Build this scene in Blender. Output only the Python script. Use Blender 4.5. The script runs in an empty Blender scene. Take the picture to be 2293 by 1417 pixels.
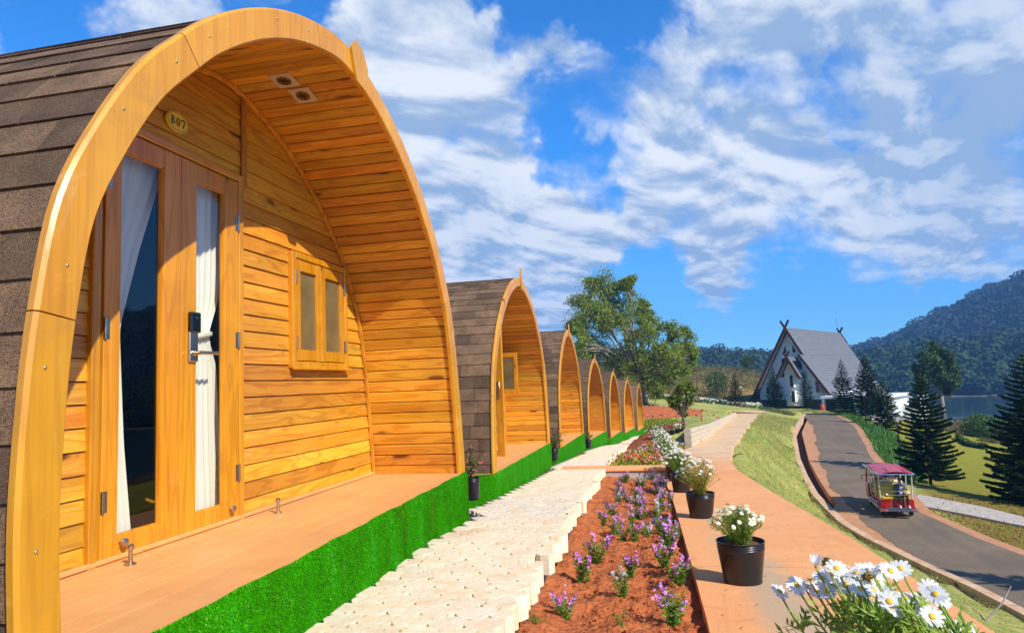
import bpy, math, random
import numpy as np
from mathutils import Vector, Matrix
random.seed(7); rng = np.random.default_rng(7)
sc = bpy.context.scene
COL = sc.collection
PI = math.pi

# ------------------------------------------------------------------ camera
YAW, PITCH, ROLL, FOC = .21436, .09835, -.04118, 1529.0
cam_data = bpy.data.cameras.new('camera'); cam = bpy.data.objects.new('camera', cam_data); COL.objects.link(cam)
cam_data.sensor_width = 36; cam_data.lens = FOC / 2293 * 36; cam_data.clip_start = .05; cam_data.clip_end = 4000
RC = Matrix.Rotation(YAW, 3, 'Z') @ Matrix.Rotation(PI/2 + PITCH, 3, 'X') @ Matrix.Rotation(ROLL, 3, 'Z')
cam.matrix_world = RC.to_4x4()
sc.camera = cam
def ray(px, py):                       # unit-depth direction of a spot in the photograph
    return RC @ Vector(((px - 1146.5) / FOC, -(py - 708.5) / FOC, -1))
def at_depth(px, py, d): return ray(px, py) * d
def on_z(px, py, z): r = ray(px, py); return r * (z / r.z)

# ------------------------------------------------------------------ exposure, sun, sky
sc.view_settings.view_transform = 'Standard'; sc.view_settings.look = 'None'
sc.view_settings.exposure = 0.46; sc.view_settings.gamma = 1; sc.view_settings.use_curve_mapping = False
SUN = Vector((.475, -.35, .47)).normalized()
sl = bpy.data.lights.new('sun', 'SUN'); sl.energy = 5.0; sl.angle = math.radians(.5); sl.color = (1, .94, .83)
so = bpy.data.objects.new('sun', sl); COL.objects.link(so); so.rotation_euler = (-SUN).to_track_quat('-Z', 'Y').to_euler()
so.location = (20, -15, 40)
sc.cycles.volume_bounces = 0; sc.cycles.max_bounces = 8; sc.cycles.transparent_max_bounces = 12

class NT:
    """small wrapper for building node trees"""
    def __init__(s, tree): s.t = tree; s.n = tree.nodes; s.l = tree.links
    def node(s, typ, **kw):
        x = s.n.new(typ)
        for k, v in kw.items(): setattr(x, k, v)
        return x
    def put(s, sock, v):
        if isinstance(v, bpy.types.NodeSocket): s.l.new(v, sock)
        elif v is not None:
            if sock.type == 'RGBA' and len(v) == 3: v = (*v, 1)
            sock.default_value = v
    def math(s, op, a, b=None, c=None, clamp=False):
        x = s.node('ShaderNodeMath', operation=op, use_clamp=clamp); s.put(x.inputs[0], a)
        if b is not None: s.put(x.inputs[1], b)
        if c is not None: s.put(x.inputs[2], c)
        return x.outputs[0]
    def vmath(s, op, a, b=None, scale=None):
        x = s.node('ShaderNodeVectorMath', operation=op); s.put(x.inputs[0], a)
        if b is not None: s.put(x.inputs[1], b)
        if scale is not None: s.put(x.inputs['Scale'], scale)
        return x.outputs['Value'] if op in ('DOT_PRODUCT', 'LENGTH', 'DISTANCE') else x.outputs[0]
    def noise(s, vec, scale=5, detail=3, rough=.5, dist=0, col=False):
        x = s.node('ShaderNodeTexNoise'); s.put(x.inputs['Vector'], vec); s.put(x.inputs['Scale'], scale)
        s.put(x.inputs['Detail'], detail); s.put(x.inputs['Roughness'], rough); s.put(x.inputs['Distortion'], dist)
        return x.outputs['Color' if col else 'Fac']
    def vor(s, vec, scale=5, out='Distance', rand=1.0, feature='F1'):
        x = s.node('ShaderNodeTexVoronoi', feature=feature); s.put(x.inputs['Vector'], vec); s.put(x.inputs['Scale'], scale)
        s.put(x.inputs['Randomness'], rand)
        return x.outputs[out]
    def ramp(s, f, stops, interp='LINEAR'):
        x = s.node('ShaderNodeValToRGB'); cr = x.color_ramp; cr.interpolation = interp
        while len(cr.elements) < len(stops): cr.elements.new(.5)
        for e, (p, c) in zip(cr.elements, stops):
            e.position = p; e.color = (c, c, c, 1) if isinstance(c, (int, float)) else (*c[:3], 1)
        s.put(x.inputs[0], f); return x.outputs[0]
    def mix(s, f, a, b, blend='MIX'):
        x = s.node('ShaderNodeMix', data_type='RGBA', blend_type=blend); s.put(x.inputs[0], f); s.put(x.inputs[6], a); s.put(x.inputs[7], b)
        return x.outputs[2]
    def mapr(s, v, a, b, c=0., d=1., smooth=False):
        x = s.node('ShaderNodeMapRange', interpolation_type='SMOOTHSTEP' if smooth else 'LINEAR')
        for i, q in enumerate((v, a, b, c, d)): s.put(x.inputs[i], q)
        return x.outputs[0]
    def coord(s, kind='Object'):
        if kind == 'Position': return s.node('ShaderNodeNewGeometry').outputs['Position']
        return s.node('ShaderNodeTexCoord').outputs[kind]
    def rnd(s): return s.node('ShaderNodeObjectInfo').outputs['Random']
    def bump(s, h, strength=.3, dist=.01, normal=None):
        x = s.node('ShaderNodeBump'); s.put(x.inputs['Height'], h); s.put(x.inputs['Strength'], strength); s.put(x.inputs['Distance'], dist)
        if normal is not None: s.put(x.inputs['Normal'], normal)
        return x.outputs[0]
    def hsv(s, col, h=.5, sat=1., val=1.):
        x = s.node('ShaderNodeHueSaturation'); s.put(x.inputs['Color'], col); s.put(x.inputs['Hue'], h); s.put(x.inputs['Saturation'], sat); s.put(x.inputs['Value'], val)
        return x.outputs[0]
    def comb(s, x_, y_, z_):
        x = s.node('ShaderNodeCombineXYZ'); s.put(x.inputs[0], x_); s.put(x.inputs[1], y_); s.put(x.inputs[2], z_); return x.outputs[0]
    def sep(s, v):
        x = s.node('ShaderNodeSeparateXYZ'); s.put(x.inputs[0], v); return x.outputs

# sky with clouds
world = bpy.data.worlds.new('World'); sc.world = world; world.use_nodes = True
wt = NT(world.node_tree); world.node_tree.nodes.clear()
sky = wt.node('ShaderNodeTexSky', sky_type='NISHITA'); sky.sun_disc = False
sky.sun_elevation = math.asin(SUN.z); sky.sun_rotation = math.atan2(SUN.x, SUN.y)
sky.altitude = 1500; sky.air_density = 1.0; sky.dust_density = .0; sky.ozone_density = 2.5
D = wt.vmath('NORMALIZE', wt.coord('Generated'))
dx, dy, dz = wt.sep(D)
inv = wt.math('DIVIDE', 1, wt.math('ADD', wt.math('MAXIMUM', dz, 0), .16))
P = wt.comb(wt.math('MULTIPLY', dx, inv), wt.math('MULTIPLY', dy, inv), wt.math('MULTIPLY', dz, .6))
# rotate the cloud sheet so its streets run away to the right like the photo's
rotn = wt.node('ShaderNodeVectorRotate', rotation_type='Z_AXIS'); wt.put(rotn.inputs['Vector'], P); wt.put(rotn.inputs['Angle'], 0.55)
Pr = wt.vmath('MULTIPLY', rotn.outputs[0], (1.0, .62, 1))
big = wt.noise(Pr, 1.7, 3, .5, .3)
fine = wt.noise(Pr, 3.4, 9, .56, .3)
wis = wt.noise(Pr, 11, 8, .68, .5)
LOBES = [(1000,330,330,.34),(880,110,190,.34),(1150,560,230,.34),(1010,600,160,.2),(860,60,130,.25),(1100,130,110,.12),
 (1430,240,150,.16),(1600,140,210,.25),(1800,70,220,.28),(1500,430,190,.30),(1720,470,230,.30),(1620,570,150,.24),(1330,500,80,.1),
 (2120,190,280,.34),(2230,420,240,.26),(1960,560,200,.2),(2000,400,180,.2),(1600,640,120,.26),(1290,650,120,.12),(350,10,120,.22),(20,110,70,.15),(150,20,150,-.16),(400,110,90,.1),
 (2100,560,160,.14),(1240,110,60,.16),
 (1130,20,120,-.30),(700,60,110,-.3),(1280,370,85,-.30),(1220,250,70,-.16),(760,150,90,-.2),(1380,330,60,-.14),(1440,60,130,-.22),(1650,240,90,-.14),(1330,230,60,-.1),(1790,690,230,-.36),(1420,720,170,-.25),(2070,690,150,-.25),(120,150,80,-.12),
 (1230,420,60,-.2),(1900,290,80,-.12),(1560,20,80,-.1),(1920,180,60,-.18)]
Dw = wt.vmath('NORMALIZE', wt.vmath('ADD', D, wt.vmath('SCALE', wt.vmath('SUBTRACT', wt.noise(D, 5.5, 5, .62, .2, True), (.5,.5,.5)), scale=.30)))
cov = None
for (x, y, r, w) in LOBES:
    c = ray(x, y).normalized(); e = ray(x + r, y).normalized(); co = c.dot(e)
    v = wt.mapr(wt.vmath('DOT_PRODUCT', Dw, tuple(c)), 1 - (1 - co) * 1.7, 1.0, 0., w, smooth=True)
    cov = v if cov is None else wt.math('ADD', cov, v)
elev = wt.mapr(dz, .0, .22, -.12, 0.)
den = wt.math('ADD', wt.math('ADD', wt.math('MULTIPLY', big, .55), wt.math('MULTIPLY', fine, .62)), wt.math('MULTIPLY', wis, .12))
den = wt.math('ADD', wt.math('ADD', den, cov), elev)
mask = wt.mapr(den, .64, 1.0, 0, 1, smooth=True)
mask = wt.math('MULTIPLY', mask, .97)
# shade inside the clouds: bright where dense towards the sun, blue grey on the thick flat parts
Ps = wt.vmath('ADD', Pr, (.05, -.06, .0))
f2 = wt.noise(Ps, 3.4, 9, .56, .3)
rel = wt.math('SUBTRACT', fine, f2)
shade = wt.mapr(wt.math('ADD', wt.math('MULTIPLY', rel, 2.6), wt.noise(Pr, 1.5, 8, .55)), .18, .80, 0, 1, smooth=True)
lob_sh = None
for (x, y, r, w) in [(2150,230,360,.42),(1800,250,200,.12),(1150,600,200,.12),(2050,500,250,.2),(1650,650,150,.2),(1060,470,120,.12),(1450,600,120,.15)]:
    c = ray(x, y).normalized(); e = ray(x + r, y).normalized(); co = c.dot(e)
    v = wt.mapr(wt.vmath('DOT_PRODUCT', Dw, tuple(c)), 1 - (1 - co) * 1.7, 1.0, 0., w, smooth=True)
    lob_sh = v if lob_sh is None else wt.math('ADD', lob_sh, v)
shade = wt.math('SUBTRACT', shade, lob_sh, clamp=True)
ccol = wt.mix(shade, (2.5, 3.6, 5.4), (6.7, 7.05, 7.5))
tint = wt.ramp(dz, [(0, (.36,.74,1.12)), (.12, (.38,.90,1.38)), (.35, (.30,1.12,1.85)), (1, (.24,1.15,2.0))])
skyc = wt.mix(1.0, wt.mix(1.0, sky.outputs[0], tint, 'MULTIPLY'), (.98, .98, .98), 'MULTIPLY')
out = wt.mix(mask, skyc, ccol)
bg = wt.node('ShaderNodeBackground'); wt.put(bg.inputs[0], out); bg.inputs[1].default_value = .1
wo = wt.node('ShaderNodeOutputWorld'); wt.l.new(bg.outputs[0], wo.inputs[0])
world.cycles.sampling_method = 'MANUAL'; world.cycles.sample_map_resolution = 512

# ------------------------------------------------------------------ helpers
def new_ob(name, me, parent=None, loc=None, rot=None, **props):
    o = bpy.data.objects.new(name, me); COL.objects.link(o)
    if parent is not None: o.parent = parent
    if loc is not None: o.location = loc
    if rot is not None: o.rotation_euler = rot
    for k, v in props.items(): o[k] = v
    return o
def thing(name, label, cat, loc=(0,0,0), rz=0, group=None):
    o = new_ob(name, None, None, loc, (0,0,rz), label=label, category=cat)
    o.empty_display_size = .2
    if group: o['group'] = group
    return o
def copy_tree(o, parent=None):
    c = o.copy(); COL.objects.link(c); c.parent = parent
    for ch in list(o.children): copy_tree(ch, c)
    return c
class MB:
    def __init__(s): s.v = []; s.f = []; s.m = []; s.cur = 0
    def add(s, vs, fs):
        b = len(s.v); s.v.extend(tuple(v) for v in vs); s.f.extend(tuple(b + i for i in f) for f in fs); s.m.extend([s.cur] * len(fs)); return s
    def box(s, c, d, M=None):
        hx, hy, hz = d[0]/2, d[1]/2, d[2]/2
        vs = [Vector((x*hx, y*hy, z*hz)) for z in (-1,1) for y in (-1,1) for x in (-1,1)]
        if M is not None: vs = [M @ v for v in vs]
        c = Vector(c); vs = [v + c for v in vs]
        return s.add(vs, [(0,2,3,1),(4,5,7,6),(0,1,5,4),(2,6,7,3),(0,4,6,2),(1,3,7,5)])
    def bbox(s, c, d, b=.004, M=None):   # box with chamfered edges
        hx, hy, hz = d[0]/2, d[1]/2, d[2]/2; b = min(b, hx*.9, hy*.9, hz*.9)
        pts = []; idx = {}
        for sx in (-1,1):
            for sy in (-1,1):
                for sz in (-1,1):
                    for k, (ax, ay, az) in enumerate(((0,b,b),(b,0,b),(b,b,0))):
                        idx[sx,sy,sz,k] = len(pts); pts.append(Vector((sx*(hx-ax), sy*(hy-ay), sz*(hz-az))))
        F = []
        for sx in (-1,1): F.append([idx[sx,a,c_,0] for a, c_ in ((-1,-1),(1,-1),(1,1),(-1,1))][::sx])
        for sy in (-1,1): F.append([idx[a,sy,c_,1] for a, c_ in ((-1,-1),(1,-1),(1,1),(-1,1))][::-sy])
        for sz in (-1,1): F.append([idx[a,c_,sz,2] for a, c_ in ((-1,-1),(1,-1),(1,1),(-1,1))][::sz])
        for sx in (-1,1):
            for sy in (-1,1): F.append([idx[sx,sy,-1,0],idx[sx,sy,1,0],idx[sx,sy,1,1],idx[sx,sy,-1,1]][::-sx*sy])
            for sz in (-1,1): F.append([idx[sx,-1,sz,0],idx[sx,1,sz,0],idx[sx,1,sz,2],idx[sx,-1,sz,2]][::sx*sz])
        for sy in (-1,1):
            for sz in (-1,1): F.append([idx[-1,sy,sz,1],idx[1,sy,sz,1],idx[1,sy,sz,2],idx[-1,sy,sz,2]][::-sy*sz])
        for sx in (-1,1):
            for sy in (-1,1):
                for sz in (-1,1): F.append([idx[sx,sy,sz,0],idx[sx,sy,sz,1],idx[sx,sy,sz,2]][::sx*sy*sz])
        if M is not None: pts = [M @ p for p in pts]
        c = Vector(c); return s.add([p + c for p in pts], F)
    def tube(s, pts, rad, n=8, cap=True):
        pts = [Vector(p) for p in pts]; m = len(pts)
        if not hasattr(rad, '__len__'): rad = [rad]*m
        up = Vector((0,0,1)); vs = []; prev = None
        for i, p in enumerate(pts):
            t = (pts[min(i+1,m-1)] - pts[max(i-1,0)]).normalized()
            if prev is None:
                a = t.cross(up if abs(t.z) < .95 else Vector((1,0,0))).normalized()
            else:
                a = (prev - t*prev.dot(t)).normalized()
            prev = a; b = t.cross(a)
            for k in range(n):
                an = 2*PI*k/n; vs.append(p + (a*math.cos(an) + b*math.sin(an))*rad[i])
        fs = [(i*n+k, i*n+(k+1)%n, (i+1)*n+(k+1)%n, (i+1)*n+k) for i in range(m-1) for k in range(n)]
        if cap: fs += [tuple(range(n))[::-1], tuple(range((m-1)*n, m*n))]
        return s.add(vs, fs)
    def lathe(s, prof, c=(0,0,0), n=24, M=None, cap=True):
        vs = []
        for (r, z) in prof:
            for k in range(n):
                a = 2*PI*k/n; v = Vector((r*math.cos(a), r*math.sin(a), z))
                if M is not None: v = M @ v
                vs.append(v + Vector(c))
        m = len(prof)
        fs = [(i*n+k, i*n+(k+1)%n, (i+1)*n+(k+1)%n, (i+1)*n+k) for i in range(m-1) for k in range(n)]
        if cap: fs += [tuple(range(n))[::-1], tuple(range((m-1)*n, m*n))]
        return s.add(vs, fs)
    def prism(s, poly, h0, h1, axis='x'):  # polygon in the two other axes
        def mk(p, h): return {'x': (h, p[0], p[1]), 'y': (p[0], h, p[1]), 'z': (p[0], p[1], h)}[axis]
        n = len(poly); vs = [mk(p, h0) for p in poly] + [mk(p, h1) for p in poly]
        fs = [tuple(range(n)), tuple(range(n, 2*n))[::-1]] + [(i, n+i, n+(i+1)%n, (i+1)%n) for i in range(n)]
        return s.add(vs, fs)
    def ball(s, c, r, n=8, m=6, M=None):
        prof = [(max(1e-4, math.sin(PI*i/m)), -math.cos(PI*i/m)) for i in range(m+1)]
        if not hasattr(r, '__len__'): r = (r, r, r)
        S_ = Matrix.Diagonal(r).to_3x3()
        return s.lathe(prof, c, n, (M @ S_) if M is not None else S_)
    def mesh(s, name, mats, smooth=False, recalc=True):
        me = bpy.data.meshes.new(name); me.from_pydata(s.v, [], s.f)
        if not isinstance(mats, (list, tuple)): mats = [mats]
        for m in mats: me.materials.append(m)
        if len(mats) > 1: me.polygons.foreach_set('material_index', s.m)
        if recalc:
            import bmesh
            bm = bmesh.new(); bm.from_mesh(me); bmesh.ops.recalc_face_normals(bm, faces=bm.faces); bm.to_mesh(me); bm.free()
        if smooth:
            me.shade_smooth(); 
            if smooth != 'all': me.set_sharp_from_angle(angle=math.radians(38))
        me.update(); return me
    def ob(s, name, mats, parent=None, smooth=False, recalc=True, **props):
        return new_ob(name, s.mesh(name, mats, smooth, recalc), parent, **props)
def np_mesh(name, V, F, mat, smooth=False, mi=None):
    """V (n,3), F (m,k) arrays"""
    V = np.ascontiguousarray(V, dtype=np.float32); F = np.ascontiguousarray(F, dtype=np.int32)
    me = bpy.data.meshes.new(name); me.vertices.add(len(V)); me.vertices.foreach_set('co', V.ravel())
    k = F.shape[1]; me.loops.add(F.size); me.loops.foreach_set('vertex_index', F.ravel())
    me.polygons.add(len(F)); me.polygons.foreach_set('loop_start', np.arange(0, F.size, k, dtype=np.int32))
    me.polygons.foreach_set('loop_total', np.full(len(F), k, dtype=np.int32))
    mats = mat if isinstance(mat, (list, tuple)) else [mat]
    for m in mats: me.materials.append(m)
    if mi is not None: me.polygons.foreach_set('material_index', np.ascontiguousarray(mi, dtype=np.int32))
    me.update(calc_edges=True); me.validate()
    if smooth: me.shade_smooth()
    else: me.shade_flat()
    return me
def merge_np(parts):
    Vs, Fs, b = [], [], 0
    for V, F in parts: Vs.append(V); Fs.append(F + b); b += len(V)
    return np.concatenate(Vs), np.concatenate(Fs)
def grid_mesh(name, P, mat, smooth=True):   # P (a,b,3)
    a, b, _ = P.shape; i = np.arange(a*b).reshape(a, b)
    F = np.stack([i[:-1,:-1], i[1:,:-1], i[1:,1:], i[:-1,1:]], -1).reshape(-1, 4)
    return np_mesh(name, P.reshape(-1, 3), F, mat, smooth)
def leaves(P, N, L, W, out=None):
    """leaf quads (diamonds) at P along directions N; L, W lengths/widths (arrays ok)"""
    n = len(P); N = N / (np.linalg.norm(N, axis=1, keepdims=True) + 1e-9)
    R = rng.normal(size=(n, 3)) if out is None else out + rng.normal(size=(n, 3))*.38; S = np.cross(N, R); S /= (np.linalg.norm(S, axis=1, keepdims=True) + 1e-9)
    L = np.broadcast_to(np.asarray(L, float).reshape(-1, 1), (n, 1)); W = np.broadcast_to(np.asarray(W, float).reshape(-1, 1), (n, 1))
    mid = P + N*L*.45
    U = np.cross(S, N) * W * .15
    V = np.stack([P, mid + S*W/2 + U, P + N*L, mid - S*W/2 + U], 1).reshape(-1, 3)
    return V, np.arange(4*n).reshape(n, 4)
ORD = 'first second third fourth fifth sixth seventh eighth ninth tenth eleventh twelfth thirteenth fourteenth fifteenth sixteenth seventeenth eighteenth nineteenth twentieth'.split()
def ordn(i): return ORD[i] if i < 20 else ('twenty-' + ORD[i-20] if i < 29 else ('thirtieth' if i == 29 else ('thirty-' + ORD[i-30] if i < 39 else ('fortieth' if i == 39 else 'forty-' + ORD[i-40] if i < 49 else 'fiftieth' if i == 49 else 'fifty-' + ORD[i-50]))))
def rdir(n, up=0.):
    v = rng.normal(size=(n, 3)); v[:, 2] += up; return v / np.linalg.norm(v, axis=1, keepdims=True)
def catmull(pts, m):
    pts = [np.array(p, float) for p in pts]; pts = [2*pts[0]-pts[1]] + pts + [2*pts[-1]-pts[-2]]; out = []
    for i in range(1, len(pts)-2):
        for k in range(m):
            t = k/m; p0, p1, p2, p3 = pts[i-1:i+3]
            out.append(.5*((2*p1) + (-p0+p2)*t + (2*p0-5*p1+4*p2-p3)*t*t + (-p0+3*p1-3*p2+p3)*t**3))
    out.append(pts[-2]); return np.array(out)

# ------------------------------------------------------------------ materials
MATS = {}
def material(name, fn, **kw):
    m = bpy.data.materials.new(name); m.use_nodes = True; t = NT(m.node_tree); m.node_tree.nodes.clear()
    o = t.node('ShaderNodeOutputMaterial'); fn(t, o, **kw); MATS[name] = m; return m
def princ(t, o, col, rough=.6, normal=None, metal=0., coat=0., spec=.5, sss=0., sheen=0., trans=0.):
    b = t.node('ShaderNodeBsdfPrincipled'); t.put(b.inputs['Base Color'], col); t.put(b.inputs['Roughness'], rough); t.put(b.inputs['Metallic'], metal)
    t.put(b.inputs['Coat Weight'], coat); b.inputs['Coat Roughness'].default_value = .22; t.put(b.inputs['Specular IOR Level'], spec)
    if sheen: b.inputs['Sheen Weight'].default_value = sheen
    if normal is not None: t.put(b.inputs['Normal'], normal)
    if trans:
        tr = t.node('ShaderNodeBsdfTranslucent'); t.put(tr.inputs[0], col)
        mx = t.node('ShaderNodeMixShader'); mx.inputs[0].default_value = trans; t.l.new(b.outputs[0], mx.inputs[1]); t.l.new(tr.outputs[0], mx.inputs[2])
        t.l.new(mx.outputs[0], o.inputs[0])
    else: t.l.new(b.outputs[0], o.inputs[0])
    return b
def wood(t, o, axis=0, light=(.74,.395,.055), mid=(.63,.285,.030), dark=(.33,.10,.008), knots=1.0, rough=.42, coat=.12, vary=1.0, scale=1.0, ringamt=1.0, stain=.12):
    r = t.rnd(); co = t.coord('Object')
    offs = t.comb(t.math('MULTIPLY', r, 37), t.math('MULTIPLY', r, 91), t.math('MULTIPLY', r, 53))
    v = t.vmath('ADD', co, offs)
    st = [9., 9., 9.]; st[axis] = .9
    st = tuple(q*scale for q in st)
    vs = t.vmath('MULTIPLY', v, st)
    ks = [6.5, 6.5, 6.5]; ks[axis] = 2.1
    kv = t.vmath('MULTIPLY', v, tuple(ks))
    wob = t.noise(kv, 1.2, 2, .5, 0, True)
    kv2 = t.vmath('ADD', kv, t.vmath('SCALE', wob, scale=.35))
    kd = t.vor(kv2, 1.0)
    kid = t.sep(t.vor(kv2, 1.0, 'Color'))[0]
    on = t.math('GREATER_THAN', kid, 1 - .42*knots)
    kn = t.math('MULTIPLY', t.mapr(kd, .11, .20, 1, 0, True), on)
    halo = t.math('MULTIPLY', t.mapr(kd, .05, .42, 1, 0, True), on)
    big_ = t.noise(vs, .8, 2, .5, .4)
    rings = t.math('ADD', t.math('MULTIPLY', big_, 9), t.math('MULTIPLY', halo, 1.6))
    wv = t.math('SINE', t.math('MULTIPLY', rings, 6.28))
    ring = t.mapr(wv, .1, 1., 0, 1, True)
    fs = [70., 70., 70.]; fs[axis] = 2.5
    fib = t.noise(t.vmath('MULTIPLY', v, tuple(fs)), 1, 3, .6)
    c = t.mix(t.mapr(big_, .3, .7), light, mid)
    c = t.mix(t.math('MULTIPLY', ring, .38*ringamt), c, dark)
    c = t.mix(t.math('MULTIPLY', t.mapr(fib, .45, .8), .35), c, dark)
    c = t.mix(t.math('MULTIPLY', halo, .22), c, dark)
    c = t.mix(t.math('MULTIPLY', kn, .85), c, (.075, .018, .004))
    rr = t.math('FRACT', t.math('MULTIPLY', r, 7.31))
    c = t.hsv(c, t.mapr(r, 0, 1, ( .5 - .016*vary), (.5 + .006*vary)), 1.03, t.mapr(rr, 0, 1, 1 - .30*vary, 1 + .15*vary))
    dirt = t.noise(t.coord('Position'), 2.2, 4, .6)
    c = t.mix(t.mapr(dirt, .48, .75, 0, .32), c, dark); c = t.mix(t.mapr(t.noise(t.coord('Position'), 7, 5, .7, 1.), .62, .75, 0, .25), c, (.80,.50,.16))
    st_ = t.noise(t.coord('Position'), 1.7, 6, .68, 1.2); c = t.mix(t.mapr(st_, .56, .74, 0, stain), c, (.36,.17,.035)); c = t.mix(t.mapr(st_, .30, .40, stain*.7, 0), c, (.80,.52,.20))
    bh = t.math('ADD', t.math('MULTIPLY', fib, .5), t.math('MULTIPLY', ring, .25))
    princ(t, o, c, t.mapr(fib, .3, .7, rough-.06, rough+.1), t.bump(bh, .25, .004), coat=coat)
for i, a in enumerate('xyz'): material('pine_' + a, wood, axis=i)
material('frame_wood', wood, axis=2, light=(.70,.345,.042), mid=(.60,.255,.022), dark=(.34,.115,.010), knots=.25, rough=.36, coat=.2, vary=.35, scale=.6, ringamt=.45, stain=.55)
material('door_wood', wood, axis=2, light=(.69,.325,.034), mid=(.58,.245,.020), dark=(.28,.085,.007), ringamt=.7, knots=.35, rough=.36, coat=.25, vary=.6)
material('door_wood_y', wood, axis=1, light=(.69,.325,.034), mid=(.58,.245,.020), dark=(.28,.085,.007), ringamt=.7, knots=.3, rough=.36, coat=.25, vary=.6)
def plain(t, o, col=(.5,.5,.5), rough=.6, metal=0., coat=0., nscale=8, amt=.15, bump=0., bscale=60, spec=.5, bdist=.003, kind='Object'):
    co = t.coord(kind); n = t.noise(co, nscale, 4, .6)
    c = t.hsv(col, .5, 1., t.mapr(n, .25, .75, 1-amt, 1+amt))
    nm = t.bump(t.noise(co, bscale, 3, .6), bump, bdist) if bump else None
    princ(t, o, c, t.mapr(n, .3, .7, max(0,rough-.06), min(1,rough+.06)), nm, metal, coat, spec)
def pm(name, col, rough=.6, **kw): return material(name, plain, col=col, rough=rough, **kw)
def shingle(t, o):
    co = t.coord('Object'); r = t.rnd(); po = t.coord('Position')
    g = t.noise(po, 260, 2, .7); g2 = t.vor(po, 330, 'Color'); g3 = t.sep(g2)[0]
    base = t.mix(t.ramp(r, [(0,0),(.35,.25),(.5,.8),(1,1)]), (.088,.050,.026), (.215,.124,.064))
    c = t.mix(t.mapr(g3, .1, .7), (.045,.030,.021), base); c = t.mix(t.mapr(g, .55, .75, 0, .7), c, (.36,.24,.14))
    st = t.noise(po, 5, 4, .6); c = t.hsv(c, .5, 1, t.mapr(st, .3, .7, .75, 1.45))
    princ(t, o, c, .85, t.bump(t.math('ADD', g, g3), .6, .004), spec=.25)
material('shingle', shingle)
material('shingle_many', shingle)
def deckm(t, o):
    po = t.coord('Position'); n = t.noise(po, 3.5, 5, .65, .6); r = t.rnd()
    v2 = t.vmath('MULTIPLY', po, (26, 1.1, 26)); f = t.noise(v2, 1, 3, .6)
    c = t.mix(t.mapr(n, .3, .75), (.74,.365,.125), (.64,.295,.095)); c = t.mix(t.mapr(f, .5, .8, 0, .35), c, (.78,.44,.21))
    c = t.mix(t.mapr(t.noise(po, 1.3, 6, .7, .8), .52, .72, 0, .38), c, (.46,.24,.12)); sp = t.mapr(t.noise(po, 14, 6, .72, 1.4), .62, .74, 0, .6); c = t.mix(sp, c, (.25,.09,.045))
    c = t.hsv(c, .5, 1, t.mapr(r, 0, 1, .95, 1.06))
    princ(t, o, c, .48, t.bump(t.math('ADD', f, n), .12, .004))
material('deck_paint', deckm)
def turf(t, o):
    po = t.coord('Position'); n = t.noise(po, 90, 3, .7); v = t.vor(po, 220, 'Color'); a, b, c_ = t.sep(v)
    c = t.mix(t.mapr(a, .1, .9), (.010,.16,.004), (.05,.50,.010)); c = t.mix(t.mapr(n, .6, .8, 0, .5), c, (.07,.50,.03))
    c = t.mix(t.math('GREATER_THAN', b, .993), c, (.5,.6,.3))
    w = t.noise(t.vmath('MULTIPLY', po, (3,3,1)), 1.4, 5, .65, .5); c = t.hsv(c, t.mapr(w, .3, .7, .486, .497), t.mapr(w, .5, .8, 1.05, .95), t.mapr(w, .3, .7, .68, 1.22))
    princ(t, o, c, .9, t.bump(t.math('ADD', a, n), 1., .012), spec=.06)
material('turf', turf)
def paver(t, o):
    po = t.coord('Position'); r = t.rnd(); n = t.noise(po, 7, 5, .65, .8); n2 = t.noise(po, 26, 5, .7, .6)
    c = t.mix(t.mapr(n, .3, .7), (.80,.71,.53), (.76,.56,.34)); c = t.mix(t.mapr(n2, .52, .72, 0, .8), c, (.82,.77,.66))
    c = t.mix(t.mapr(t.noise(po, 3.1, 4, .6, .5), .55, .70, 0, .5), c, (.68,.40,.20))
    c = t.mix(t.mapr(t.noise(po, 70, 3, .7), .62, .72, 0, .5), c, (.36,.27,.18))
    c = t.hsv(c, .5, 1.05, t.mapr(r, 0, 1, .95, 1.05))
    princ(t, o, c, .85, t.bump(t.math('ADD', n2, t.noise(po, 90, 3, .7)), .7, .008), spec=.2)
material('paver', paver)
def soil(t, o):
    po = t.coord('Position'); n = t.noise(po, 5, 6, .7); n2 = t.noise(po, 45, 4, .7); v = t.vor(po, 30)
    c = t.mix(t.mapr(n, .3, .7), (.52,.155,.050), (.38,.098,.031)); c = t.mix(t.mapr(n2, .5, .75, 0, .6), c, (.60,.215,.085))
    c = t.mix(t.mapr(n2, .25, .42, .75, 0), c, (.10,.026,.010))
    c = t.mix(t.mapr(t.noise(po, 120, 2, .6), .72, .78, 0, .7), c, (.62,.42,.26))
    princ(t, o, c, .95, t.bump(t.math('ADD', n2, t.math('MULTIPLY', v, .8)), .9, .02), spec=.12)
material('soil', soil)
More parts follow.
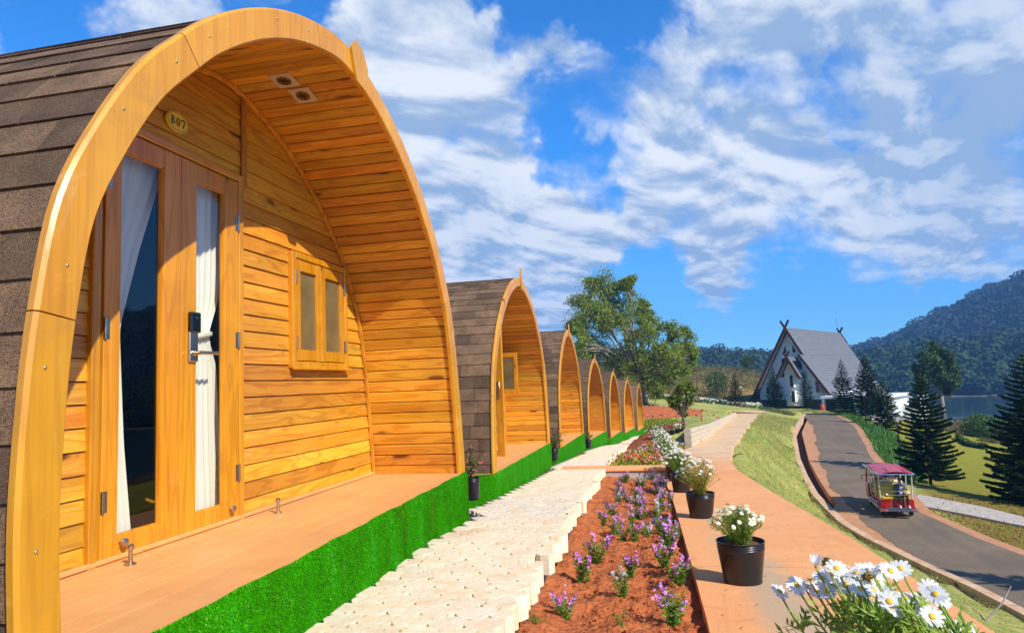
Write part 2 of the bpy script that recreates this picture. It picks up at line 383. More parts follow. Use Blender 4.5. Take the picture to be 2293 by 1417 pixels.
def concrete_path(t, o):
    po = t.coord('Position'); n = t.noise(po, .9, 5, .6, .5); n2 = t.noise(po, 60, 3, .75); n3 = t.noise(po, 4, 5, .7, 1.)
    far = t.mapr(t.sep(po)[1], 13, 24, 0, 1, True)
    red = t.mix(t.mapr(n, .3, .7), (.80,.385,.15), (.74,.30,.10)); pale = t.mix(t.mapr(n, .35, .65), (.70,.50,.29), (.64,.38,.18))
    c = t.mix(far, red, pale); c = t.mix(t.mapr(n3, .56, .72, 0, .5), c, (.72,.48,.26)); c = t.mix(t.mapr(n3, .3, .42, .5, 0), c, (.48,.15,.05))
    # bare grey cement where the pots stand
    x, y, z = t.sep(po)
    g = t.mapr(t.math('ADD', t.math('ABSOLUTE', t.math('SUBTRACT', x, t.math('MULTIPLY_ADD', y, -.055, .83))), t.math('MULTIPLY', n3, .3)), .22, .42, .75, 0, True)
    g = t.math('MULTIPLY', g, t.mapr(y, 5.2, 7.5, 1, 0, True)); c = t.mix(g, c, (.42,.34,.22))
    sp = t.noise(po, 130, 2, .8); c = t.hsv(c, .5, 1, t.mapr(sp, .3, .7, .86, 1.12))
    wet = t.vor(t.vmath('ADD', po, t.vmath('SCALE', t.noise(po, 2.5, 3, .6, 0, True), scale=.6)), .55, 'Distance', 1, 'DISTANCE_TO_EDGE')
    jn = t.math('LESS_THAN', t.math('FRACT', t.math('ADD', t.math('MULTIPLY', y, .38), t.math('MULTIPLY', n3, .006))), .0045); c = t.mix(t.math('MULTIPLY', jn, .6), c, (.25,.09,.035))
    dr = t.noise(t.vmath('MULTIPLY', po, (2.2,.5,1)), 1.3, 6, .7, 1.); c = t.mix(t.mapr(dr, .56, .72, 0, .45), c, (.50,.20,.085))
    princ(t, o, c, .8, t.bump(t.math('ADD', n2, sp), .45, .004), spec=.3)
material('concrete_path', concrete_path)
def groundm(t, o):
    # grass and earth by place: lawn in the middle, dry hill at the back, red earth near the pods
    po = t.coord('Position'); x, y, z = t.sep(po)
    n = t.noise(po, .35, 5, .6); n2 = t.noise(po, 3.0, 5, .7, .5); n3 = t.noise(po, 22, 4, .75); 
    st = t.noise(t.vmath('MULTIPLY', po, (1.6, 5.5, 3)), 1.6, 5, .7, .6)
    green = t.mix(t.mapr(n3, .3, .7), (.16,.24,.03), (.28,.35,.055)); straw = t.mix(t.mapr(n3, .3, .7), (.50,.43,.14), (.60,.50,.19))
    lawn = t.mix(t.mapr(t.math('ADD', t.math('MULTIPLY', st, .75), t.math('MULTIPLY', n, .25)), .42, .60), green, straw)
    # right lawn beyond the road: olive
    olive = t.mix(t.mapr(n2, .3, .7), (.20,.20,.02), (.31,.28,.035))
    right = t.mapr(t.math('SUBTRACT', x, t.math('MULTIPLY', y, .12)), 6.5, 7.5, 0, 1, True)
    c = t.mix(right, lawn, olive)
    # red earth verge
    sl = t.math('MULTIPLY', t.mapr(n2, .45, .6, 0, 1), t.math('MULTIPLY', t.mapr(t.math('ADD', x, t.math('MULTIPLY', n, 3)), 15.5, 17, 1, 0), t.math('MULTIPLY', right, t.mapr(y, 36, 52, 1, 0))))
    c = t.mix(t.math('MULTIPLY', sl, .9), c, (.30,.125,.05))
    # dry hill behind
    hill = t.mapr(t.math('ADD', y, t.math('MULTIPLY', n, 6)), 88, 94, 0, 1, True)
    hcol = t.mix(t.mapr(n2, .35, .65), (.20,.155,.045), (.30,.18,.07)); hcol = t.mix(t.mapr(t.noise(po, .9, 4, .7), .52, .62), hcol, (.105,.115,.024))
    hcol = t.mix(t.mapr(t.noise(po, .22, 4, .6), .62, .7, 0, .7), hcol, (.42,.20,.085))
    c = t.mix(hill, c, hcol)
    soilc = t.mix(n3, (.27,.07,.025), (.38,.12,.045))
    lf = t.mapr(t.math('SUBTRACT', x, t.math('MULTIPLY', y, .02)), -1.2, -.6, 1, 0, True)
    c = t.mix(t.math('MULTIPLY', lf, t.mapr(y, 47, 49, 1, 0)), c, soilc)
    princ(t, o, c, .95, t.bump(t.math('ADD', n3, t.noise(po, 60, 3, .7)), .8, .05), spec=.1)
material('ground_cover', groundm)
def asphalt(t, o):
    po = t.coord('Position'); n = t.noise(po, .5, 5, .6, .4); g = t.noise(po, 40, 3, .8)
    c = t.mix(t.mapr(n, .35, .7), (.15,.112,.075), (.215,.158,.10)); c = t.hsv(c, .5, 1, t.mapr(g, .3, .7, .8, 1.2))
    c = t.mix(t.mapr(t.noise(po, 3, 5, .7), .60, .72, 0, .5), c, (.27,.17,.10)); c = t.mix(t.mapr(t.noise(t.vmath('MULTIPLY', po, (2.6,.10,1)), 1, 4, .65), .45, .7, 0, .35), c, (.09,.075,.06))
    princ(t, o, c, .85, t.bump(g, .4, .01), spec=.25)
material('asphalt', asphalt)
pm('red_dust', (.46,.215,.095), .92, nscale=2, amt=.22, bump=.4, bscale=30, kind='Position')
def kerbm(t, o):
    po = t.coord('Position'); n = t.noise(po, 3, 5, .7, .5); y = t.sep(po)[1]; c = t.mix(t.mapr(n, .35, .65), (.64,.45,.29), (.50,.28,.15))
    c = t.mix(t.math('MULTIPLY', t.math('LESS_THAN', t.math('FRACT', y), .018), .75), c, (.12,.06,.03)); princ(t, o, c, .88, t.bump(t.noise(po, 40, 3, .7), .5, .004), spec=.2)
material('kerb', kerbm)
pm('ditch_earth', (.055,.022,.010), .95, nscale=6, amt=.3, bump=.5, bscale=20, kind='Position')
pm('cement', (.42,.36,.29), .8, nscale=4, amt=.18, bump=.4, bscale=60, kind='Position')
pm('block_stone', (.54,.45,.32), .85, nscale=6, amt=.25, bump=.6, bscale=25, kind='Position', bdist=.01)
pm('mortar', (.085,.075,.050), .9, nscale=6, amt=.2)
pm('wall_mortar', (.34,.28,.2), .9, nscale=6, amt=.2)
pm('black_plastic', (.008,.008,.010), .30, nscale=9, amt=.3, bump=.04, bscale=14, coat=.1)
pm('potting_soil', (.10,.045,.02), .95, nscale=20, amt=.4, bump=.6, bscale=40)
pm('dark_interior', (.012,.010,.009), .9)
pm('membrane', (.020,.015,.012), .9)
pm('steel', (.50,.42,.31), .28, metal=1., amt=.08)
pm('brass', (.62,.47,.24), .35, metal=1., amt=.1)
pm('black_gloss', (.004,.004,.005), .12, amt=.02, coat=.6)
pm('sign_gold', (.85,.58,.03), .28, amt=.03, coat=.5)
pm('black_print', (.010,.008,.006), .5)
pm('vent_cream', (.52,.40,.31), .5, amt=.05)
pm('vent_gold', (.25,.15,.045), .42, metal=.5, amt=.3, nscale=60)
pm('rubber', (.012,.012,.013), .8)
pm('white_paint', (.74,.75,.74), .55, nscale=2, amt=.05)
pm('siding_white', (.78,.79,.77), .6, nscale=1.2, amt=.07)
pm('roof_grey', (.135,.138,.150), .72, nscale=1.5, amt=.14, bump=.3, bscale=12)
pm('barge_brown', (.055,.010,.007), .5, amt=.15)
pm('stone_dark', (.10,.105,.115), .85, nscale=5, amt=.4, bump=.8, bscale=6, bdist=.05)
pm('teal', (.03,.30,.24), .5, amt=.2)
pm('pane_dark', (.018,.035,.035), .08, amt=.3, coat=.4)
pm('bark_grey', (.24,.20,.155), .9, nscale=4, amt=.35, bump=.7, bscale=18, kind='Position')
pm('bark_dark', (.075,.050,.034), .95, nscale=5, amt=.3, bump=.7, bscale=20)
pm('iron_black', (.010,.010,.011), .45, amt=.1)
pm('lamp_glass', (.62,.62,.60), .25, amt=.03)
pm('bin_red', (.42,.06,.02), .55, amt=.15)
pm('bin_slat', (.27,.060,.022), .6, amt=.25)
pm('cart_red', (.40,.008,.010), .25, nscale=3, amt=.08, coat=.5)
pm('cart_roof', (.48,.018,.04), .38, nscale=2.2, amt=.16, coat=.2)
pm('cart_white', (.62,.60,.54), .4, amt=.05)
pm('cart_chrome', (.55,.57,.60), .28, metal=1., amt=.05)
pm('seat_yellow', (.48,.36,.025), .45, amt=.08)
pm('cart_grey', (.07,.085,.10), .45, amt=.1)
pm('lens_red', (.45,.015,.01), .15, coat=.6, amt=.02)
pm('lens_orange', (.65,.14,.02), .15, coat=.6, amt=.02)
pm('skin', (.42,.22,.14), .55, amt=.05)
pm('hair_black', (.010,.008,.007), .5)
pm('denim', (.045,.10,.18), .85, amt=.25)
pm('lilac_cloth', (.50,.44,.72), .8, amt=.05)
pm('black_cloth', (.010,.010,.013), .85)
pm('white_cloth', (.72,.73,.78), .8, amt=.05)
pm('red_cloth', (.30,.02,.02), .8, amt=.1)
pm('shoe_white', (.74,.74,.74), .6, amt=.04)
pm('phone_black', (.01,.01,.012), .2)
pm('plastic_red', (.60,.05,.02), .4)
pm('plastic_blue', (.05,.35,.62), .4, amt=.2)
pm('rope', (.16,.09,.045), .9)
pm('stone_pale', (.50,.44,.36), .85, nscale=6, amt=.2, bump=.5, bscale=20)
pm('brick_rubble', (.42,.12,.06), .9, nscale=5, amt=.35, bump=.6, bscale=25, kind='Position')
def curtain(t, o):
    co = t.coord('Object'); f = t.noise(t.vmath('MULTIPLY', co, (40, 40, 400)), 1, 2, .5)
    princ(t, o, t.mix(f, (.70,.70,.55), (.78,.78,.64)), .42, t.bump(f, .1, .002), sheen=.3, trans=.12)
material('curtain', curtain)
def sill(t, o):
    princ(t, o, (.60,.60,.47), .25)
material('satin_hem', sill)
def glass(t, o, tint=(1,1,1), refl=.16):
    g = t.node('ShaderNodeNewGeometry'); c = t.math('ABSOLUTE', t.vmath('DOT_PRODUCT', g.outputs['Normal'], g.outputs['Incoming']))
    fr = t.math('MULTIPLY_ADD', t.math('POWER', t.math('SUBTRACT', 1, c), 5), .95, .05)
    gl = t.node('ShaderNodeBsdfGlossy'); gl.inputs['Roughness'].default_value = .0
    tr = t.node('ShaderNodeBsdfTransparent'); t.put(tr.inputs[0], tint)
    mx = t.node('ShaderNodeMixShader'); t.l.new(fr, mx.inputs[0])
    t.l.new(tr.outputs[0], mx.inputs[1]); t.l.new(gl.outputs[0], mx.inputs[2]); t.l.new(mx.outputs[0], o.inputs[0])
material('glass', glass)
def frosted(t, o):
    co = t.coord('Object'); z = t.sep(co)[2]
    n = t.noise(t.vmath('MULTIPLY', co, (1, 5, 5)), 1.2, 2, .5)
    c = t.mix(t.mapr(n, .3, .7), (.17,.13,.055), (.12,.09,.04))
    princ(t, o, c, .16, spec=.6, coat=.3)
material('frosted_glass', frosted)
def leafm(t, o, a=(.03,.07,.012), b=(.10,.17,.03), trans=.25, rough=.5, spot=None, kind='Position', sc_=6.):
    po = t.coord(kind); n = t.noise(po, sc_, 3, .6); n2 = t.noise(po, sc_*7, 2, .6); r = t.rnd()
    c = t.mix(t.mapr(t.math('ADD', t.math('MULTIPLY', n, .6), t.math('MULTIPLY', n2, .4)), .32, .66), a, b)
    if spot: c = t.mix(t.mapr(n2, .6, .68), c, spot)
    c = t.hsv(c, .5, 1, t.mapr(r, 0, 1, .85, 1.15))
    princ(t, o, c, rough, trans=trans, spec=.35)
def lm(name, a, b, **kw): return material(name, leafm, a=a, b=b, **kw)
lm('leaf_fig', (.065,.11,.010), (.26,.33,.03), trans=.3, rough=.4, sc_=.8)
lm('leaf_pine', (.007,.026,.006), (.038,.085,.012), trans=.1, rough=.6, sc_=1.2)
lm('leaf_pine_tip', (.05,.10,.015), (.08,.15,.02), trans=.15, sc_=2)
lm('leaf_scots', (.014,.045,.008), (.055,.115,.018), trans=.12, sc_=.5)
lm('leaf_bush', (.035,.085,.014), (.10,.18,.03), sc_=1.5)
lm('leaf_olive', (.075,.085,.018), (.18,.17,.04), sc_=1.)
lm('leaf_dry', (.16,.11,.045), (.26,.19,.075), sc_=1.)
lm('leaf_daisy', (.10,.20,.02), (.34,.44,.06), trans=.3, sc_=25)
lm('leaf_daisy_yellow', (.17,.22,.02), (.42,.40,.045), trans=.3, sc_=25)
lm('leaf_angel', (.06,.15,.015), (.22,.36,.035), trans=.25, sc_=30)
lm('leaf_begonia', (.10,.20,.015), (.42,.40,.03), trans=.3, sc_=9, spot=(.5,.07,.03))
lm('leaf_fuchsia', (.05,.075,.012), (.17,.19,.04), trans=.25, sc_=25)
lm('grass_blades', (.17,.25,.03), (.38,.38,.08), trans=.2, sc_=1.2)
lm('grass_straw', (.42,.38,.11), (.60,.50,.19), trans=.2, sc_=1.2)
lm('border_leaf', (.04,.12,.012), (.10,.24,.03), trans=.2, sc_=1.5)
lm('litter', (.30,.16,.05), (.22,.20,.04), sc_=3)
lm('forest_far', (.010,.024,.020), (.026,.048,.030), trans=0, rough=.9, sc_=.05)
lm('forest_shore', (.012,.034,.010), (.040,.078,.018), trans=0, rough=.9, sc_=.10)
lm('forest_mid', (.018,.035,.012), (.05,.085,.02), trans=0, rough=.9, sc_=.12)
material('petal_white', lambda t, o: princ(t, o, (.80,.80,.77), .5, trans=.38))
pm('petal_cream', (.78,.76,.55), .55, amt=.08)
pm('daisy_eye', (.75,.42,.01), .6, amt=.1)
pm('daisy_spent', (.26,.17,.035), .8, amt=.3, nscale=80)
pm('petal_purple', (.66,.24,.62), .5, amt=.35, nscale=30, kind='Position')
pm('petal_violet', (.22,.07,.42), .5, amt=.3, nscale=30)
pm('petal_pink', (.62,.06,.14), .5, amt=.25, nscale=30)
pm('petal_magenta', (.45,.04,.20), .5, amt=.3)
pm('petal_red', (.6,.04,.02), .5, amt=.3)
def water(t, o):
    po = t.coord('Position'); n = t.noise(t.vmath('MULTIPLY', po, (.25, .9, 1)), 1.0, 4, .6); w = t.noise(po, .02, 3, .6)
    princ(t, o, (.008,.040,.050), t.mapr(w, .45, .6, .06, .16), t.bump(n, .22, .12), spec=.4)
material('water', water)
def bare(t, o):
    po = t.coord('Position'); n = t.noise(po, .02, 4, .6)
    princ(t, o, t.mix(n, (.010,.022,.012), (.022,.038,.018)), .95, spec=.05)
material('hill_floor', bare)
pm('shore_sand', (.17,.13,.08), .9, nscale=.5, amt=.2)
M = MATS
# ------------------------------------------------------------------ riders of the tour cart (built first, while the scene is light)
CT = Vector((8.42, 29.2, -5.8 + 1.3*(30.6-26)/39 + .005)); CR = -.09; CS = .83
def skin_mesh(name, verts, edges, radii, mat, root=0, sub=1):
    me = bpy.data.meshes.new(name); me.from_pydata(verts, edges, []); o = bpy.data.objects.new(name, me); COL.objects.link(o); md = o.modifiers.new('s', 'SKIN'); md.use_smooth_shade = True
    for i, r in enumerate(radii): me.skin_vertices[0].data[i].radius = (r, r) if not hasattr(r, '__len__') else r
    for i in range(len(verts)): me.skin_vertices[0].data[i].use_root = (i == root)
    sb_ = o.modifiers.new('u', 'SUBSURF'); sb_.levels = sub; sb_.render_levels = sub
    dg = bpy.context.evaluated_depsgraph_get(); m2 = bpy.data.meshes.new_from_object(o.evaluated_get(dg)); m2.name = name; bpy.data.objects.remove(o); m2.materials.clear(); m2.materials.append(mat); m2.shade_smooth(); return m2
def rider(label, loc, rz, shirt, trousers, phone=False, lean=0., arms='lap', shoes='shoe_white', under=None):
    """seated figure, seat contact at the origin, facing -y"""
    t = thing('person', label, 'person', loc, rz); t.scale = (CS,)*3; V = {}
    V['pel'] = (0,.02,.10); V['sp'] = (0,.03+lean*.3,.28); V['ch'] = (0,.03+lean,.46); V['nk'] = (0,.02+lean,.58); V['nk2'] = (0,.0+lean,.65); V['hd'] = (0,-.02+lean,.74); V['ht'] = (0,-.01+lean,.84)
    for s, n in ((-1,'L'),(1,'R')):
        V['sh'+n] = (s*.17,.03+lean,.53); V['hip'+n] = (s*.09,.0,.09); V['kn'+n] = (s*.17,-.42,.10); V['an'+n] = (s*(.15+.05*(s>0)),-.40,-.32); V['to'+n] = (s*(.16+.06*(s>0)),-.56,-.38)
        if arms == 'phone': V['el'+n] = (s*.23,-.10+lean,.32); V['wr'+n] = (s*.06,-.26+lean,.50); V['ha'+n] = (s*.035,-.30+lean,.55)
        else: V['el'+n] = (s*.23,-.04+lean,.27); V['wr'+n] = (s*.14,-.24,.20); V['ha'+n] = (s*.12,-.31,.18)
    names = list(V); ix = {n: i for i, n in enumerate(names)}
    E = [('pel','sp'),('sp','ch'),('ch','nk'),('nk','nk2'),('nk2','hd'),('hd','ht')]
    for n in 'LR': E += [('ch','sh'+n),('sh'+n,'el'+n),('el'+n,'wr'+n),('wr'+n,'ha'+n),('pel','hip'+n),('hip'+n,'kn'+n),('kn'+n,'an'+n),('an'+n,'to'+n)]
    rad = dict(pel=(.12,.10),sp=(.11,.09),ch=(.12,.095),nk=.05,nk2=.048,hd=(.075,.085),ht=(.055,.06)); 
    def rr(n): 
        for k, v in rad.items():
            if n == k: return v
        return {'sh':.055,'hi':.085,'kn':.055,'an':.035,'to':.03,'el':.038,'wr':.026,'ha':.03}[n[:2]]
    body = new_ob('body', skin_mesh('body', [V[n] for n in names], [(ix[a], ix[b]) for a, b in E], [rr(n) for n in names], M['skin']), t)
    def garment(name, mat, sub, ed, grow, adj={}):
        nm = sub; i2 = {n: i for i, n in enumerate(nm)}; r2 = []
        for n in nm: r = adj.get(n, rr(n)); r2.append(tuple(q+grow for q in r) if hasattr(r, '__len__') else r+grow)
        new_ob(name, skin_mesh(name, [V[n] for n in nm], [(i2[a], i2[b]) for a, b in ed], r2, M[mat]), t)
    garment('jacket' if phone else 'shirt', shirt, ['sp','pel','ch','nk','shL','elL','wrL','shR','elR','wrR'], [('pel','sp'),('sp','ch'),('ch','nk'),('ch','shL'),('shL','elL'),('elL','wrL'),('ch','shR'),('shR','elR'),('elR','wrR')], .020, {'nk':.045})
    garment('trousers', trousers, ['pel','hipL','knL','anL','hipR','knR','anR'], [('pel','hipL'),('hipL','knL'),('knL','anL'),('pel','hipR'),('hipR','knR'),('knR','anR')], .018)
    for n in 'LR':
        mb = MB(); a = Vector(V['an'+n]); b = Vector(V['to'+n]); c_ = (a*.4+b*.6) + Vector((0,0,-.01)); mb.ball(c_, (.045,.125,.045), 10, 7); mb.bbox(c_ + Vector((0,0,-.038)), (.08,.24,.02), .006); mb.ob('shoe', M[shoes], t, smooth=True)
    h = Vector(V['hd']) + Vector((0,.012,.035)); mb = MB(); mb.ball(h, (.098,.112,.105), 14, 10); hm = mb.mesh('hair', M['hair_black'], 'all')
    for v in hm.vertices:   # hairline: pull the front up off the face
        if v.co.y < h.y - .035 and v.co.z < h.z + .045: v.co.y = h.y - .030
        if v.co.z < h.z - .055: v.co.x = h.x + (v.co.x-h.x)*.7
    new_ob('hair', hm, t)
    for s in (-1, 1):
        mb = MB(); mb.ball(Vector(V['hd']) + Vector((s*.03,-.083,.02)), .011, 8, 6); mb.ob('eye', M['black_print'], t)
    mb = MB(); mb.ball(Vector(V['hd']) + Vector((0,-.094,-.008)), (.012,.018,.018), 8, 6); mb.ob('nose', M['skin'], t, smooth='all')
    mb = MB(); mb.box(Vector(V['hd']) + Vector((0,-.083,-.042)), (.036,.006,.008)); mb.ob('mouth', M['red_cloth'], t)
    for n, s in (('L',-1),('R',1)):   # hands with separate fingers
        p = Vector(V['ha'+n]); w = Vector(V['wr'+n]); d = (p-w).normalized(); mb = MB(); mb.ball(p + d*.02, (.034,.040,.022), 8, 6)
        side = d.cross(Vector((0,0,1))).normalized()
        for k in range(4):
            q = p + d*.05 + side*(k-1.5)*.019; cur = Vector((0,0,-1)) if not phone else Vector((-s*.8,-.2,.4)).normalized(); mb.tube([q, q + d*.03, q + d*.045 + cur*.02, q + d*.04 + cur*.038], [.0095,.009,.008,.006], 6)
        q = p - side*s*.02; mb.tube([q, q - side*s*.03 + d*.02, q - side*s*.035 + d*.045], [.011,.010,.007], 6); mb.ob('hand', M['skin'], t, smooth='all')
    if under:
        mb = MB(); mb.bbox((0,-.105+lean*.5,.30),(.15,.05,.34),.02); mb.ob('undershirt', M[under], t)
    return t
seat_z = .86
def cpos(x, y): return Matrix.Translation(CT) @ Matrix.Rotation(CR, 4, 'Z') @ (Vector((x, y, seat_z - .0))*CS)
rider('passenger in denim jacket and black trousers on the rear bench, photographing with a phone', cpos(.22, .30), CR, 'denim', 'black_cloth', True, .0, 'phone', under='lilac_cloth')
ph = MB(); ph.bbox((0,0,0), (.145,.012,.075), .004); o = ph.ob('phone', M['phone_black'], label='dark phone held up by the passenger on the rear bench', category='phone'); o.location = cpos(.22, -.03) + Vector((0,0,.58*CS)); o.scale = (CS,)*3; o.rotation_euler = (.1,0,CR)
rider('passenger in a white top seated on the left of the middle bench of the cart', cpos(-.12, 1.72), PI+CR, 'white_cloth', 'black_cloth')
rider('passenger in a white top seated on the right of the middle bench of the cart', cpos(.38, 1.72), PI+.2, 'white_cloth', 'denim')
rider('driver of the cart in dark red, seen from behind at the front left', cpos(-.30, 2.50), PI+CR, 'red_cloth', 'black_cloth')

# ------------------------------------------------------------------ lie of the land (camera eye is z = 0)
def itp(xs, ys): return lambda q: np.interp(q, xs, ys)
z_walk = itp([0,3,4.8,5.9,6.6,8,12,17.5,25,31,39,45,52], [-1.055,-1.07,-1.09,-1.155,-1.21,-1.36,-1.55,-1.87,-2.37,-2.83,-3.22,-3.58,-3.8])
z_path = itp([-5,0,5,12,22,35,60,75,95], [-.9,-1.1,-1.35,-1.75,-2.35,-2.9,-3.6,-4.0,-4.2])
walk_l = itp([0,5.9,6.6,8,12.4,13.2,15,19.3,20,23,27.5,29,33,36.5,41,45,48], [-1.735,-1.735,-1.98,-2.12,-2.12,-2.3,-2.32,-2.32,-2.42,-2.44,-2.42,-2.25,-2.22,-2.0,-1.98,-1.6,-1.55])
walk_r = itp([0,3.1,5.2,6.5,7.9,12.4,15.2,24,43,50], [-.79,-.795,-.84,-.92,-1.02,-1.16,-1.27,-1.45,-1.55,-1.5])
path_l = itp([-3,3.7,5.5,8.9,12,15,18,22,25.6,70,80], [.15,.15,.11,.03,-.08,-.2,-.25,.1,.82,6.6,7.3])
path_r = itp([-3,6.6,11.4,14.9,18.1,25.1,41,73,80], [1.49,1.49,1.36,1.34,1.49,2.17,4.34,9.3,10.8])
KERB = [(9.6,5),(8.4,12),(7.72,18.3),(7.44,20.5),(7.02,22.5),(6.69,24.4),(6.38,26.2),(6.1,28.2),(6.12,30.9),(6.2,33.6),(6.66,38.2),(7.39,44.1),(9.6,58),(12.2,69.2),(14.2,78)]
ky = [k[1] for k in KERB]; kx = [k[0] for k in KERB]
kerb_x = itp(ky, kx)
z_road = itp([0,26,65,80], [-5.8,-5.8,-4.5,-4.4])
asph_l = itp([5,12,18.3,22.3,26,28.8,31.9,35.8,41.5,46.5,60.4,75.4], [9.75,8.55,7.9,7.2,7.05,7.12,7.15,7.5,8.3,9.15,11.7,13.75])
road_r = itp([5,14,18,24.1,26.8,30.2,45.4,52.1,61.3,72.3,80], [12.2,11.3,10.9,10.3,9.9,9.45,11.8,13.2,15.0,16.3,17.3])
LAKE_Z = -14.0
CP = []
for Y in (-40,-15,-5,0,3,6,9,12,16,20,25,30,36,45,52):
    for X in ((-30,-12,-5,-2.2,-1.3) if Y > -6 else (-30,-10,-1,5)): CP.append((X, Y, float(z_walk(max(Y,0)))-.05))
for Y in (-5,0,3,5,7,9,11.5,13.5,16,19,22): 
    CP.append((-.5, Y, float(z_path(Y))-.0)); CP.append((.2, Y, float(z_path(Y))-.03)); CP.append((1.45, Y, float(z_path(Y))-.04))
for Y in (26,33,41,50,60,70): CP.append((float(path_l(Y))+.1, Y, float(z_path(Y))-.05)); CP.append((float(path_r(Y)), Y, float(z_path(Y))-.04))
for Y in (-5,0,5,9,12,16,20,23,26,29,32,36,41,47,55,63,70):
    a, b = float(path_r(Y)), float(kerb_x(Y)); za, zb = float(z_path(Y)), float(z_road(Y))-.08
    CP.append((b, Y, zb)); CP.append((b+1, Y, zb))
    wq = float(np.interp(Y, [28, 40], [1, 0]))
    for f, g0, g1 in ((.12,.03,.17),(.3,.16,.44),(.55,.45,.70),(.8,.80,.93)):
        g = g0 + (g1-g0)*wq
        CP.append((a+(b-a)*f, Y, za+(zb-za)*g))
    CP.append((float(road_r(Y))+.4, Y, float(z_road(Y))-.10))
for X, Y, z in [(13,12,-5.9),(16,20,-6.1),(13.5,33,-5.95),(13.4,40.6,-6.15),(15.9,35.9,-6.35),(14,46,-5.9),(17.2,67,-5.2),(19,66,-5.5),(20,30,-6.9),(22,42,-6.9),(24,55,-7.1),(26,70,-7.3),(30,85,-7.5),(40,84,-7.8),(28,98,-7.5),(38,99,-8.0),(55,100,-9),(32,30,-8.5),(45,50,-9),(50,75,-8.6),(60,20,-13),(75,60,-15),
  (30,112,-10.5),(40,116,-13),(60,120,-15.5),(25,128,-8),(28,150,-15),(60,160,-18),(100,120,-18),(100,60,-18),(90,-20,-15),(120,200,-20),(45,220,-20),
  (1,27,-2.05),(-.2,27,-2.2),(.5,33,-2.45),(2,40,-2.65),(-.2,40,-3.0),(3.2,50,-2.85),(0,50,-3.3),(5.6,63,-3.15),(0,62,-3.0),(-4,62,-2.9),(-2,71,-2.6),(-8,75,-2.2),(4,76,-3.4),(8,81,-3.65),(2,85,-3.0),(12,84,-4.15),(10,90,-3.9),(17,80,-4.3),(14,96,-4.1),(20,88,-4.4),(24,84,-5.2),(26,92,-5.9),(17.5,75,-4.55),(22,76,-5.4),
  (0,100,-1.6),(8,104,-2.2),(14,112,-2.0),(20,125,-1.9),(0,125,.6),(8,128,.4),(15,135,.4),(20,142,-.6),(-12,120,1.5),(-40,110,4),(-40,160,6),(0,165,-1),(12,168,-3),(22,180,-8),(-30,60,-1),(-60,20,1),(-60,-40,1),(0,220,-6),(-60,230,5),(10,300,-10),(40,-40,-6)]: CP.append((X, Y, z))
CP = np.array(CP)
def _phi(r): return np.sqrt(r*r + .6)
_A = _phi(np.linalg.norm(CP[:,None,:2] - CP[None,:,:2], axis=2)); _n = len(CP)
_M = np.zeros((_n+1, _n+1)); _M[:_n,:_n] = _A + np.eye(_n)*-.004; _M[:_n,_n] = 1; _M[_n,:_n] = 1
_w = np.linalg.solve(_M, np.append(CP[:,2], 0))
def tps(X, Y):
    X = np.asarray(X, float); Y = np.asarray(Y, float); sh = X.shape; q = np.stack([X.ravel(), Y.ravel()], 1); out = np.empty(len(q))
    for i in range(0, len(q), 8000):
        out[i:i+8000] = _phi(np.linalg.norm(q[i:i+8000,None] - CP[None,:,:2], axis=2)) @ _w[:_n] + _w[_n]
    return out.reshape(sh)
_gx = np.arange(-30, 70.1, .5); _gy = np.arange(-12, 200.1, .5); _T = tps(*np.meshgrid(_gx, _gy, indexing='ij')); _tps = tps
def tps(X, Y):
    X = np.asarray(X, float); Y = np.asarray(Y, float); fx = np.clip((X+30)/.5, 0, len(_gx)-1.001); fy = np.clip((Y+12)/.5, 0, len(_gy)-1.001); i, j = fx.astype(int), fy.astype(int); u, v = fx-i, fy-j
    return _T[i,j]*(1-u)*(1-v) + _T[i+1,j]*u*(1-v) + _T[i,j+1]*(1-u)*v + _T[i+1,j+1]*u*v
def gz(x, y): return float(tps(np.array([x]), np.array([y]))[0])
def ground(X, Y, full=False):
    """terrain sheet height: sunk under everything laid on it"""
    X = np.asarray(X, float); Y = np.asarray(Y, float)
    Z = (_tps if full else tps)(X, Y)
    # upper terrace to the left of the low wall, the path below it
    z1 = z_path(Y) - .06
    m = (X > path_l(Y)-.12) & (X < path_r(Y)+.02) & (Y < 76); Z = np.where(m, np.minimum(Z, z1 - .08), Z)
    m = (X > walk_l(Y)-.2) & (X < path_l(Y)+.3) & (Y < 12.9) & (Y > -4); Z = np.where(m, np.minimum(Z, z_path(Y)-.22), Z)
    m = (X > walk_l(Y)-.4) & (X < walk_r(Y)+.1) & (Y < 50); Z = np.where(m, np.minimum(Z, z_walk(Y)-.16), Z)
    m = (X > kerb_x(Y)-.05) & (X < road_r(Y)+.0) & (Y < 79) & (Y > 4); Z = np.where(m, np.minimum(Z, z_road(Y)-.55), Z)
    r = np.hypot(X, Y); Z = np.where(r > 330, np.minimum(Z, -20), Z)
    return np.clip(Z, -22, 12)
# one sheet, fine near the camera and coarse far away
gx = np.concatenate([-np.geomspace(1500, 13, 26), np.arange(-12.5, 26, .34), np.geomspace(26.5, 1500, 44)])
gy = np.concatenate([-np.geomspace(900, 6, 16), np.arange(-5.5, 84, .5), np.geomspace(84.6, 1700, 56)])
GX, GY = np.meshgrid(gx, gy, indexing='ij'); GZ = ground(GX, GY, True)
near_ = (GX > path_r(GY)+.3) & (GX < kerb_x(GY)-.5) & (GY < 75)
GZ = GZ + np.where(near_, rng.normal(0, .018, GZ.shape), 0)
new_ob('ground', grid_mesh('ground', np.stack([GX, GY, GZ], -1), M['ground_cover']), kind='structure')
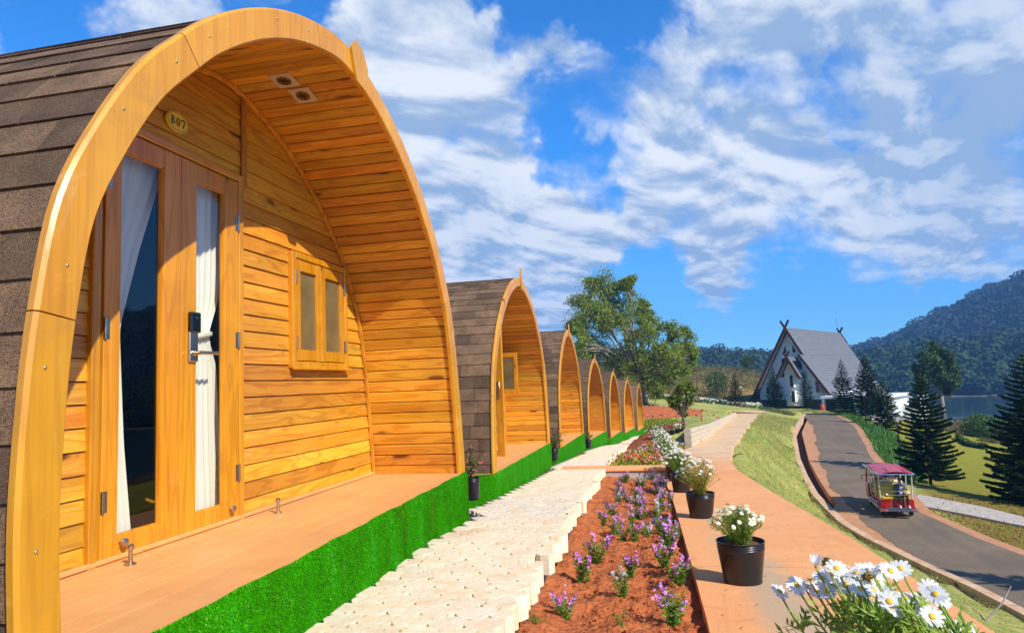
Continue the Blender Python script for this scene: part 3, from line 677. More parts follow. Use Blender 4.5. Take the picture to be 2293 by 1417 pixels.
# lake
lk = MB(); lk.add([(-200,95,LAKE_Z),(1500,95,LAKE_Z),(1500,700,LAKE_Z),(-200,700,LAKE_Z)], [(0,1,2,3)]); lk.add([(48,-300,LAKE_Z),(1500,-300,LAKE_Z),(1500,94.9,LAKE_Z),(48,94.9,LAKE_Z)], [(0,1,2,3)])
lk.ob('lake', M['water'], kind='structure', recalc=False)

# strips laid over it
def strip(name, xl, xr, zf, Y, mat, nx=6, skirt=.3, bulge=None, **props):
    Y = np.asarray(Y); P = []
    for y in Y:
        a, b = float(xl(y)), float(xr(y)); z = float(zf(y))
        row = [(a, y, z - skirt)] + [(a+(b-a)*i/nx, y, z + (bulge(a+(b-a)*i/nx, y) if bulge else 0)) for i in range(nx+1)] + [(b, y, z - skirt)]
        P.append(row)
    o = new_ob(name, grid_mesh(name, np.array(P).transpose(1,0,2), mat, smooth=False), **props); return o
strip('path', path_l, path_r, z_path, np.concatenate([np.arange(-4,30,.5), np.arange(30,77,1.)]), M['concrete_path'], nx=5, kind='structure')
# branch of the path that turns left at the top
Pb = []
bl = catmull([(9.2,72,-3.93),(6.2,76,-3.78),(2,79,-3.35),(-3,80.5,-2.85),(-9,80.5,-2.2),(-18,79,-1.6)], 6)
br = catmull([(11.0,77.5,-4.05),(7.6,80.3,-3.78),(2.6,82.6,-3.30),(-3,84,-2.8),(-9,84,-2.15),(-18,83,-1.5)], 6)
rows = []
for a, b in zip(bl, br): rows.append([a - (0,0,.4), a + (0,0,.06), (a+b)/2 + (0,0,.06), b + (0,0,.06), b - (0,0,.4)])
new_ob('path_branch', grid_mesh('path_branch', np.array(rows), M['concrete_path'], False), kind='structure')
ROADY = np.concatenate([np.arange(5,34,.5), np.arange(34,81,1.)])
jag = lambda y: .12*math.sin(y*.83) + .06*math.sin(y*1.9+1) + .035*math.sin(y*4.7) + .025*math.sin(y*9.1+2)
shoulder_l = lambda y: float(kerb_x(y)) + (.24 if y < 30.6 else .24 + .48*min(1, (y-30.6)/1.5))
strip('verge_dirt', shoulder_l, lambda y: float(asph_l(y))+.5, lambda y: z_road(y)+.0, ROADY, M['red_dust'], nx=2, kind='structure')
strip('road', lambda y: float(asph_l(y))+jag(y)*.7, lambda y: float(road_r(y))+.18*jag(y*.8), lambda y: z_road(y)+.012, np.concatenate([np.arange(5,34,.2), np.arange(34,80,.5)]), M['asphalt'], nx=4, kind='structure')
strip('verge_dirt_outer', lambda y: float(road_r(y))-.5, lambda y: float(road_r(y))+.45, lambda y: z_road(y)-.0, ROADY, M['red_dust'], nx=2, skirt=.5, kind='structure')
# kerb wall with the open drain beside it
kb = MB()
for i in range(len(ROADY)-1):
    y0, y1 = ROADY[i], ROADY[i+1]; x0, x1 = float(kerb_x(y0)), float(kerb_x(y1)); z0, z1 = float(z_road(y0)), float(z_road(y1))
    kb.add([(x0-.02,y0,z0-.6),(x0-.02,y0,z0+.08),(x0+.26,y0,z0+.08),(x0+.26,y0,z0-.6),(x1-.02,y1,z1-.6),(x1-.02,y1,z1+.08),(x1+.26,y1,z1+.08),(x1+.26,y1,z1-.6)], [(0,1,5,4),(1,2,6,5),(2,3,7,6)])
kb.ob('kerb', M['kerb'], kind='structure')
dt = MB()
for i in range(len(ROADY)-1):
    y0, y1 = ROADY[i], ROADY[i+1]
    if y0 < 30: continue
    x0, x1 = float(kerb_x(y0)), float(kerb_x(y1)); z0, z1 = float(z_road(y0)), float(z_road(y1)); w0, w1 = shoulder_l(y0)+.01, shoulder_l(y1)+.01
    dt.add([(x0+.19,y0,z0-.5),(w0,y0,z0-.5),(w0,y0,z0-.001),(x1+.19,y1,z1-.5),(w1,y1,z1-.5),(w1,y1,z1-.001)], [(0,1,4,3),(1,2,5,4)])
dt.ob('drain', M['ditch_earth'], kind='structure')
# grey concrete lay-by and thin track on the right
def ribbon(name, pts, w, mat, lift=.03, kind='structure'):
    c = catmull(pts, 6); d = np.gradient(c, axis=0); d /= np.linalg.norm(d[:, :2], axis=1, keepdims=True); nrm = np.stack([-d[:,1], d[:,0]], 1); ww = np.interp(np.linspace(0,1,len(c)), np.linspace(0,1,len(w)), w)
    rows = []
    for k in np.linspace(-1, 1, 5):
        q = c[:, :2] + nrm*(ww*k/2)[:, None]; rows.append(np.column_stack([q, ground(q[:,0], q[:,1]) + lift]))
    R_ = np.array(rows); R_[:, :, 2] = np.maximum(R_[:, :, 2], R_[:, :, 2].max(axis=0)[None] - .04)
    lo = R_[[0, -1]] - np.array([0, 0, .3]); R_ = np.concatenate([lo[:1], R_, lo[1:]])
    return new_ob(name, grid_mesh(name, R_, mat, False), kind=kind)
ribbon('lay_by', [(9.9,33.2),(11.5,31.2),(13.2,28.8),(15,26.4),(17,24),(20,20.5)], [2.2,2.0,1.2,.7,.55,.5], M['cement'], .09)

# ------------------------------------------------------------------ the pods
S = 1.75
HALF = [(1.214,-.06),(1.220,.0),(1.213,.2),(1.195,.385),(1.170,.56),(1.125,.76),(1.045,.92),(.935,1.085),(.815,1.209),(.71,1.305),(.545,1.42),(.36,1.513),(.165,1.575)]
def outline(lean=0., m=6):
    pts = [(-h, z) for h, z in HALF] + [(0, 1.60)] + [(h, z) for h, z in HALF[::-1]]
    pts = [((y - lean*(1-math.exp(-max(z,0)*1.6)))*S, z*S) for y, z in pts]
    c = catmull(pts, m)
    d = np.r_[0, np.cumsum(np.linalg.norm(np.diff(c, axis=0), axis=1))]
    return c, d
class Arch:
    def __init__(s, lean):
        s.c, s.d = outline(lean); s.L = s.d[-1]
        t = np.gradient(s.c, axis=0); t /= np.linalg.norm(t, axis=1, keepdims=True); s.t = t; s.n = np.stack([t[:,1], -t[:,0]], 1)  # inward
    def at(s, off, a, b, step=.09):
        """polyline at inward offset from arc length a to b (fractions of L) -> points, tangents, normals"""
        k = max(2, int((b-a)*s.L/step)+1); q = np.linspace(a*s.L, b*s.L, k)
        P = np.stack([np.interp(q, s.d, s.c[:,i]) for i in (0,1)], 1); N = np.stack([np.interp(q, s.d, s.n[:,i]) for i in (0,1)], 1)
        N /= np.linalg.norm(N, axis=1, keepdims=True); return P + N*off, N
    def band(s, mb, sect, a, b, step=.09):
        """sweep the section [(x, off), ...] (closed) along the arch"""
        k = max(2, int((b-a)*s.L/step)+1); n = len(sect); vs = []
        lines = [s.at(off, a, b, step)[0] for (x, off) in sect]
        for i in range(k):
            for j, (x, off) in enumerate(sect): vs.append((x, lines[j][i][0], lines[j][i][1]))
        fs = [(i*n+j, i*n+(j+1)%n, (i+1)*n+(j+1)%n, (i+1)*n+j) for i in range(k-1) for j in range(n)] + [tuple(range(n)), tuple(range((k-1)*n, k*n))[::-1]]
        mb.add(vs, fs)
    def half(s, off, z):
        """y of left and right inner faces at height z"""
        P, _ = s.at(off, 0, 1, .03); i = int(np.argmax(P[:,1])); 
        if z >= P[i,1]: return None
        return float(np.interp(z, P[:i+1,1], P[:i+1,0])), float(np.interp(z, P[i:,1][::-1], P[i:,0][::-1]))
LEN = 5.0; LIN = .122; WX = -.83
def tab_mesh(w):
    mb = MB(); h = .205; t0, t1 = .013, .003   # butt edge thicker
    x = w/2 - .002
    mb.add([(-x,0,0),(x,0,0),(x,h,0),(-x,h,0),(-x,0,t0),(x,0,t0),(x,h,t1),(-x,h,t1)], [(0,3,2,1),(4,5,6,7),(0,1,5,4),(1,2,6,5),(2,3,7,6),(3,0,4,7)])
    return mb.mesh('shingle', M['shingle'])
TABW = [.17,.22,.28,.34,.42]; TABS = [tab_mesh(w) for w in TABW]
def plank_mesh(L_, w, t=.016, c=.006):
    mb = MB(); hw = w/2-.0026
    prof = [(-hw,-t),(-hw,-c),(-hw+c,0),(hw-c,0),(hw,-c),(hw,-t)]   # (across, up)
    mb.prism(prof, 0, L_, 'x'); return mb.mesh('plank', M['pine_x'])
PLM = plank_mesh(.795, .0925)
def put(name, me, parent, Mx, **p):
    o = bpy.data.objects.new(name, me); COL.objects.link(o); o.parent = parent; o.matrix_local = Mx
    for k, v in p.items(): o[k] = v
    return o
def basis(X, Y, Z, loc):
    m = Matrix.Identity(4)
    for i, v in enumerate((X, Y, Z)):
        for r in range(3): m[r][i] = v[r]
    for r in range(3): m[r][3] = loc[r]
    return m
def make_door(root, y0, y1, gy0, gy1, label=None, hinge_right=False, lock=False, angle=0.):
    """leaf in a frame whose origin is the hinge edge"""
    hy = y1 if hinge_right else y0
    d = MB(); X0, X1 = -.02, .02; zt = 2.045; zb = -.016; g0, g1 = .078, 1.945
    a, b, c, e = y0-hy, gy0-hy, gy1-hy, y1-hy
    for (p, q) in ((a, b), (c, e)): d.bbox((0, (p+q)/2, (zb+zt)/2), (.04, q-p, zt-zb), .003)
    mbo = MB()
    for (p, q) in ((zb, g0), (g1, zt)): d.bbox((-.001, (b+c)/2, (p+q)/2), (.036, c-b+.001, q-p), .003)
    for (p, q) in ((b, b+.010), (c-.010, c)): d.box((.0, (p+q)/2, (g0+g1)/2), (.022, q-p, g1-g0))
    for (p, q) in ((g0, g0+.010), (g1-.010, g1)): d.box((.0, (b+c)/2, (p+q)/2), (.022, c-b-.021, q-p))
    do = d.ob('door', M['door_wood'], root); do.location = (WX+.015, hy, 0); do.rotation_euler = (0, 0, angle)
    g = MB(); g.box((-.004, (b+c)/2, (g0+g1)/2), (.005, c-b-.018, g1-g0-.018)); g.ob('glass', M['glass'], do)
    for z in (.25, 1.05, 1.78):
        h = MB(); h.lathe([(.008,-.05),(.008,.05)], (.024, 0 + (.004 if not hinge_right else -.004), z), 10)
        for k in (-.03, 0, .03): h.lathe([(.0092,-.001),(.0092,.001)], (.024, 0 + (.004 if not hinge_right else -.004), z+k), 10)
        h.box((.0215, (.018 if not hinge_right else -.018), z), (.003, .028, .095)); h.ob('hinge', M['steel'], do, smooth=True)
    k = MB(); ky_ = (y0+.115-hy) if not hinge_right else (y1-.09-hy)
    k.lathe([(.006,0),(.010,.004),(.010,.018),(.019,.022),(.019,.034),(.012,.038)], (.02, ky_, .05), 16, Matrix.Rotation(PI/2, 3, 'Y')); k.ob('door_stop_knob', M['steel'], do, smooth=True)
    if lock:
        ly = a + .088 if hinge_right else e - .088
        l = MB(); l.bbox((.028, ly, 1.005), (.018, .072, .20), .006); lo = l.ob('lock', M['steel'], do)
        l2 = MB(); l2.bbox((.034, ly+.004, 1.125), (.030, .080, .115), .006); l2.ob('lock_cover', M['black_gloss'], lo)
        l3 = MB(); l3.lathe([(.017,0),(.017,.006),(.011,.010),(.011,.045)], (.036, ly, .955), 16, Matrix.Rotation(PI/2, 3, 'Y'))
        l3.tube([(.078, ly-.006, .955), (.084, ly+.03, .955), (.084, ly+.145, .957)], [.0105,.0100,.0095], 12); l3.ob('handle', M['steel'], lo, smooth=True)
        li = MB(); li.bbox((-.026, ly, 1.03), (.012, .072, .26), .004); li.tube([(-.03,ly,.955),(-.075,ly,.955),(-.082,ly-.03,.955),(-.082,ly-.13,.957)] if not hinge_right else [(-.03,ly,.955),(-.075,ly,.955),(-.082,ly+.03,.955),(-.082,ly+.13,.957)], .010, 10); li.ob('inner_handle', M['steel'], lo, smooth=True)
        l4 = MB(); l4.box((.0495, ly+.004, 1.15), (.001, .030, .012)); l4.ob('lock_display', M['pane_dark'], lo)
        return do
    return do
def make_window(root, swing=0):
    y0, y1, z0, z1 = .638, 1.497, .888, 1.728
    f = MB(); w = .048
    f.bbox((WX+.012, (y0+w/2), (z0+z1)/2), (.075, w, z1-z0), .005); f.bbox((WX+.012, (y1-w/2), (z0+z1)/2), (.075, w, z1-z0), .005)
    f.bbox((WX+.0125, (y0+y1)/2, z1-w/2), (.074, y1-y0-2*w-.001, w), .005); f.bbox((WX+.0125, (y0+y1)/2, z0+w/2), (.074, y1-y0-2*w-.001, w), .005)
    f.bbox((WX+.058, (y0+y1)/2, z0-.002), (.032, y1-y0+.02, .022), .004)
    fo = f.ob('window', M['door_wood'], root)
    ym = (y0+y1)/2 - .005
    for (a, b, hl) in ((y0+w+.003, ym-.002, 1), (ym+.002, y1-w-.003, 0)):
        s = MB(); sw = .066; za, zb = z0+w+.004, z1-w-.004
        s.bbox((WX+.026, a+sw/2, (za+zb)/2), (.034, sw, zb-za), .003); s.bbox((WX+.026, b-sw/2, (za+zb)/2), (.034, sw, zb-za), .003)
        s.bbox((WX+.0255, (a+b)/2, za+.042), (.033, b-a-2*sw-.001, .080), .003); s.bbox((WX+.0255, (a+b)/2, zb-.042), (.033, b-a-2*sw-.001, .080), .003)
        so_ = s.ob('sash', M['door_wood'], fo)
        if swing and not hl: so_.matrix_local = Matrix.Translation((WX+.045, b, 0)) @ Matrix.Rotation(swing, 4, 'Z') @ Matrix.Translation((-WX-.045, -b, 0))
        g = MB(); g.box((WX+.020, (a+b)/2, (za+zb)/2), (.006, b-a-2*sw+.01, zb-za-.15)); g.ob('pane', M['frosted_glass'], so_)
        for z in (za+.13, zb-.13):
            h = MB(); yy = a-.001 if hl else b+.001
            h.lathe([(.0075,-.048),(.0075,.048)], (WX+.05, yy, z), 10); h.box((WX+.045, yy+(.008 if hl else -.008), z), (.004, .018, .09)); h.ob('hinge', M['steel'], so_, smooth=True)
    return fo
def drape(name, zl, left, right, x, folds, amp, mat, parent, k=44, rows_=40):
    P = []
    for i in range(rows_+1):
        z = zl[0] + (zl[-1]-zl[0])*i/rows_; a = np.interp(z, zl, left); b = np.interp(z, zl, right); row = []
        wd = b-a
        for j in range(k+1):
            u = j/k; am = amp*min(1.4, max(.5, .25/max(wd,.05)*.5))
            row.append((x + am*math.sin(u*folds*2*PI + .7*math.sin(z*2.1)) + .3*am*math.sin(u*folds*5*PI+z*3), a + wd*(u + .02*math.sin(u*folds*2*PI*1.0+1.3)), z))
        P.append(row)
    return new_ob(name, grid_mesh(name, np.array(P), mat), parent)
def find_vault(px, py, org, h, arch, off):
    """where the sight line through a spot of the photo meets the vault lining of a pod"""
    r = ray(px, py); best = None
    P, N = arch.at(off, 0, 1, .01); Ri = Matrix.Rotation(-h, 3, 'Z')
    for x in np.linspace(-.8, -.05, 200):
        o = Vector(org); q = Ri @ (r); oo = Ri @ (-o); t = (x - oo.x)/q.x; p = oo + q*t
        dd = np.hypot(P[:,0]-p.y, P[:,1]-p.z); i = int(dd.argmin())
        if best is None or dd[i] < best[0]: best = (dd[i], x, P[i], N[i])
    return best
def deck_out(y): return float(np.interp(y, [-2.2,-1.8,-1.0,.3,1.1,2.15], [.10,.10,.095,.045,.03,.0]))
def make_pod(org, h, arch, label, near=2, pod1=False, group='arched wooden pods in a row'):
    root = thing('camping_pod', label, 'cabin', org, h, group)
    # frame of glued curved boards
    sect = [(-.034,.000),(-.011,.000),(0,.011),(0,.136),(-.006,.143),(-.034,.143)]
    cuts = [0,.135,.30,.455,.62,.80,1] if near else [0, 1]
    for a, b in zip(cuts, cuts[1:]):
        mb = MB(); arch.band(mb, sect, a + (.0003 if a else 0), b - (.0003 if b < 1 else 0), .07); mb.ob('arch_segment', M['frame_wood'], root, smooth=True)
    if pod1:
        for q in (.05,.115,.155,.235,.285,.32,.40,.44,.47,.53,.60,.64,.72,.79,.86,.93):
            P_, _ = arch.at(.045 + .05*random.random(), q, q+1e-6); mb = MB(); mb.ball((.0005, P_[0][0], P_[0][1]), (.004,.006,.006), 8, 5); mb.ob('screw_head', M['brass'], root, smooth='all')
    mb = MB(); arch.band(mb, [(-.0345,.04),(-.0345,.102),(-LEN,.102),(-LEN,.04)], 0, 1, .15); mb.ob('roof_shell', M['membrane'], root)
    mb = MB(); bp, _ = arch.at(.05, 0, 1, .15); mb.prism([tuple(p) for p in bp], -LEN-.02, -LEN+.02, 'x'); mb.ob('back_wall', M['pine_y'], root)
    if near: mb = MB(); mb.box((-2.9, 0, -.06), (4.1, 3.9, .05)); mb.ob('inner_floor', M['pine_x'], root)
    # shingles, course by course up both sides
    exp_ = .162; nrow = int(arch.L/2/exp_) + 1; rec = []
    for side in (0, 1):
        for r_ in range(nrow):
            s0 = r_*exp_ + .06
            if s0 > arch.L/2 - .01: continue
            x = -.036 - random.random()*.0; first = True
            while x > -LEN:
                k = random.randrange(5); w = TABW[k]
                if first: w_ = w; x += random.random()*.0; first = False
                if x - w < -LEN - .2: break
                rec.append((side, s0, x - w/2, k)); x -= w
    Pq, Nq = arch.at(.028, 0, 1, .02); dq = np.linspace(0, arch.L, len(Pq))
    RI = Matrix.Rotation(h, 3, 'Z'); items = []
    for side, s0, xc, k in rec:
        a = s0 if side == 0 else arch.L - s0; b = min(s0+.19, arch.L/2) if side == 0 else max(arch.L - s0 - .19, arch.L/2)
        p = np.array([np.interp(a, dq, Pq[:,0]), np.interp(a, dq, Pq[:,1])]); q = np.array([np.interp(b, dq, Pq[:,0]), np.interp(b, dq, Pq[:,1])])
        u = Vector((0, q[0]-p[0], q[1]-p[1])).normalized()
        if u.length < .5: continue
        xx = Vector((1,0,0)) if side == 0 else Vector((-1,0,0)); nn = xx.cross(u)
        loc = Vector((xc + random.uniform(-.003,.003), p[0], p[1])) + nn*.0015*random.random()
        Mx = basis(xx, (u + Vector((random.uniform(-.006,.006),0,0))).normalized(), nn, loc)
        wpos = RI @ loc + Vector(org); front = (wpos).dot(-(RI @ nn)) > 0
        items.append((0 if front else 1, wpos.length, k, Mx))
    items.sort(key=lambda t: t[:2])
    lim = 296 if near else 0
    for vis, d_, k, Mx in items[:lim]: put('shingle', TABS[k], root, Mx)
    Vs, Fs = [], []
    for vis, d_, k, Mx in items[lim:]:
        me = TABS[k]; co = np.array([tuple(Mx @ v.co) for v in me.vertices]); fs = np.array([tuple(p.vertices) for p in me.polygons]); Vs.append((co, fs))
    if Vs: V, F = merge_np(Vs); new_ob('shingle', np_mesh('shingle_many', V, F, M['shingle_many']), root, kind='stuff')
    mb = MB(); arch.band(mb, [(-.036,.006),(-.036,.024),(-LEN,.024),(-LEN,.006)], .482, .518, .04); mb.ob('ridge_cap', M['shingle_many'], root)
    # boarded soffit of the porch vault
    pp, nn_ = arch.at(LIN, .008, .992, .094); cnt = len(pp)-1; Vs = []
    for i in range(cnt):
        a, b = pp[i], pp[i+1]; mid = (a+b)/2; t = Vector((0, *(b-a))).normalized(); up = Vector((1,0,0)).cross(t)
        # up must face inward
        inn = Vector((0, *(nn_[i]+nn_[i+1]))).normalized()
        if up.dot(inn) < 0: t = -t; up = Vector((1,0,0)).cross(t)
        wd = (Vector((0,*b))-Vector((0,*a))).length
        Mx = basis(Vector((1,0,0)), t*(wd/.0925), up, Vector((WX, mid[0], mid[1])) - up*random.random()*.0016)
        if near: put('vault_plank', PLM, root, Mx)
        else: Vs.append((np.array([tuple(Mx @ v.co) for v in PLM.vertices]), [tuple(p.vertices) for p in PLM.polygons]))
    if Vs:
        mb = MB()
        for V, F in Vs: mb.add(V, F)
        mb.ob('vault_plank', M['pine_x'], root, recalc=False, kind='stuff')
    # cladding of the inner front wall, openings left for the door and window
    rowh = .1045; z = -.03; bk = MB(); allb = MB()
    while True:
        lo, hi = arch.half(LIN-.004, z), arch.half(LIN-.004, z+rowh)
        if lo is None: break
        if hi is None: hi = ((lo[0]+lo[1])/2-.01, (lo[0]+lo[1])/2+.01)
        spans = [[lo[0], lo[1], hi[0], hi[1]]]
        def cut(sp, a, b):
            o_ = []
            for l0, r0, l1, r1 in sp:
                if l0 < a: o_.append([l0, min(r0,a), l1, min(r1,a)])
                if r0 > b: o_.append([max(l0,b), r0, max(l1,b), r1])
                if l0 >= a and r0 <= b: pass
            return [q for q in o_ if q[1]-q[0] > .01]
        zc = z + rowh/2
        if zc < 2.075: spans = cut(spans, -1.062, .045)
        if .90 < zc < 1.72: spans = cut(spans, .66, 1.475)
        for l0, r0, l1, r1 in spans:
            x0, x1, xb = WX+.016, WX+.006, WX-.004; zt = z+rowh-.005
            vs = [(x0,l0,z),(x0,r0,z),(x1,r1,zt),(x1,l1,zt),(xb,l0,z),(xb,r0,z),(xb,r1,zt),(xb,l1,zt),(x0-.004,l0,z-.0)]
            fs = [(0,1,2,3),(4,7,6,5),(0,4,5,1),(3,2,6,7),(0,3,7,4),(1,5,6,2)]
            if near:
                mb = MB(); mb.add(vs[:8], fs); mb.ob('wall_board', M['pine_y'], root)
            else: allb.add(vs[:8], fs)
            bk.add([(WX-.005,l0,z),(WX-.005,r0,z),(WX-.005,r1,z+rowh),(WX-.005,l1,z+rowh),(WX-.06,l0,z),(WX-.06,r0,z),(WX-.06,r1,z+rowh),(WX-.06,l1,z+rowh)], fs)
        z += rowh
    if allb.v: allb.ob('wall_board', M['pine_y'], root, kind='stuff')
    bk.ob('wall_core', M['membrane'], root)
    # trim along the foot of the vault against the wall
    for a, b in ([(.012,.2),(.2,.36),(.36,.44),(.44,.56),(.56,.78),(.78,.988)] if near else [(.012,.988)]):
        mb = MB(); j = random.uniform(0,.004); arch.band(mb, [(WX+.017,LIN+.001+j),(WX+.040,LIN+.001+j),(WX+.040,LIN+.026+j),(WX+.017,LIN+.026+j)], a+.0004, b-.0004, .08); mb.ob('corner_trim', M['pine_z'], root)
    mb = MB(); mb.bbox((WX+.030, .5*sum(arch.half(LIN+.03,0.02)), -.016), (.026, 4.0, .022), .004); mb.ob('skirting', M['deck_paint'], root)
    # deck
    dz = -.030 if pod1 else 0.; yl, yr = arch.half(.012, 0.0); nb = 6; x0 = WX-.03; bw = (0.004-x0)/nb
    for i in range(nb):
        if pod1 and i == nb-1:
            ys = np.linspace(yl, yr, 14); mb = MB(); mb.prism([(x0+bw*i+.0004, yr), (x0+bw*i+.0004, yl)] + [(.004+deck_out(y), y) for y in ys], dz-.035, dz-.001, 'z')
        else: mb = MB(); mb.bbox((x0+bw*(i+.5), (yl+yr)/2, dz-.018), (bw-.0022, yr-yl, .034), .0012)
        mb.ob('floor_board', M['deck_paint'], root)
    # door frame, doors, window
    if near:
        for (c, d) in (((WX+.010,-1.066,1.025),(.062,.048,2.15)), ((WX+.010,.047,1.025),(.062,.046,2.15)), ((WX+.0095,-.5095,2.076),(.061,1.062,.046)), ((WX+.02,-.5095,-.024),(.05,1.062,.010))):
            mb = MB(); mb.bbox(c, d, .005); mb.ob('door_frame', M['door_wood_y' if d[1] > 1 else 'door_wood'], root)
        make_door(root, -1.020, -.501, -.925, -.630)
        make_door(root, -.497, .021, -.372, -.112, hinge_right=True, lock=True, angle=(0 if pod1 else 1.27))
        make_window(root, 0 if pod1 else 1.45)
        cu = drape('curtain', [0.03,.5,1.02,1.08,1.5,2.0], [-.96,-.95,-.94,-.94,-.94,-.94], [-.73,-.79,-.83,-.83,-.70,-.52], WX-.06, 5, .014, M['curtain'], root)
        cu = drape('curtain', [0.03,.5,.9,1.04,1.10,1.3,2.0], [-.37,-.37,-.33,-.29,-.29,-.35,-.38], [-.02,-.05,-.08,-.14,-.14,-.05,-.02], WX-.06, 6, .015, M['curtain'], root)
        tie = MB(); tie.tube([(WX-.060+.024*math.cos(a), -.215+.085*math.sin(a), 1.07+.015*math.sin(a)) for a in np.linspace(0, 2*PI, 17)], .018, 8, cap=False); tie.ob('curtain_tie', M['satin_hem'], cu, smooth='all')
        for yy in (-.985, .235):
            mb = MB(); mb.lathe([(.026,0),(.026,.006),(.012,.010),(.009,.055),(.010,.062),(.016,.075),(.013,.088),(.004,.093)], (WX+.165, yy, -.03 if pod1 else 0), 18); mb.ob('door_stop', M['steel'], root, smooth=True)
    if pod1:
        mb = MB(); mb.bbox((WX+.025, .095, 2.345), (.018, .046, .62), .004); mb.ob('batten', M['pine_z'], root)
        # number plate
        mb = MB(); mb.lathe([(1,0),(1,.010),(.97,.013)], (0,0,0), 40, Matrix.Rotation(PI/2, 3, 'Y') @ Matrix.Diagonal((.058,.088,1)).to_3x3()); sg = mb.ob('number_plate', M['sign_gold'], root, smooth=True); sg.location = (WX+.018, -.525, 2.235)
        mb = MB(); ring = [(.0148, .081*math.cos(a), .051*math.sin(a)) for a in np.linspace(0, 2*PI, 41)]; mb.tube(ring, .0009, 4, cap=False); mb.ob('plate_line', M['black_print'], sg)
        # B07 in a bold face with slab serifs
        lt = MB()
        def lbox(y0, y1, z0, z1): lt.box((.0142, (y0+y1)/2, (z0+z1)/2), (.002, y1-y0, z1-z0))
        H = .048; W_ = .034
        def ringp(cy, cz, ry, rz, ty, tz, a0, a1, n=14):
            A = np.linspace(a0, a1, n); vs = []
            for a in A:
                vs += [(.0153, cy+ry*math.cos(a), cz+rz*math.sin(a)), (.0153, cy+(ry-ty)*math.cos(a), cz+(rz-tz)*math.sin(a))]
            lt.add(vs, [(2*i, 2*i+1, 2*i+3, 2*i+2) for i in range(n-1)])
        y = -.058; lbox(y+.004, y+.012, -H/2, H/2); lbox(y, y+.014, H/2-.003, H/2); lbox(y, y+.014, -H/2, -H/2+.003)
        ringp(y+.012, .0125, .017, .0115, .0075, .003, -PI/2, PI/2); ringp(y+.012, -.0115, .020, .0125, .0085, .003, -PI/2, PI/2)
        ringp(0, 0, .0155, .0245, .0085, .003, 0, 2*PI, 26)
        y = .026; lbox(y, y+.030, H/2-.007, H/2); lbox(y, y+.003, H/2-.015, H/2)
        lt.add([(.0153,y+.030,H/2-.006),(.0153,y+.024,H/2-.006),(.0153,y+.008,-H/2),(.0153,y+.018,-H/2)], [(0,1,2,3)])
        lt.ob('plate_lettering', M['black_print'], sg, recalc=False)
        # two square vents in the soffit
        for px, py in ((637,178),(679,212)):
            d_, x, p, nrm = find_vault(px, py, org, h, arch, LIN); up = Vector((0, nrm[0], nrm[1])); X = Vector((1,0,0)); t = up.cross(X)
            Mx = basis(X, t, up, Vector((x, p[0], p[1])) + up*.002)
            mb = MB(); mb.bbox((0,0,.004), (.145,.145,.008), .002); v = mb.ob('soffit_light', M['vent_cream'], root); v.matrix_local = Mx
            mb = MB(); mb.lathe([(.046,.0),(.046,.0105),(.041,.012),(.041,.0095),(.001,.0095)], (0,0,0), 28); mb.ob('bezel', M['vent_gold'], v, smooth=True)
            mb = MB()
            for a in range(0, 360, 45):
                Rm = Matrix.Rotation(math.radians(a), 3, 'Z'); mb.box(Rm @ Vector((.024,0,.011)), (.026,.007,.003), Rm)
            mb.lathe([(.010,.0095),(.010,.0125),(.001,.0125)], (0,0,0), 12); mb.ob('grille', M['black_print'], v)
    # pointed fin on the crown of the arch
    P1, _ = arch.at(0, .5, .5+1e-6); ya, za = P1[0]
    fin = [(-.020,-.20),(-.062,-.03),(-.052,.085),(-.012,.16),(.035,.105),(.060,-.03),(.022,-.215)]
    yo = .20 if pod1 else 0.0; zo = (-.04) if pod1 else 0
    Mr = 0.13 if pod1 else 0
    pts = [(ya+yo+ (y*math.cos(Mr)+z*math.sin(Mr))*1.15, za+zo+(-y*math.sin(Mr)+z*math.cos(Mr))) for y, z in fin]
    if pod1: pts = [(-.032,2.794),(.030,2.866),(.129,2.850),(.205,2.750),(.200,2.715),(.124,2.598),(.041,2.611)]
    mb = MB(); mb.prism(pts, .001, .017, 'x'); mb.ob('crown_fin', M['frame_wood'], root)
    return root
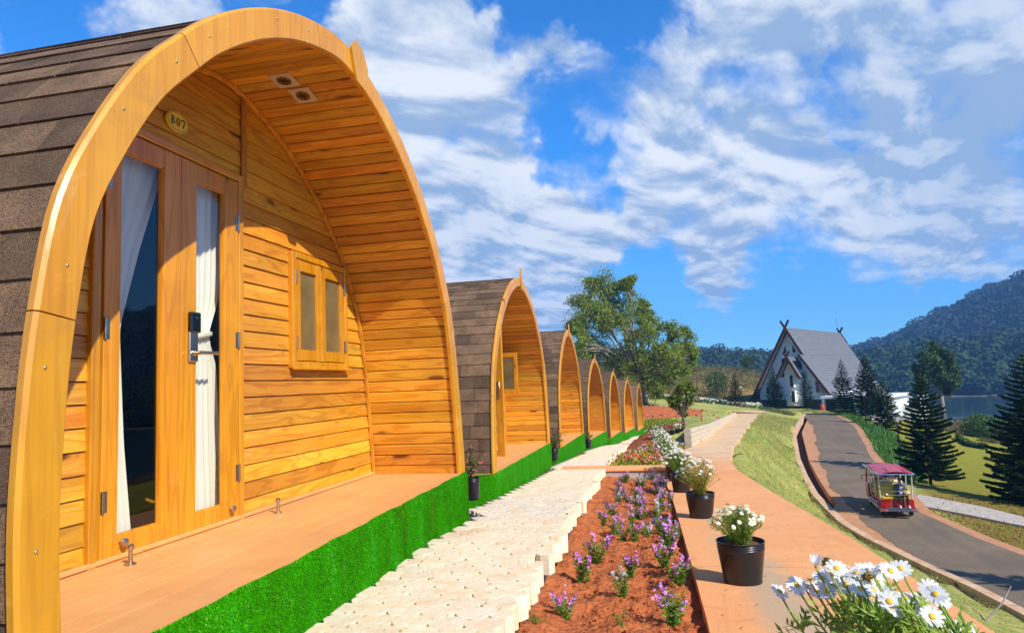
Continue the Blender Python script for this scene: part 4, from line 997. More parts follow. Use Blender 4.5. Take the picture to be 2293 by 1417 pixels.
def turf_skirt(root, arch, org, h, zbot, fx=None, dz=0., ret=3.0, seams=(-2.12,.52,1.12,2.10), fuzz=0):
    """artificial turf hung from the deck edge down to the ground and back along the left side"""
    yl = arch.half(.0, 0.)[0]; yr = arch.half(.0, 0.)[1]; fz = []
    sm = list(seams); sm[0] = yl - .02; sm[-1] = yr + .018
    for a, b in zip(sm, sm[1:]):
        k = max(4, int((b-a)/.05)); rows_ = []
        for j in range(9):
            t = j/8; row = []
            for i in range(k+1):
                y = a + .001 + (b-a-.014)*i/k; zt = dz + .003 + .003*math.sin(y*9) + .002*math.sin(y*23); z = zt + (zbot-zt)*t
                x = .016 + .010*t + .012*t*math.sin(y*4.2+1) + .006*math.sin(y*13+t*3)*t
                if fx: x += fx(y)
                if j == 0: x -= .012
                row.append((x, y, z))
            rows_.append(row)
        A = np.array(rows_); o = new_ob('turf_panel', grid_mesh('turf_panel', A, M['turf']), root); fz.append(A)
    rows_ = []
    for j in range(5):
        rows_.append([(.02 - ret*i/14, yl-.03 - .02*j/4 - .006*math.sin(i*1.7+j), -.002 + (zbot)*j/4) for i in range(15)])
    A = np.array(rows_); new_ob('turf_panel', grid_mesh('turf_panel', A, M['turf']), root)
    if fuzz:
        Pn = []
        for A in fz:
            n = int(fuzz*(A[0,-1,1]-A[0,0,1])); i = rng.uniform(0, A.shape[0]-1.001, n); j = rng.uniform(0, A.shape[1]-1.001, n)
            i0, j0 = i.astype(int), j.astype(int); fi, fj = (i-i0)[:,None], (j-j0)[:,None]
            Pn.append(A[i0,j0]*(1-fi)*(1-fj)+A[i0+1,j0]*fi*(1-fj)+A[i0,j0+1]*(1-fi)*fj+A[i0+1,j0+1]*fi*fj)
        P = np.concatenate(Pn); N = rng.normal(size=P.shape)*.55 + np.array([.8,0,-.25])
        V, F = leaves(P, N, rng.uniform(.007,.014,len(P)), .0022); new_ob('turf_pile', np_mesh('turf_pile', V, F, M['turf']), root, kind='stuff')
AR1 = Arch(.06); AR = Arch(0.)
pod1 = make_pod((-1.75, 3.722, -.713), 0., AR1, 'large timber pod at the front left with number plate B07', 2, True)
turf_skirt(pod1, AR1, None, 0, -.462, fx=deck_out, dz=-.030, fuzz=20000)
pod2 = make_pod((-2.149, 10.623, -1.113), -.003, AR, 'second pod from the camera, with a glazed door standing open', 1)
turf_skirt(pod2, AR, None, 0, -.43, fuzz=2200)
pod3 = copy_tree(pod2); pod3.location = (-2.336, 17.563, -1.467); pod3.rotation_euler = (0,0,-.006); pod3['label'] = 'third pod from the camera, the one right behind the pod with the open door'
for ch in list(pod3.children):   # its door is shut
    if ch.name.startswith('door') and any(g.name.startswith('lock') for g in ch.children): ch.rotation_euler = (0,0,0)
    if ch.name.startswith('window'):
        for g in ch.children: g.matrix_local = Matrix.Identity(4)
pod4 = make_pod((-2.455, 25.363, -1.987), -.052, AR, 'fourth pod in the row, its green skirt hanging loose at one corner', 0)
turf_skirt(pod4, AR, None, 0, -.42)
for (loc, h, lab) in (((-2.23,31.469,-2.432), -.044, 'fifth pod in the row, third from the far end'), ((-2.008,38.968,-2.823), -.072, 'sixth pod in the row, last but one at the far end'), ((-1.616,45.009,-3.177), -.055, 'farthest and smallest looking pod, in front of the big tree')):
    o = copy_tree(pod4); o.location = loc; o.rotation_euler = (0,0,h); o['label'] = lab
# ------------------------------------------------------------------ walkway of interlocking pavers
def hit(px, py, zf=None, tmin=1.0, tmax=400):
    r = ray(px, py); t = np.geomspace(tmin, tmax, 1500); X, Y, Z = r.x*t, r.y*t, r.z*t
    g = ground(X, Y) if zf is None else zf(Y); i = int(np.argmax(Z < g))
    if not (Z < g).any(): i = len(t)-1
    t0, t1 = t[max(i-1,0)], t[i]; g0 = (Z[max(i-1,0)] - (g[max(i-1,0)])); g1 = Z[i] - g[i]; u = g0/(g0-g1+1e-9) if i else 0
    tt = t0 + (t1-t0)*min(1,max(0,u)); return Vector((r.x*tt, r.y*tt, r.z*tt))
walk = strip('walkway', lambda y: float(walk_l(y))-.05, lambda y: float(walk_r(y))-.01, lambda y: z_walk(y)-.05, np.arange(.4, 49, .4), M['mortar'], nx=2, skirt=.15, kind='structure')
s_ = .100
def paver_mesh(seed):
    rr = random.Random(seed); mb = MB(); top, edge, bot = [], [], []
    for k in range(6):
        a = math.radians(60*k+30); a0, a1 = a - .34 - rr.random()*.12, a + .34 + rr.random()*.12
        for a_ in (a0, a1):
            # point on the hexagon outline, corner cut away
            ph = (a_ - PI/6) % (PI/3); fl = math.cos(PI/6)/math.cos(ph - PI/6) if True else 1
            rad = s_*math.cos(PI/6)/math.cos(((a_) % (PI/3)) - PI/6)*.999
            rad *= rr.uniform(.994, 1.0)
            edge.append((rad*math.cos(a_), rad*math.sin(a_), -.0020)); top.append((rad*.984*math.cos(a_), rad*.984*math.sin(a_), rr.uniform(-.001,.0003))); bot.append((rad*.995*math.cos(a_), rad*.995*math.sin(a_), -.12))
    n = 12; mb.add(top + edge + bot, [tuple(range(n))] + [(i, n+i, n+(i+1)%n, (i+1)%n) for i in range(n)] + [(n+i, 2*n+i, 2*n+(i+1)%n, n+(i+1)%n) for i in range(n)])
    return mb.mesh('paver', M['paver'])
PV = [paver_mesh(i) for i in range(6)]
cand = []
row = 0; y = .7
while y < 48.5:
    xl, xr = float(walk_l(y)), float(walk_r(y)); k = 0; off = (row % 2)*s_*math.sqrt(3)/2
    x = math.floor(xl/(s_*math.sqrt(3)))*s_*math.sqrt(3) + off
    hw_ = s_*math.sqrt(3)/2; last = None
    while x + hw_ < xr + .035:
        if x > xl + .075 and not (12.42 < y < 12.98): cand.append((x, y, 1.)); last = x
        x += s_*math.sqrt(3)
    if last is not None and xr + .035 - last - hw_ > .06: cand.append((last + hw_*1.5, y, .5))
    row += 1; y += 1.5*s_
cand.sort(key=lambda q: (q[1] < 2.35, math.hypot(q[0], q[1])))
Vs = []
for i, (x, y, sx_) in enumerate(cand):
    sl = math.atan2(float(z_walk(y+.2)-z_walk(y-.2)), .4)
    Mx = Matrix.Translation((x, y, float(z_walk(y)) + random.uniform(-.0015,.0012))) @ Matrix.Rotation(sl + random.uniform(-.007,.007), 4, 'X') @ Matrix.Rotation(random.uniform(-.008,.008), 4, 'Y') @ Matrix.Diagonal((sx_,1,1,1)) @ Matrix.Rotation(PI/3*random.randrange(6), 4, 'Z')
    me = PV[random.randrange(6)]
    if i < 298: put('paver', me, walk, Mx)
    else: Vs.append((np.array([tuple(Mx @ v.co) for v in me.vertices]), me))
mb = MB()
for V, me in Vs: mb.add(V, [tuple(p.vertices) for p in me.polygons])
mb.ob('paver', M['paver'], walk, recalc=False, kind='stuff')
# cement slab across the walkway, between the two beds
mb = MB(); mb.bbox((-.98, 12.72, float(z_walk(12.7))-.012), (1.95, .50, .05), .01); mb.ob('cement_slab', M['concrete_path'], kind='structure')
mb = MB(); mb.bbox((-.60, 12.72, float(z_walk(12.7))-.14), (1.14, .44, .2), .01); mb.ob('cement_step', M['cement'], kind='structure')
# soil of the two beds
def smooth_noise(X, Y, f, seed):
    r2 = np.random.default_rng(seed); out = 0
    for k in range(10):
        a = r2.uniform(0, 2*PI); ff = f*r2.uniform(.6, 1.8); out = out + np.sin((X*math.cos(a)+Y*math.sin(a))*ff + r2.uniform(0, 6.28))
    return out/10**.5
def bed_z(X, Y): return z_path(Y) - .045 + np.interp(Y, [9.5,12.5,12.85,16,22], [0,.07,.14,.10,.0]) + .018*smooth_noise(X, Y, 9, 1) + .010*smooth_noise(X, Y, 31, 2) - .03*np.clip((X-(path_l(Y)-.10))/.10, 0, 1)
def soil_bed(y0, y1, dy):
    Y = np.arange(y0, y1, dy); U = np.linspace(0, 1, 56); P = []
    for u in U:
        X = (walk_r(Y)-.03) + (path_l(Y) + .01 - walk_r(Y) + .03)*u; Z = bed_z(X, Y) + rng.normal(0, .0045, len(Y))
        Z = np.maximum(Z, 0*Z - 99); # banked up a little against the pavers
        Z = Z + np.interp(u, [0,.12,.3], [.055,.03,0])*1.0; P.append(np.stack([X, Y, Z], 1))
    return new_ob('soil_bed', grid_mesh('soil_bed', np.array(P), M['soil']), kind='structure')
bed1 = soil_bed(.5, 12.52, .03); bed2 = soil_bed(12.9, 27, .06)
# loose clods
V0 = []; F0 = []
def lumps(n, xf, y0, y1, r0, r1, zf, pw=1.0):
    ico = MB(); ico.ball((0,0,0), 1, 6, 4); base = np.array(ico.v); fs = np.array([(list(f)+[f[-1]])[:4] if len(f)==3 else list(f)[:4] for f in ico.f if len(f) <= 4]); out = []
    for _ in range(n):
        y = y0 + (y1-y0)*random.random()**pw; x = xf(y); r = r0 + (r1-r0)*random.random()**3
        b = base*r*(1+rng.normal(0,.22,(len(base),1)))*np.array([random.uniform(.7,1.3), random.uniform(.7,1.3), random.uniform(.5,.9)])
        out.append((b + np.array([x, y, zf(x, y) + r*.25]), fs))
    return merge_np(out)
V, F = lumps(2600, lambda y: random.uniform(float(walk_r(y))+.0, float(path_l(y))-.02), 1.6, 12.3, .004, .024, lambda x, y: float(bed_z(np.array(x), np.array(y))) + .03*max(0, 1-(x-float(walk_r(y)))/.2), 1.6)
new_ob('soil_clods', np_mesh('soil_clods', V, F, M['soil']), kind='stuff', label='loose crumbs of red earth lying on the flower bed', category='soil clods')
# straw bits on the bed
n = 420; yy = 1.6 + 10*rng.random(n)**1.5; xx = walk_r(yy) + (path_l(yy)-walk_r(yy))*rng.random(n); P = np.stack([xx, yy, bed_z(xx, yy)+.012], 1); N = rng.normal(size=(n,3)); N[:,2] *= .12
V, F = leaves(P, N, rng.uniform(.012,.05,n), .003); new_ob('dry_straw', np_mesh('dry_straw', V, F, M['leaf_dry']), kind='stuff', label='bits of dry straw scattered on the red bed', category='straw')

# ------------------------------------------------------------------ bedding plants
def florets(P, r, n=5):
    """little flat flowers: n petals around each point, facing outwards"""
    A = []; 
    N0 = rdir(len(P), .5)
    R = rng.normal(size=N0.shape); U = np.cross(N0, R); U /= np.linalg.norm(U, axis=1, keepdims=True); W = np.cross(N0, U)
    for k in range(n):
        a = 2*PI*k/n; Dk = U*math.cos(a) + W*math.sin(a) + N0*.25; Sd = -U*math.sin(a) + W*math.cos(a)
        w = r*.42
        A.append(np.stack([P, P + Dk*r*.6 + Sd*w, P + Dk*r, P + Dk*r*.6 - Sd*w], 1))
    V = np.stack(A, 1).reshape(-1, 3); return V, np.arange(len(V)).reshape(-1, 4)
def stem_quads(A, B, w):
    d = B - A; s = np.cross(d, rng.normal(size=d.shape)); s /= np.linalg.norm(s, axis=1, keepdims=True)+1e-9; s *= w/2
    s2 = np.cross(d, s); s2 /= np.linalg.norm(s2, axis=1, keepdims=True)+1e-9; s2 *= w/2
    V = np.concatenate([np.stack([A-s, A+s, B+s*.6, B-s*.6], 1), np.stack([A-s2, A+s2, B+s2*.6, B-s2*.6], 1)]).reshape(-1, 3)
    return V, np.arange(len(V)).reshape(-1, 4)
def angelonia(h, ns, flower=True, spread=.5):
    fol, fl = [], []
    for i in range(ns):
        a = random.uniform(0, 2*PI); t = np.array([math.cos(a)*spread*random.random(), math.sin(a)*spread*random.random(), 1]); t /= np.linalg.norm(t); hh = h*random.uniform(.65, 1.05)
        k = 5; pts = np.array([t*hh*(j/k) + np.array([0,0,-.12*h*(1-t[2])*(j/k)**2]) for j in range(k+1)]); pts[:, :2] += np.array([math.cos(a), math.sin(a)])*h*.05
        fol.append(stem_quads(pts[:-1], pts[1:], .0035))
        m = int(40*hh/.16); q = rng.random(m)*.78; P = pts[0] + np.outer(q, pts[-1]-pts[0]); N = rng.normal(size=(m,3)); N[:,2] = .35 + .4*rng.random(m)
        fol.append(leaves(P, N, rng.uniform(.022,.042,m)*h/.17, .0085*h/.17))
        if flower and random.random() < .85:
            m = int(17*hh/.16); q = .66 + .36*rng.random(m); P = pts[0] + np.outer(q, pts[-1]-pts[0]) + rng.normal(0, .0065, (m,3)); fl.append(florets(P, .0085*(h/.17)**.5, 4))
    V, F = merge_np(fol); f1 = np_mesh('foliage', V, F, M['leaf_angel'])
    return f1, (merge_np(fl) if fl else None)
ANG = []
for i in range(9):
    f1, fl = angelonia(random.uniform(.15,.20), random.randrange(5,9), True, .55)
    ANG.append((f1, {c: np_mesh('blossom', fl[0], fl[1], M[c]) for c in ('petal_purple','petal_white','petal_violet')} if fl else None))
ANG0 = angelonia(.11, 5, False, .9)[0]
def plant(name, label, cat, meshes, loc, sc_, group, rz=None):
    t = thing(name, label, cat, loc, random.uniform(0, 6.28) if rz is None else rz, group)
    for nm, me in meshes: new_ob(nm, me, t)
    t.scale = (sc_,)*3; return t
zb = lambda Y: z_path(Y) - .04
spots = [(1267,1378,1.0,'p'),(1306,1307,1.15,'p'),(1335,1262,1.35,'p'),(1350,1182,1.1,'p'),(1410,1292,1.2,'p'),(1420,1212,1.1,'p'),(1423,1160,1.1,'p'),(1487,1272,1.2,'p'),(1495,1232,1.2,'p'),(1466,1175,1.35,'w'),(1520,1316,1.15,'p'),(1508,1392,1.35,'p'),(1394,1344,.95,'w'),
 (1392,1412,.95,'g'),(1206,1418,1.0,'g'),(1427,1119,1.1,'p'),(1436,1093,1.1,'w'),(1386,1103,1.1,'p'),(1402,1088,1.1,'p'),(1430,1068,1.1,'p'),(1476,1104,1.25,'p'),(1482,1133,1.3,'p'),(1462,1085,1.15,'v'),(1385,1130,1.0,'v'),(1368,1150,1.0,'v'),(1480,1190,1.1,'v'),(1508,1215,1.0,'p'),(1372,1200,1.05,'p'),(1436,1140,1.1,'p'),(1450,1205,.9,'w')]
while len(spots) < 80:
    k = len(spots); y = random.uniform(6.4, 12.2); c = random.choice([0,1,2]); xl, xr = float(walk_r(y)), float(path_l(y)); x = xl + (xr-xl)*(.36+.27*c) + random.gauss(0,.05)
    q = RC.transposed() @ Vector((x, y, float(zb(y)))); spots.append((1146.5+FOC*q.x/-q.z, 708.5-FOC*q.y/-q.z, random.uniform(.85,1.2), random.choice('pppppvw' if y > 8 else 'ppp')))
BED = []
for (px, py, s, k) in spots:
    s = s*(1.04 if len(BED) < 30 else .8)
    p = hit(px, py, zb); p.z = float(bed_z(np.array(p.x), np.array(p.y))) - .005
    if p.y > 12.3: continue
    if k == 'g': plant('bedding_plant', 'young green plant without flowers at the near end of the red bed, %s one' % ('right hand' if px > 1300 else 'left hand'), 'plant', [('foliage', ANG0)], p, s, 'bedding plants in the red soil'); continue
    f1, d = random.choice(ANG); cm = {'p': 'petal_purple', 'w': 'petal_white', 'v': 'petal_violet'}[k]
    BED.append((k, p.copy(), s, f1, d[cm]))
rows3 = {}
for q in BED:
    fr = (q[1].x - float(walk_r(q[1].y)))/(float(path_l(q[1].y)) - float(walk_r(q[1].y))); rows3.setdefault(min(2, int(max(0, fr-.2)/.27)), []).append(q)
for r_, L_ in rows3.items():
  L_.sort(key=lambda q: q[1].y)
  for i_, (k, p, s, f1, bl_) in enumerate(L_):
    lab = '%s flowered bedding plant, %s from the near end in the %s row' % ({'p':'purple','w':'white','v':'dark violet'}[k], ordn(i_), ('left','middle','right')[r_])
    plant('bedding_plant', lab, 'plant', [('foliage', f1), ('blossom', bl_)], p, s, 'bedding plants in the red soil')
# second bed: begonias in three rows
BEG = []
for i in range(5):
    m = 75; P = rng.normal(size=(m,3))*np.array([.10,.10,.05]) + np.array([0,0,.10]); P[:,2] = np.abs(P[:,2]); N = rdir(m, .7)
    f = leaves(P, N, rng.uniform(.05,.085,m), .05); st = stem_quads(np.zeros((10,3)), P[:10], .006); V, F = merge_np([f, st]); fo = np_mesh('foliage', V, F, M['leaf_begonia'])
    P = rng.normal(size=(9,3))*np.array([.09,.09,.02]) + np.array([0,0,.19]); fl = florets(P, .024, 5); BEG.append((fo, [np_mesh('blossom', *fl, M[c]) for c in ('petal_pink','petal_red','petal_purple')]))
for bi, y in enumerate(np.arange(13.4, 25.5, .58)):
    for c in range(3):
        yy = y + random.uniform(-.12,.12); xl, xr = float(walk_r(yy)), float(path_l(yy)); x = xl + (xr-xl)*(.32+.26*c) + random.gauss(0,.03); fo, fl = random.choice(BEG)
        far = yy > 19.5; 
        plant('begonia', ('purple flowered begonia, %s from the cement slab in the %s row of the second bed' if far else 'begonia with yellow green leaves, %s from the cement slab in the %s row') % (ordn(bi), ('left','middle','right')[c]), 'plant', [('foliage', fo), ('blossom', fl[2] if far else random.choice(fl[:2]))], (x, yy, float(bed_z(np.array(x), np.array(yy)))-.01), random.uniform(.85,1.25), 'begonias in the second bed')

# ------------------------------------------------------------------ daisies in black pots
def head_mesh(kind, r=1.0):
    mb = MB()
    if kind == 'daisy':
        n = 13
        for k in range(n):
            a = 2*PI*k/n + random.uniform(-.06,.06); L = r*random.uniform(.9,1.05); d = Vector((math.cos(a), math.sin(a), 0)); s = Vector((-math.sin(a), math.cos(a), 0)); dr = random.uniform(-.16,.10)*r; w = r*random.uniform(.15,.19)
            z1 = .03*r
            pts = [d*.18*r + Vector((0,0,z1)) - s*w*.45, d*.18*r + Vector((0,0,z1)) + s*w*.45, d*L*.55 + s*w + Vector((0,0,z1+dr*.2)), d*L*.9 + s*w*.8 + Vector((0,0,z1+dr*.7)), d*L + Vector((0,0,z1+dr)), d*L*.9 - s*w*.8 + Vector((0,0,z1+dr*.7)), d*L*.55 - s*w + Vector((0,0,z1+dr*.2)), d*L*.55 + Vector((0,0,z1+dr*.2-.035*r))]
            mb.add(pts, [(0,1,2,7),(0,7,6),(7,2,3,4),(7,4,5,6)])
        pet = mb.mesh('petals', M['petal_white'], True, False); c = MB(); c.ball((0,0,.05*r), (.27*r,.27*r,.12*r), 12, 6); eye = c.mesh('flower_centre', M['daisy_eye'], 'all')
        g = MB(); g.lathe([(.02*r,-.16*r),(.16*r,-.10*r),(.22*r,.0)], (0,0,0), 8); return pet, eye, g.mesh('calyx', M['leaf_daisy'])
    else:   # double, button-like
        for ring, (n, rad, z, tilt) in enumerate(((13,1.,.0,.10),(11,.8,.10,.45),(9,.55,.2,.8),(6,.3,.26,1.1))):
            for k in range(n):
                a = 2*PI*(k+.5*ring)/n + random.uniform(-.1,.1); d = Vector((math.cos(a), math.sin(a), 0)); s = Vector((-math.sin(a), math.cos(a), 0)); L = r*rad; w = .2*r
                b = d*.08*r + Vector((0,0,z*r)); tip = d*L*math.cos(tilt) + Vector((0,0,z*r + L*math.sin(tilt)*.45)); mid = (b+tip)/2 + Vector((0,0,.05*r))
                mb.add([b, mid + s*w, tip + s*w*.6, tip - s*w*.6, mid - s*w], [(0,1,2,3,4)])
        pet = mb.mesh('petals', M['petal_cream'], True, False); c = MB(); c.ball((0,0,.28*r), (.15*r,.15*r,.08*r), 8, 4); eye = c.mesh('flower_centre', M['daisy_spent'], 'all'); return pet, eye, None
HEADS = {k: [head_mesh(k) for _ in range(3)] for k in ('daisy', 'double')}
def pot_mesh(rt, rb, h):
    mb = MB(); prof = [(rb*.6,0),(rb,.0),(rb+.004,.006)]
    for i in range(7): prof.append((rb+(rt-rb)*(i+1)/8*.95, h*(i+1)/9.3))
    z0 = h*.80
    for i in range(3): 
        z = z0 + i*h*.05; prof += [(rt*.965,z),(rt*.985,z+.004),(rt*.985,z+.010),(rt*.97,z+.013)]
    prof += [(rt*.99,h*.965),(rt*1.015,h*.975),(rt*1.015,h),(rt*.975,h),(rt*.965,h*.96),(rt*.93,h*.88),(.001,h*.87)]
    mb.lathe(prof, (0,0,0), 40, cap=False); return mb.mesh('pot', M['black_plastic'], True, False)
POT = pot_mesh(.152, .118, .262)
sm_ = MB(); sm_.lathe([(.001,.238),(.06,.243),(.12,.236),(.149,.232)], (0,0,0), 20, cap=False); SOILD = sm_.mesh('potting_soil', M['potting_soil'], True, False)
def daisy_foliage(n, rad, h, droop, z0, leafm_, ball=True):
    """feathery bush: arching stems with thread-like leaves"""
    fol = []; tips = []
    for i in range(n):
        a = random.uniform(0, 2*PI); q = random.random()**.6; out_ = rad*q; top = h*(1 - .45*q*q)*random.uniform(.8,1.05)
        p0 = np.array([math.cos(a)*.05*q, math.sin(a)*.05*q, z0]); p3 = np.array([math.cos(a)*out_, math.sin(a)*out_, z0 + top - droop*q*q]); p1 = p0 + np.array([math.cos(a)*out_*.15, math.sin(a)*out_*.15, top*.6]); t = np.linspace(0,1,8)[:,None]
        pts = (1-t)**2*p0 + 2*t*(1-t)*p1 + t*t*p3; fol.append(stem_quads(pts[:-1], pts[1:], .0035)); tips.append((pts[-1], pts[-1]-pts[-2]))
        m = 34; u = rng.random(m)*.92+.06; P = np.stack([np.interp(u, t[:,0], pts[:,k]) for k in range(3)], 1); d = (pts[-1]-pts[0]); d /= np.linalg.norm(d); N = rng.normal(size=(m,3))*.8 + d*.7; fol.append(leaves(P, N, rng.uniform(.02,.045,m), .0038))
    V, F = merge_np(fol); return np_mesh('foliage', V, F, M[leafm_]), tips
def join_heads(kind, trs, name, eye):
    V, F, b = [], [], 0
    mb = MB()
    for h_, Mx in trs: 
        me = h_[1 if eye else 0]; mb.add([Mx @ v.co for v in me.vertices], [tuple(p.vertices) for p in me.polygons])
    return mb.mesh(name, [h_[1 if eye else 0].materials[0]], False, False)
def orient(d, spin=None):
    q = Vector(d).normalized().to_track_quat('Z', 'Y').to_matrix().to_4x4(); return q @ Matrix.Rotation(random.uniform(0,6.28) if spin is None else spin, 4, 'Z')
def daisy_pot(loc, label, kind='daisy', n=60, rad=.2, h=.2, nh=34, hr=.018, leaf='leaf_daisy', droop=0., individual=True, sc_=1., toward=(.35,-.5,.9), fill=1., pot=True, group='potted daisies along the path'):
    t = thing('potted_daisy', label, 'potted plant', loc, 0, group); t.scale = (sc_,)*3
    new_ob('pot', POT, t, rot=(0,0,random.uniform(0,6))); new_ob('potting_soil', SOILD, t)
    fo, tips = daisy_foliage(n, rad, h, droop, .235, leaf); new_ob('foliage', fo, t)
    random.shuffle(tips); trs = []; stems = []
    for k in range(nh):
        p, d = tips[k % len(tips)]; d = d/np.linalg.norm(d); q = p + d*random.uniform(.0,.05)*(k >= len(tips)) + rng.normal(0,.012,3)*(k >= len(tips)); q[2] += random.uniform(.0,.03)
        dirn = Vector(d)*.5 + Vector(toward)*.6 + Vector(rng.normal(0,.3,3)); Mx = Matrix.Translation(q) @ orient(dirn) @ Matrix.Scale(hr*random.uniform(.75,1.15), 4); trs.append((random.choice(HEADS[kind]), Mx)); stems.append((p, q))
    A = np.array([s[0] for s in stems]); B = np.array([s[1] for s in stems]); V, F = stem_quads(A, B, .003); new_ob('stems', np_mesh('stems', V, F, M[leaf]), t)
    if individual:
        for h_, Mx in trs:
            o = put('flower_head', h_[0], t, Mx); new_ob('flower_centre', h_[1], o)
    else:
        new_ob('flower_heads', join_heads(kind, trs, 'flower_heads', False), t, kind='stuff'); new_ob('flower_centres', join_heads(kind, trs, 'flower_centres', True), t, kind='stuff')
    return t
zp = lambda Y: z_path(Y)
def onpath(px, py): p = hit(px, py, zp); p.z = float(z_path(p.y)) + .002; return p
pA = onpath(1664,1302)
daisy_pot(pA, 'black pot of double cream daisies standing nearest on the orange path', 'double', 95, .20, .24, 78, .0165, 'leaf_daisy', .0)
pB = onpath(1571,1158)
daisy_pot(pB, 'second black pot from the front, its leggy yellow green daisies leaning right over the path', 'daisy', 105, .25, .40, 38, .023, 'leaf_daisy_yellow', .02)
pC = onpath(1527,1101)
daisy_pot(pC, 'third black pot from the front, crowded with white daisies just behind the leggy yellowish ones', 'daisy', 110, .28, .36, 80, .023, 'leaf_daisy', .03)
labs = ['fourth black daisy pot from the front, with white flowers over a bushy green mound', 'fifth black pot of white daisies counted from the front along the path edge', 'sixth black pot of white daisies counted from the front along the path edge', 'seventh pot of white daisies from the front, where the low stone wall begins', 'eighth pot of white daisies from the front, beside the far end of the second bed', 'last big pot of white daisies at the far end of the row by the walkway']
for k, (px, py) in enumerate([(1512,1076),(1503,1052),(1494,1034),(1486,1020),(1480,1010),(1474,998)]):
    p = onpath(px, py); daisy_pot(p, labs[k], 'daisy', 130, .30, .34, 62 if k < 3 else 80, .021, 'leaf_daisy', .06, individual=False, sc_=1.0+.05*k)
# foreground daisies, close to the lens at the lower right
base = Vector((.875, .92, -1.04)); fg = thing('potted_daisy', 'big clump of white daisies with yellow eyes in the lower right foreground', 'potted plant', base, 0, 'potted daisies along the path')
new_ob('pot', POT, fg); new_ob('potting_soil', SOILD, fg)
FGH = [(430,905,'c'),(590,925,0),(285,1050,0),(155,1100,1),(385,1005,1),(480,1000,0),(560,975,0),(700,1015,0),(610,1015,0),(430,1095,0),(520,1100,1),(775,1080,0),(750,1172,0),(870,1085,1),(875,985,'c'),(800,940,0),(1000,945,0),(1075,925,0),(990,1175,0),(1060,1195,1),(1170,1165,0),(1300,1080,0),(1380,1155,0),(1165,1260,1),(1315,1290,0),(1500,1380,0),(1585,1402,0),(520,888,'s'),(600,1045,'s'),(820,975,'s'),(640,900,1),(690,940,1),(500,1050,0),(860,945,0),(935,935,1),(660,960,0),(730,1120,1),(1120,1150,1),(1340,1120,1),(830,1150,1),(540,940,1),(660,1050,1),(900,1010,0),(955,1110,1),(1080,1200,0),(1230,1120,'n'),(810,1000,1),(740,960,1),(570,1040,1),(350,1060,1),(470,1080,0),(640,985,1),(1010,1230,1),(1240,1230,1),(1420,1350,1),(1460,1310,'n')]
FGH = [f for f in FGH if f[2] != 'n']
V_, stems = [], []
for i, (cx, cy, k) in enumerate(FGH):
    px, py = 1700 + cx/3.398, 1000 + cy/3.398; dpt = 1.17 + random.uniform(-.09,.10) + (cx-700)*-.0001; p = at_depth(px, py, dpt) - base
    r = .0188 if k != 1 else .0182
    tow = (Vector((.15,-.65,.75)) if k == 0 else Vector((random.uniform(-.6,.6), -.2, .85)) if k == 1 else Vector((0,-.1,1))) + Vector(rng.normal(0,.20,3))
    if k == 's':
        mb = MB(); mb.ball((0,0,0), (.0095,.0095,.008), 12, 7); o = mb.ob('spent_flower', M['daisy_spent'], fg, smooth='all'); o.location = p
        n = 120; N = rdir(n, .4); Vv, Ff = leaves(N*.0075, N, .0055, .0025); new_ob('florets', np_mesh('florets', Vv, Ff, M['daisy_spent']), o)
    else:
        h_ = head_mesh('daisy'); S_ = Matrix.Diagonal((r, r, r, 1))
        if k == 'c': S_ = Matrix.Diagonal((r*.62, r*.62, r*1.3, 1))
        o = put('flower_head', h_[0], fg, Matrix.Translation(p) @ orient(tow) @ S_); new_ob('flower_centre', h_[1], o); new_ob('calyx', h_[2], o)
        if k == 'c':
            for v in h_[0].vertices: rr_ = math.hypot(v.co.x, v.co.y); v.co.z += rr_*.9 - .2; 
    stems.append(p)
fol = []; sl_ = []
for p in stems:
    a = np.array(p); b = np.array([a[0]*.35 + random.uniform(-.04,.04), a[1]*.3+.0, .24]); c = (a+b)/2 + np.array([(a[0]-b[0])*.25, 0, .02]); t = np.linspace(0,1,12)[:,None]; pts = (1-t)**2*b + 2*t*(1-t)*np.array([b[0]*.5+a[0]*.5+ (a[0]-b[0])*.3, b[1]*.5+a[1]*.5, b[2]+(a[2]-b[2])*.55]) + t*t*(a - np.array([0,0,.004]))
    mb = MB(); sl_.append(pts)
sb = MB()
for pts in sl_: sb.tube(pts, list(np.linspace(.0026,.0016,len(pts))), 5, cap=False)
sb.ob('stems', M['leaf_daisy'], fg, smooth='all')
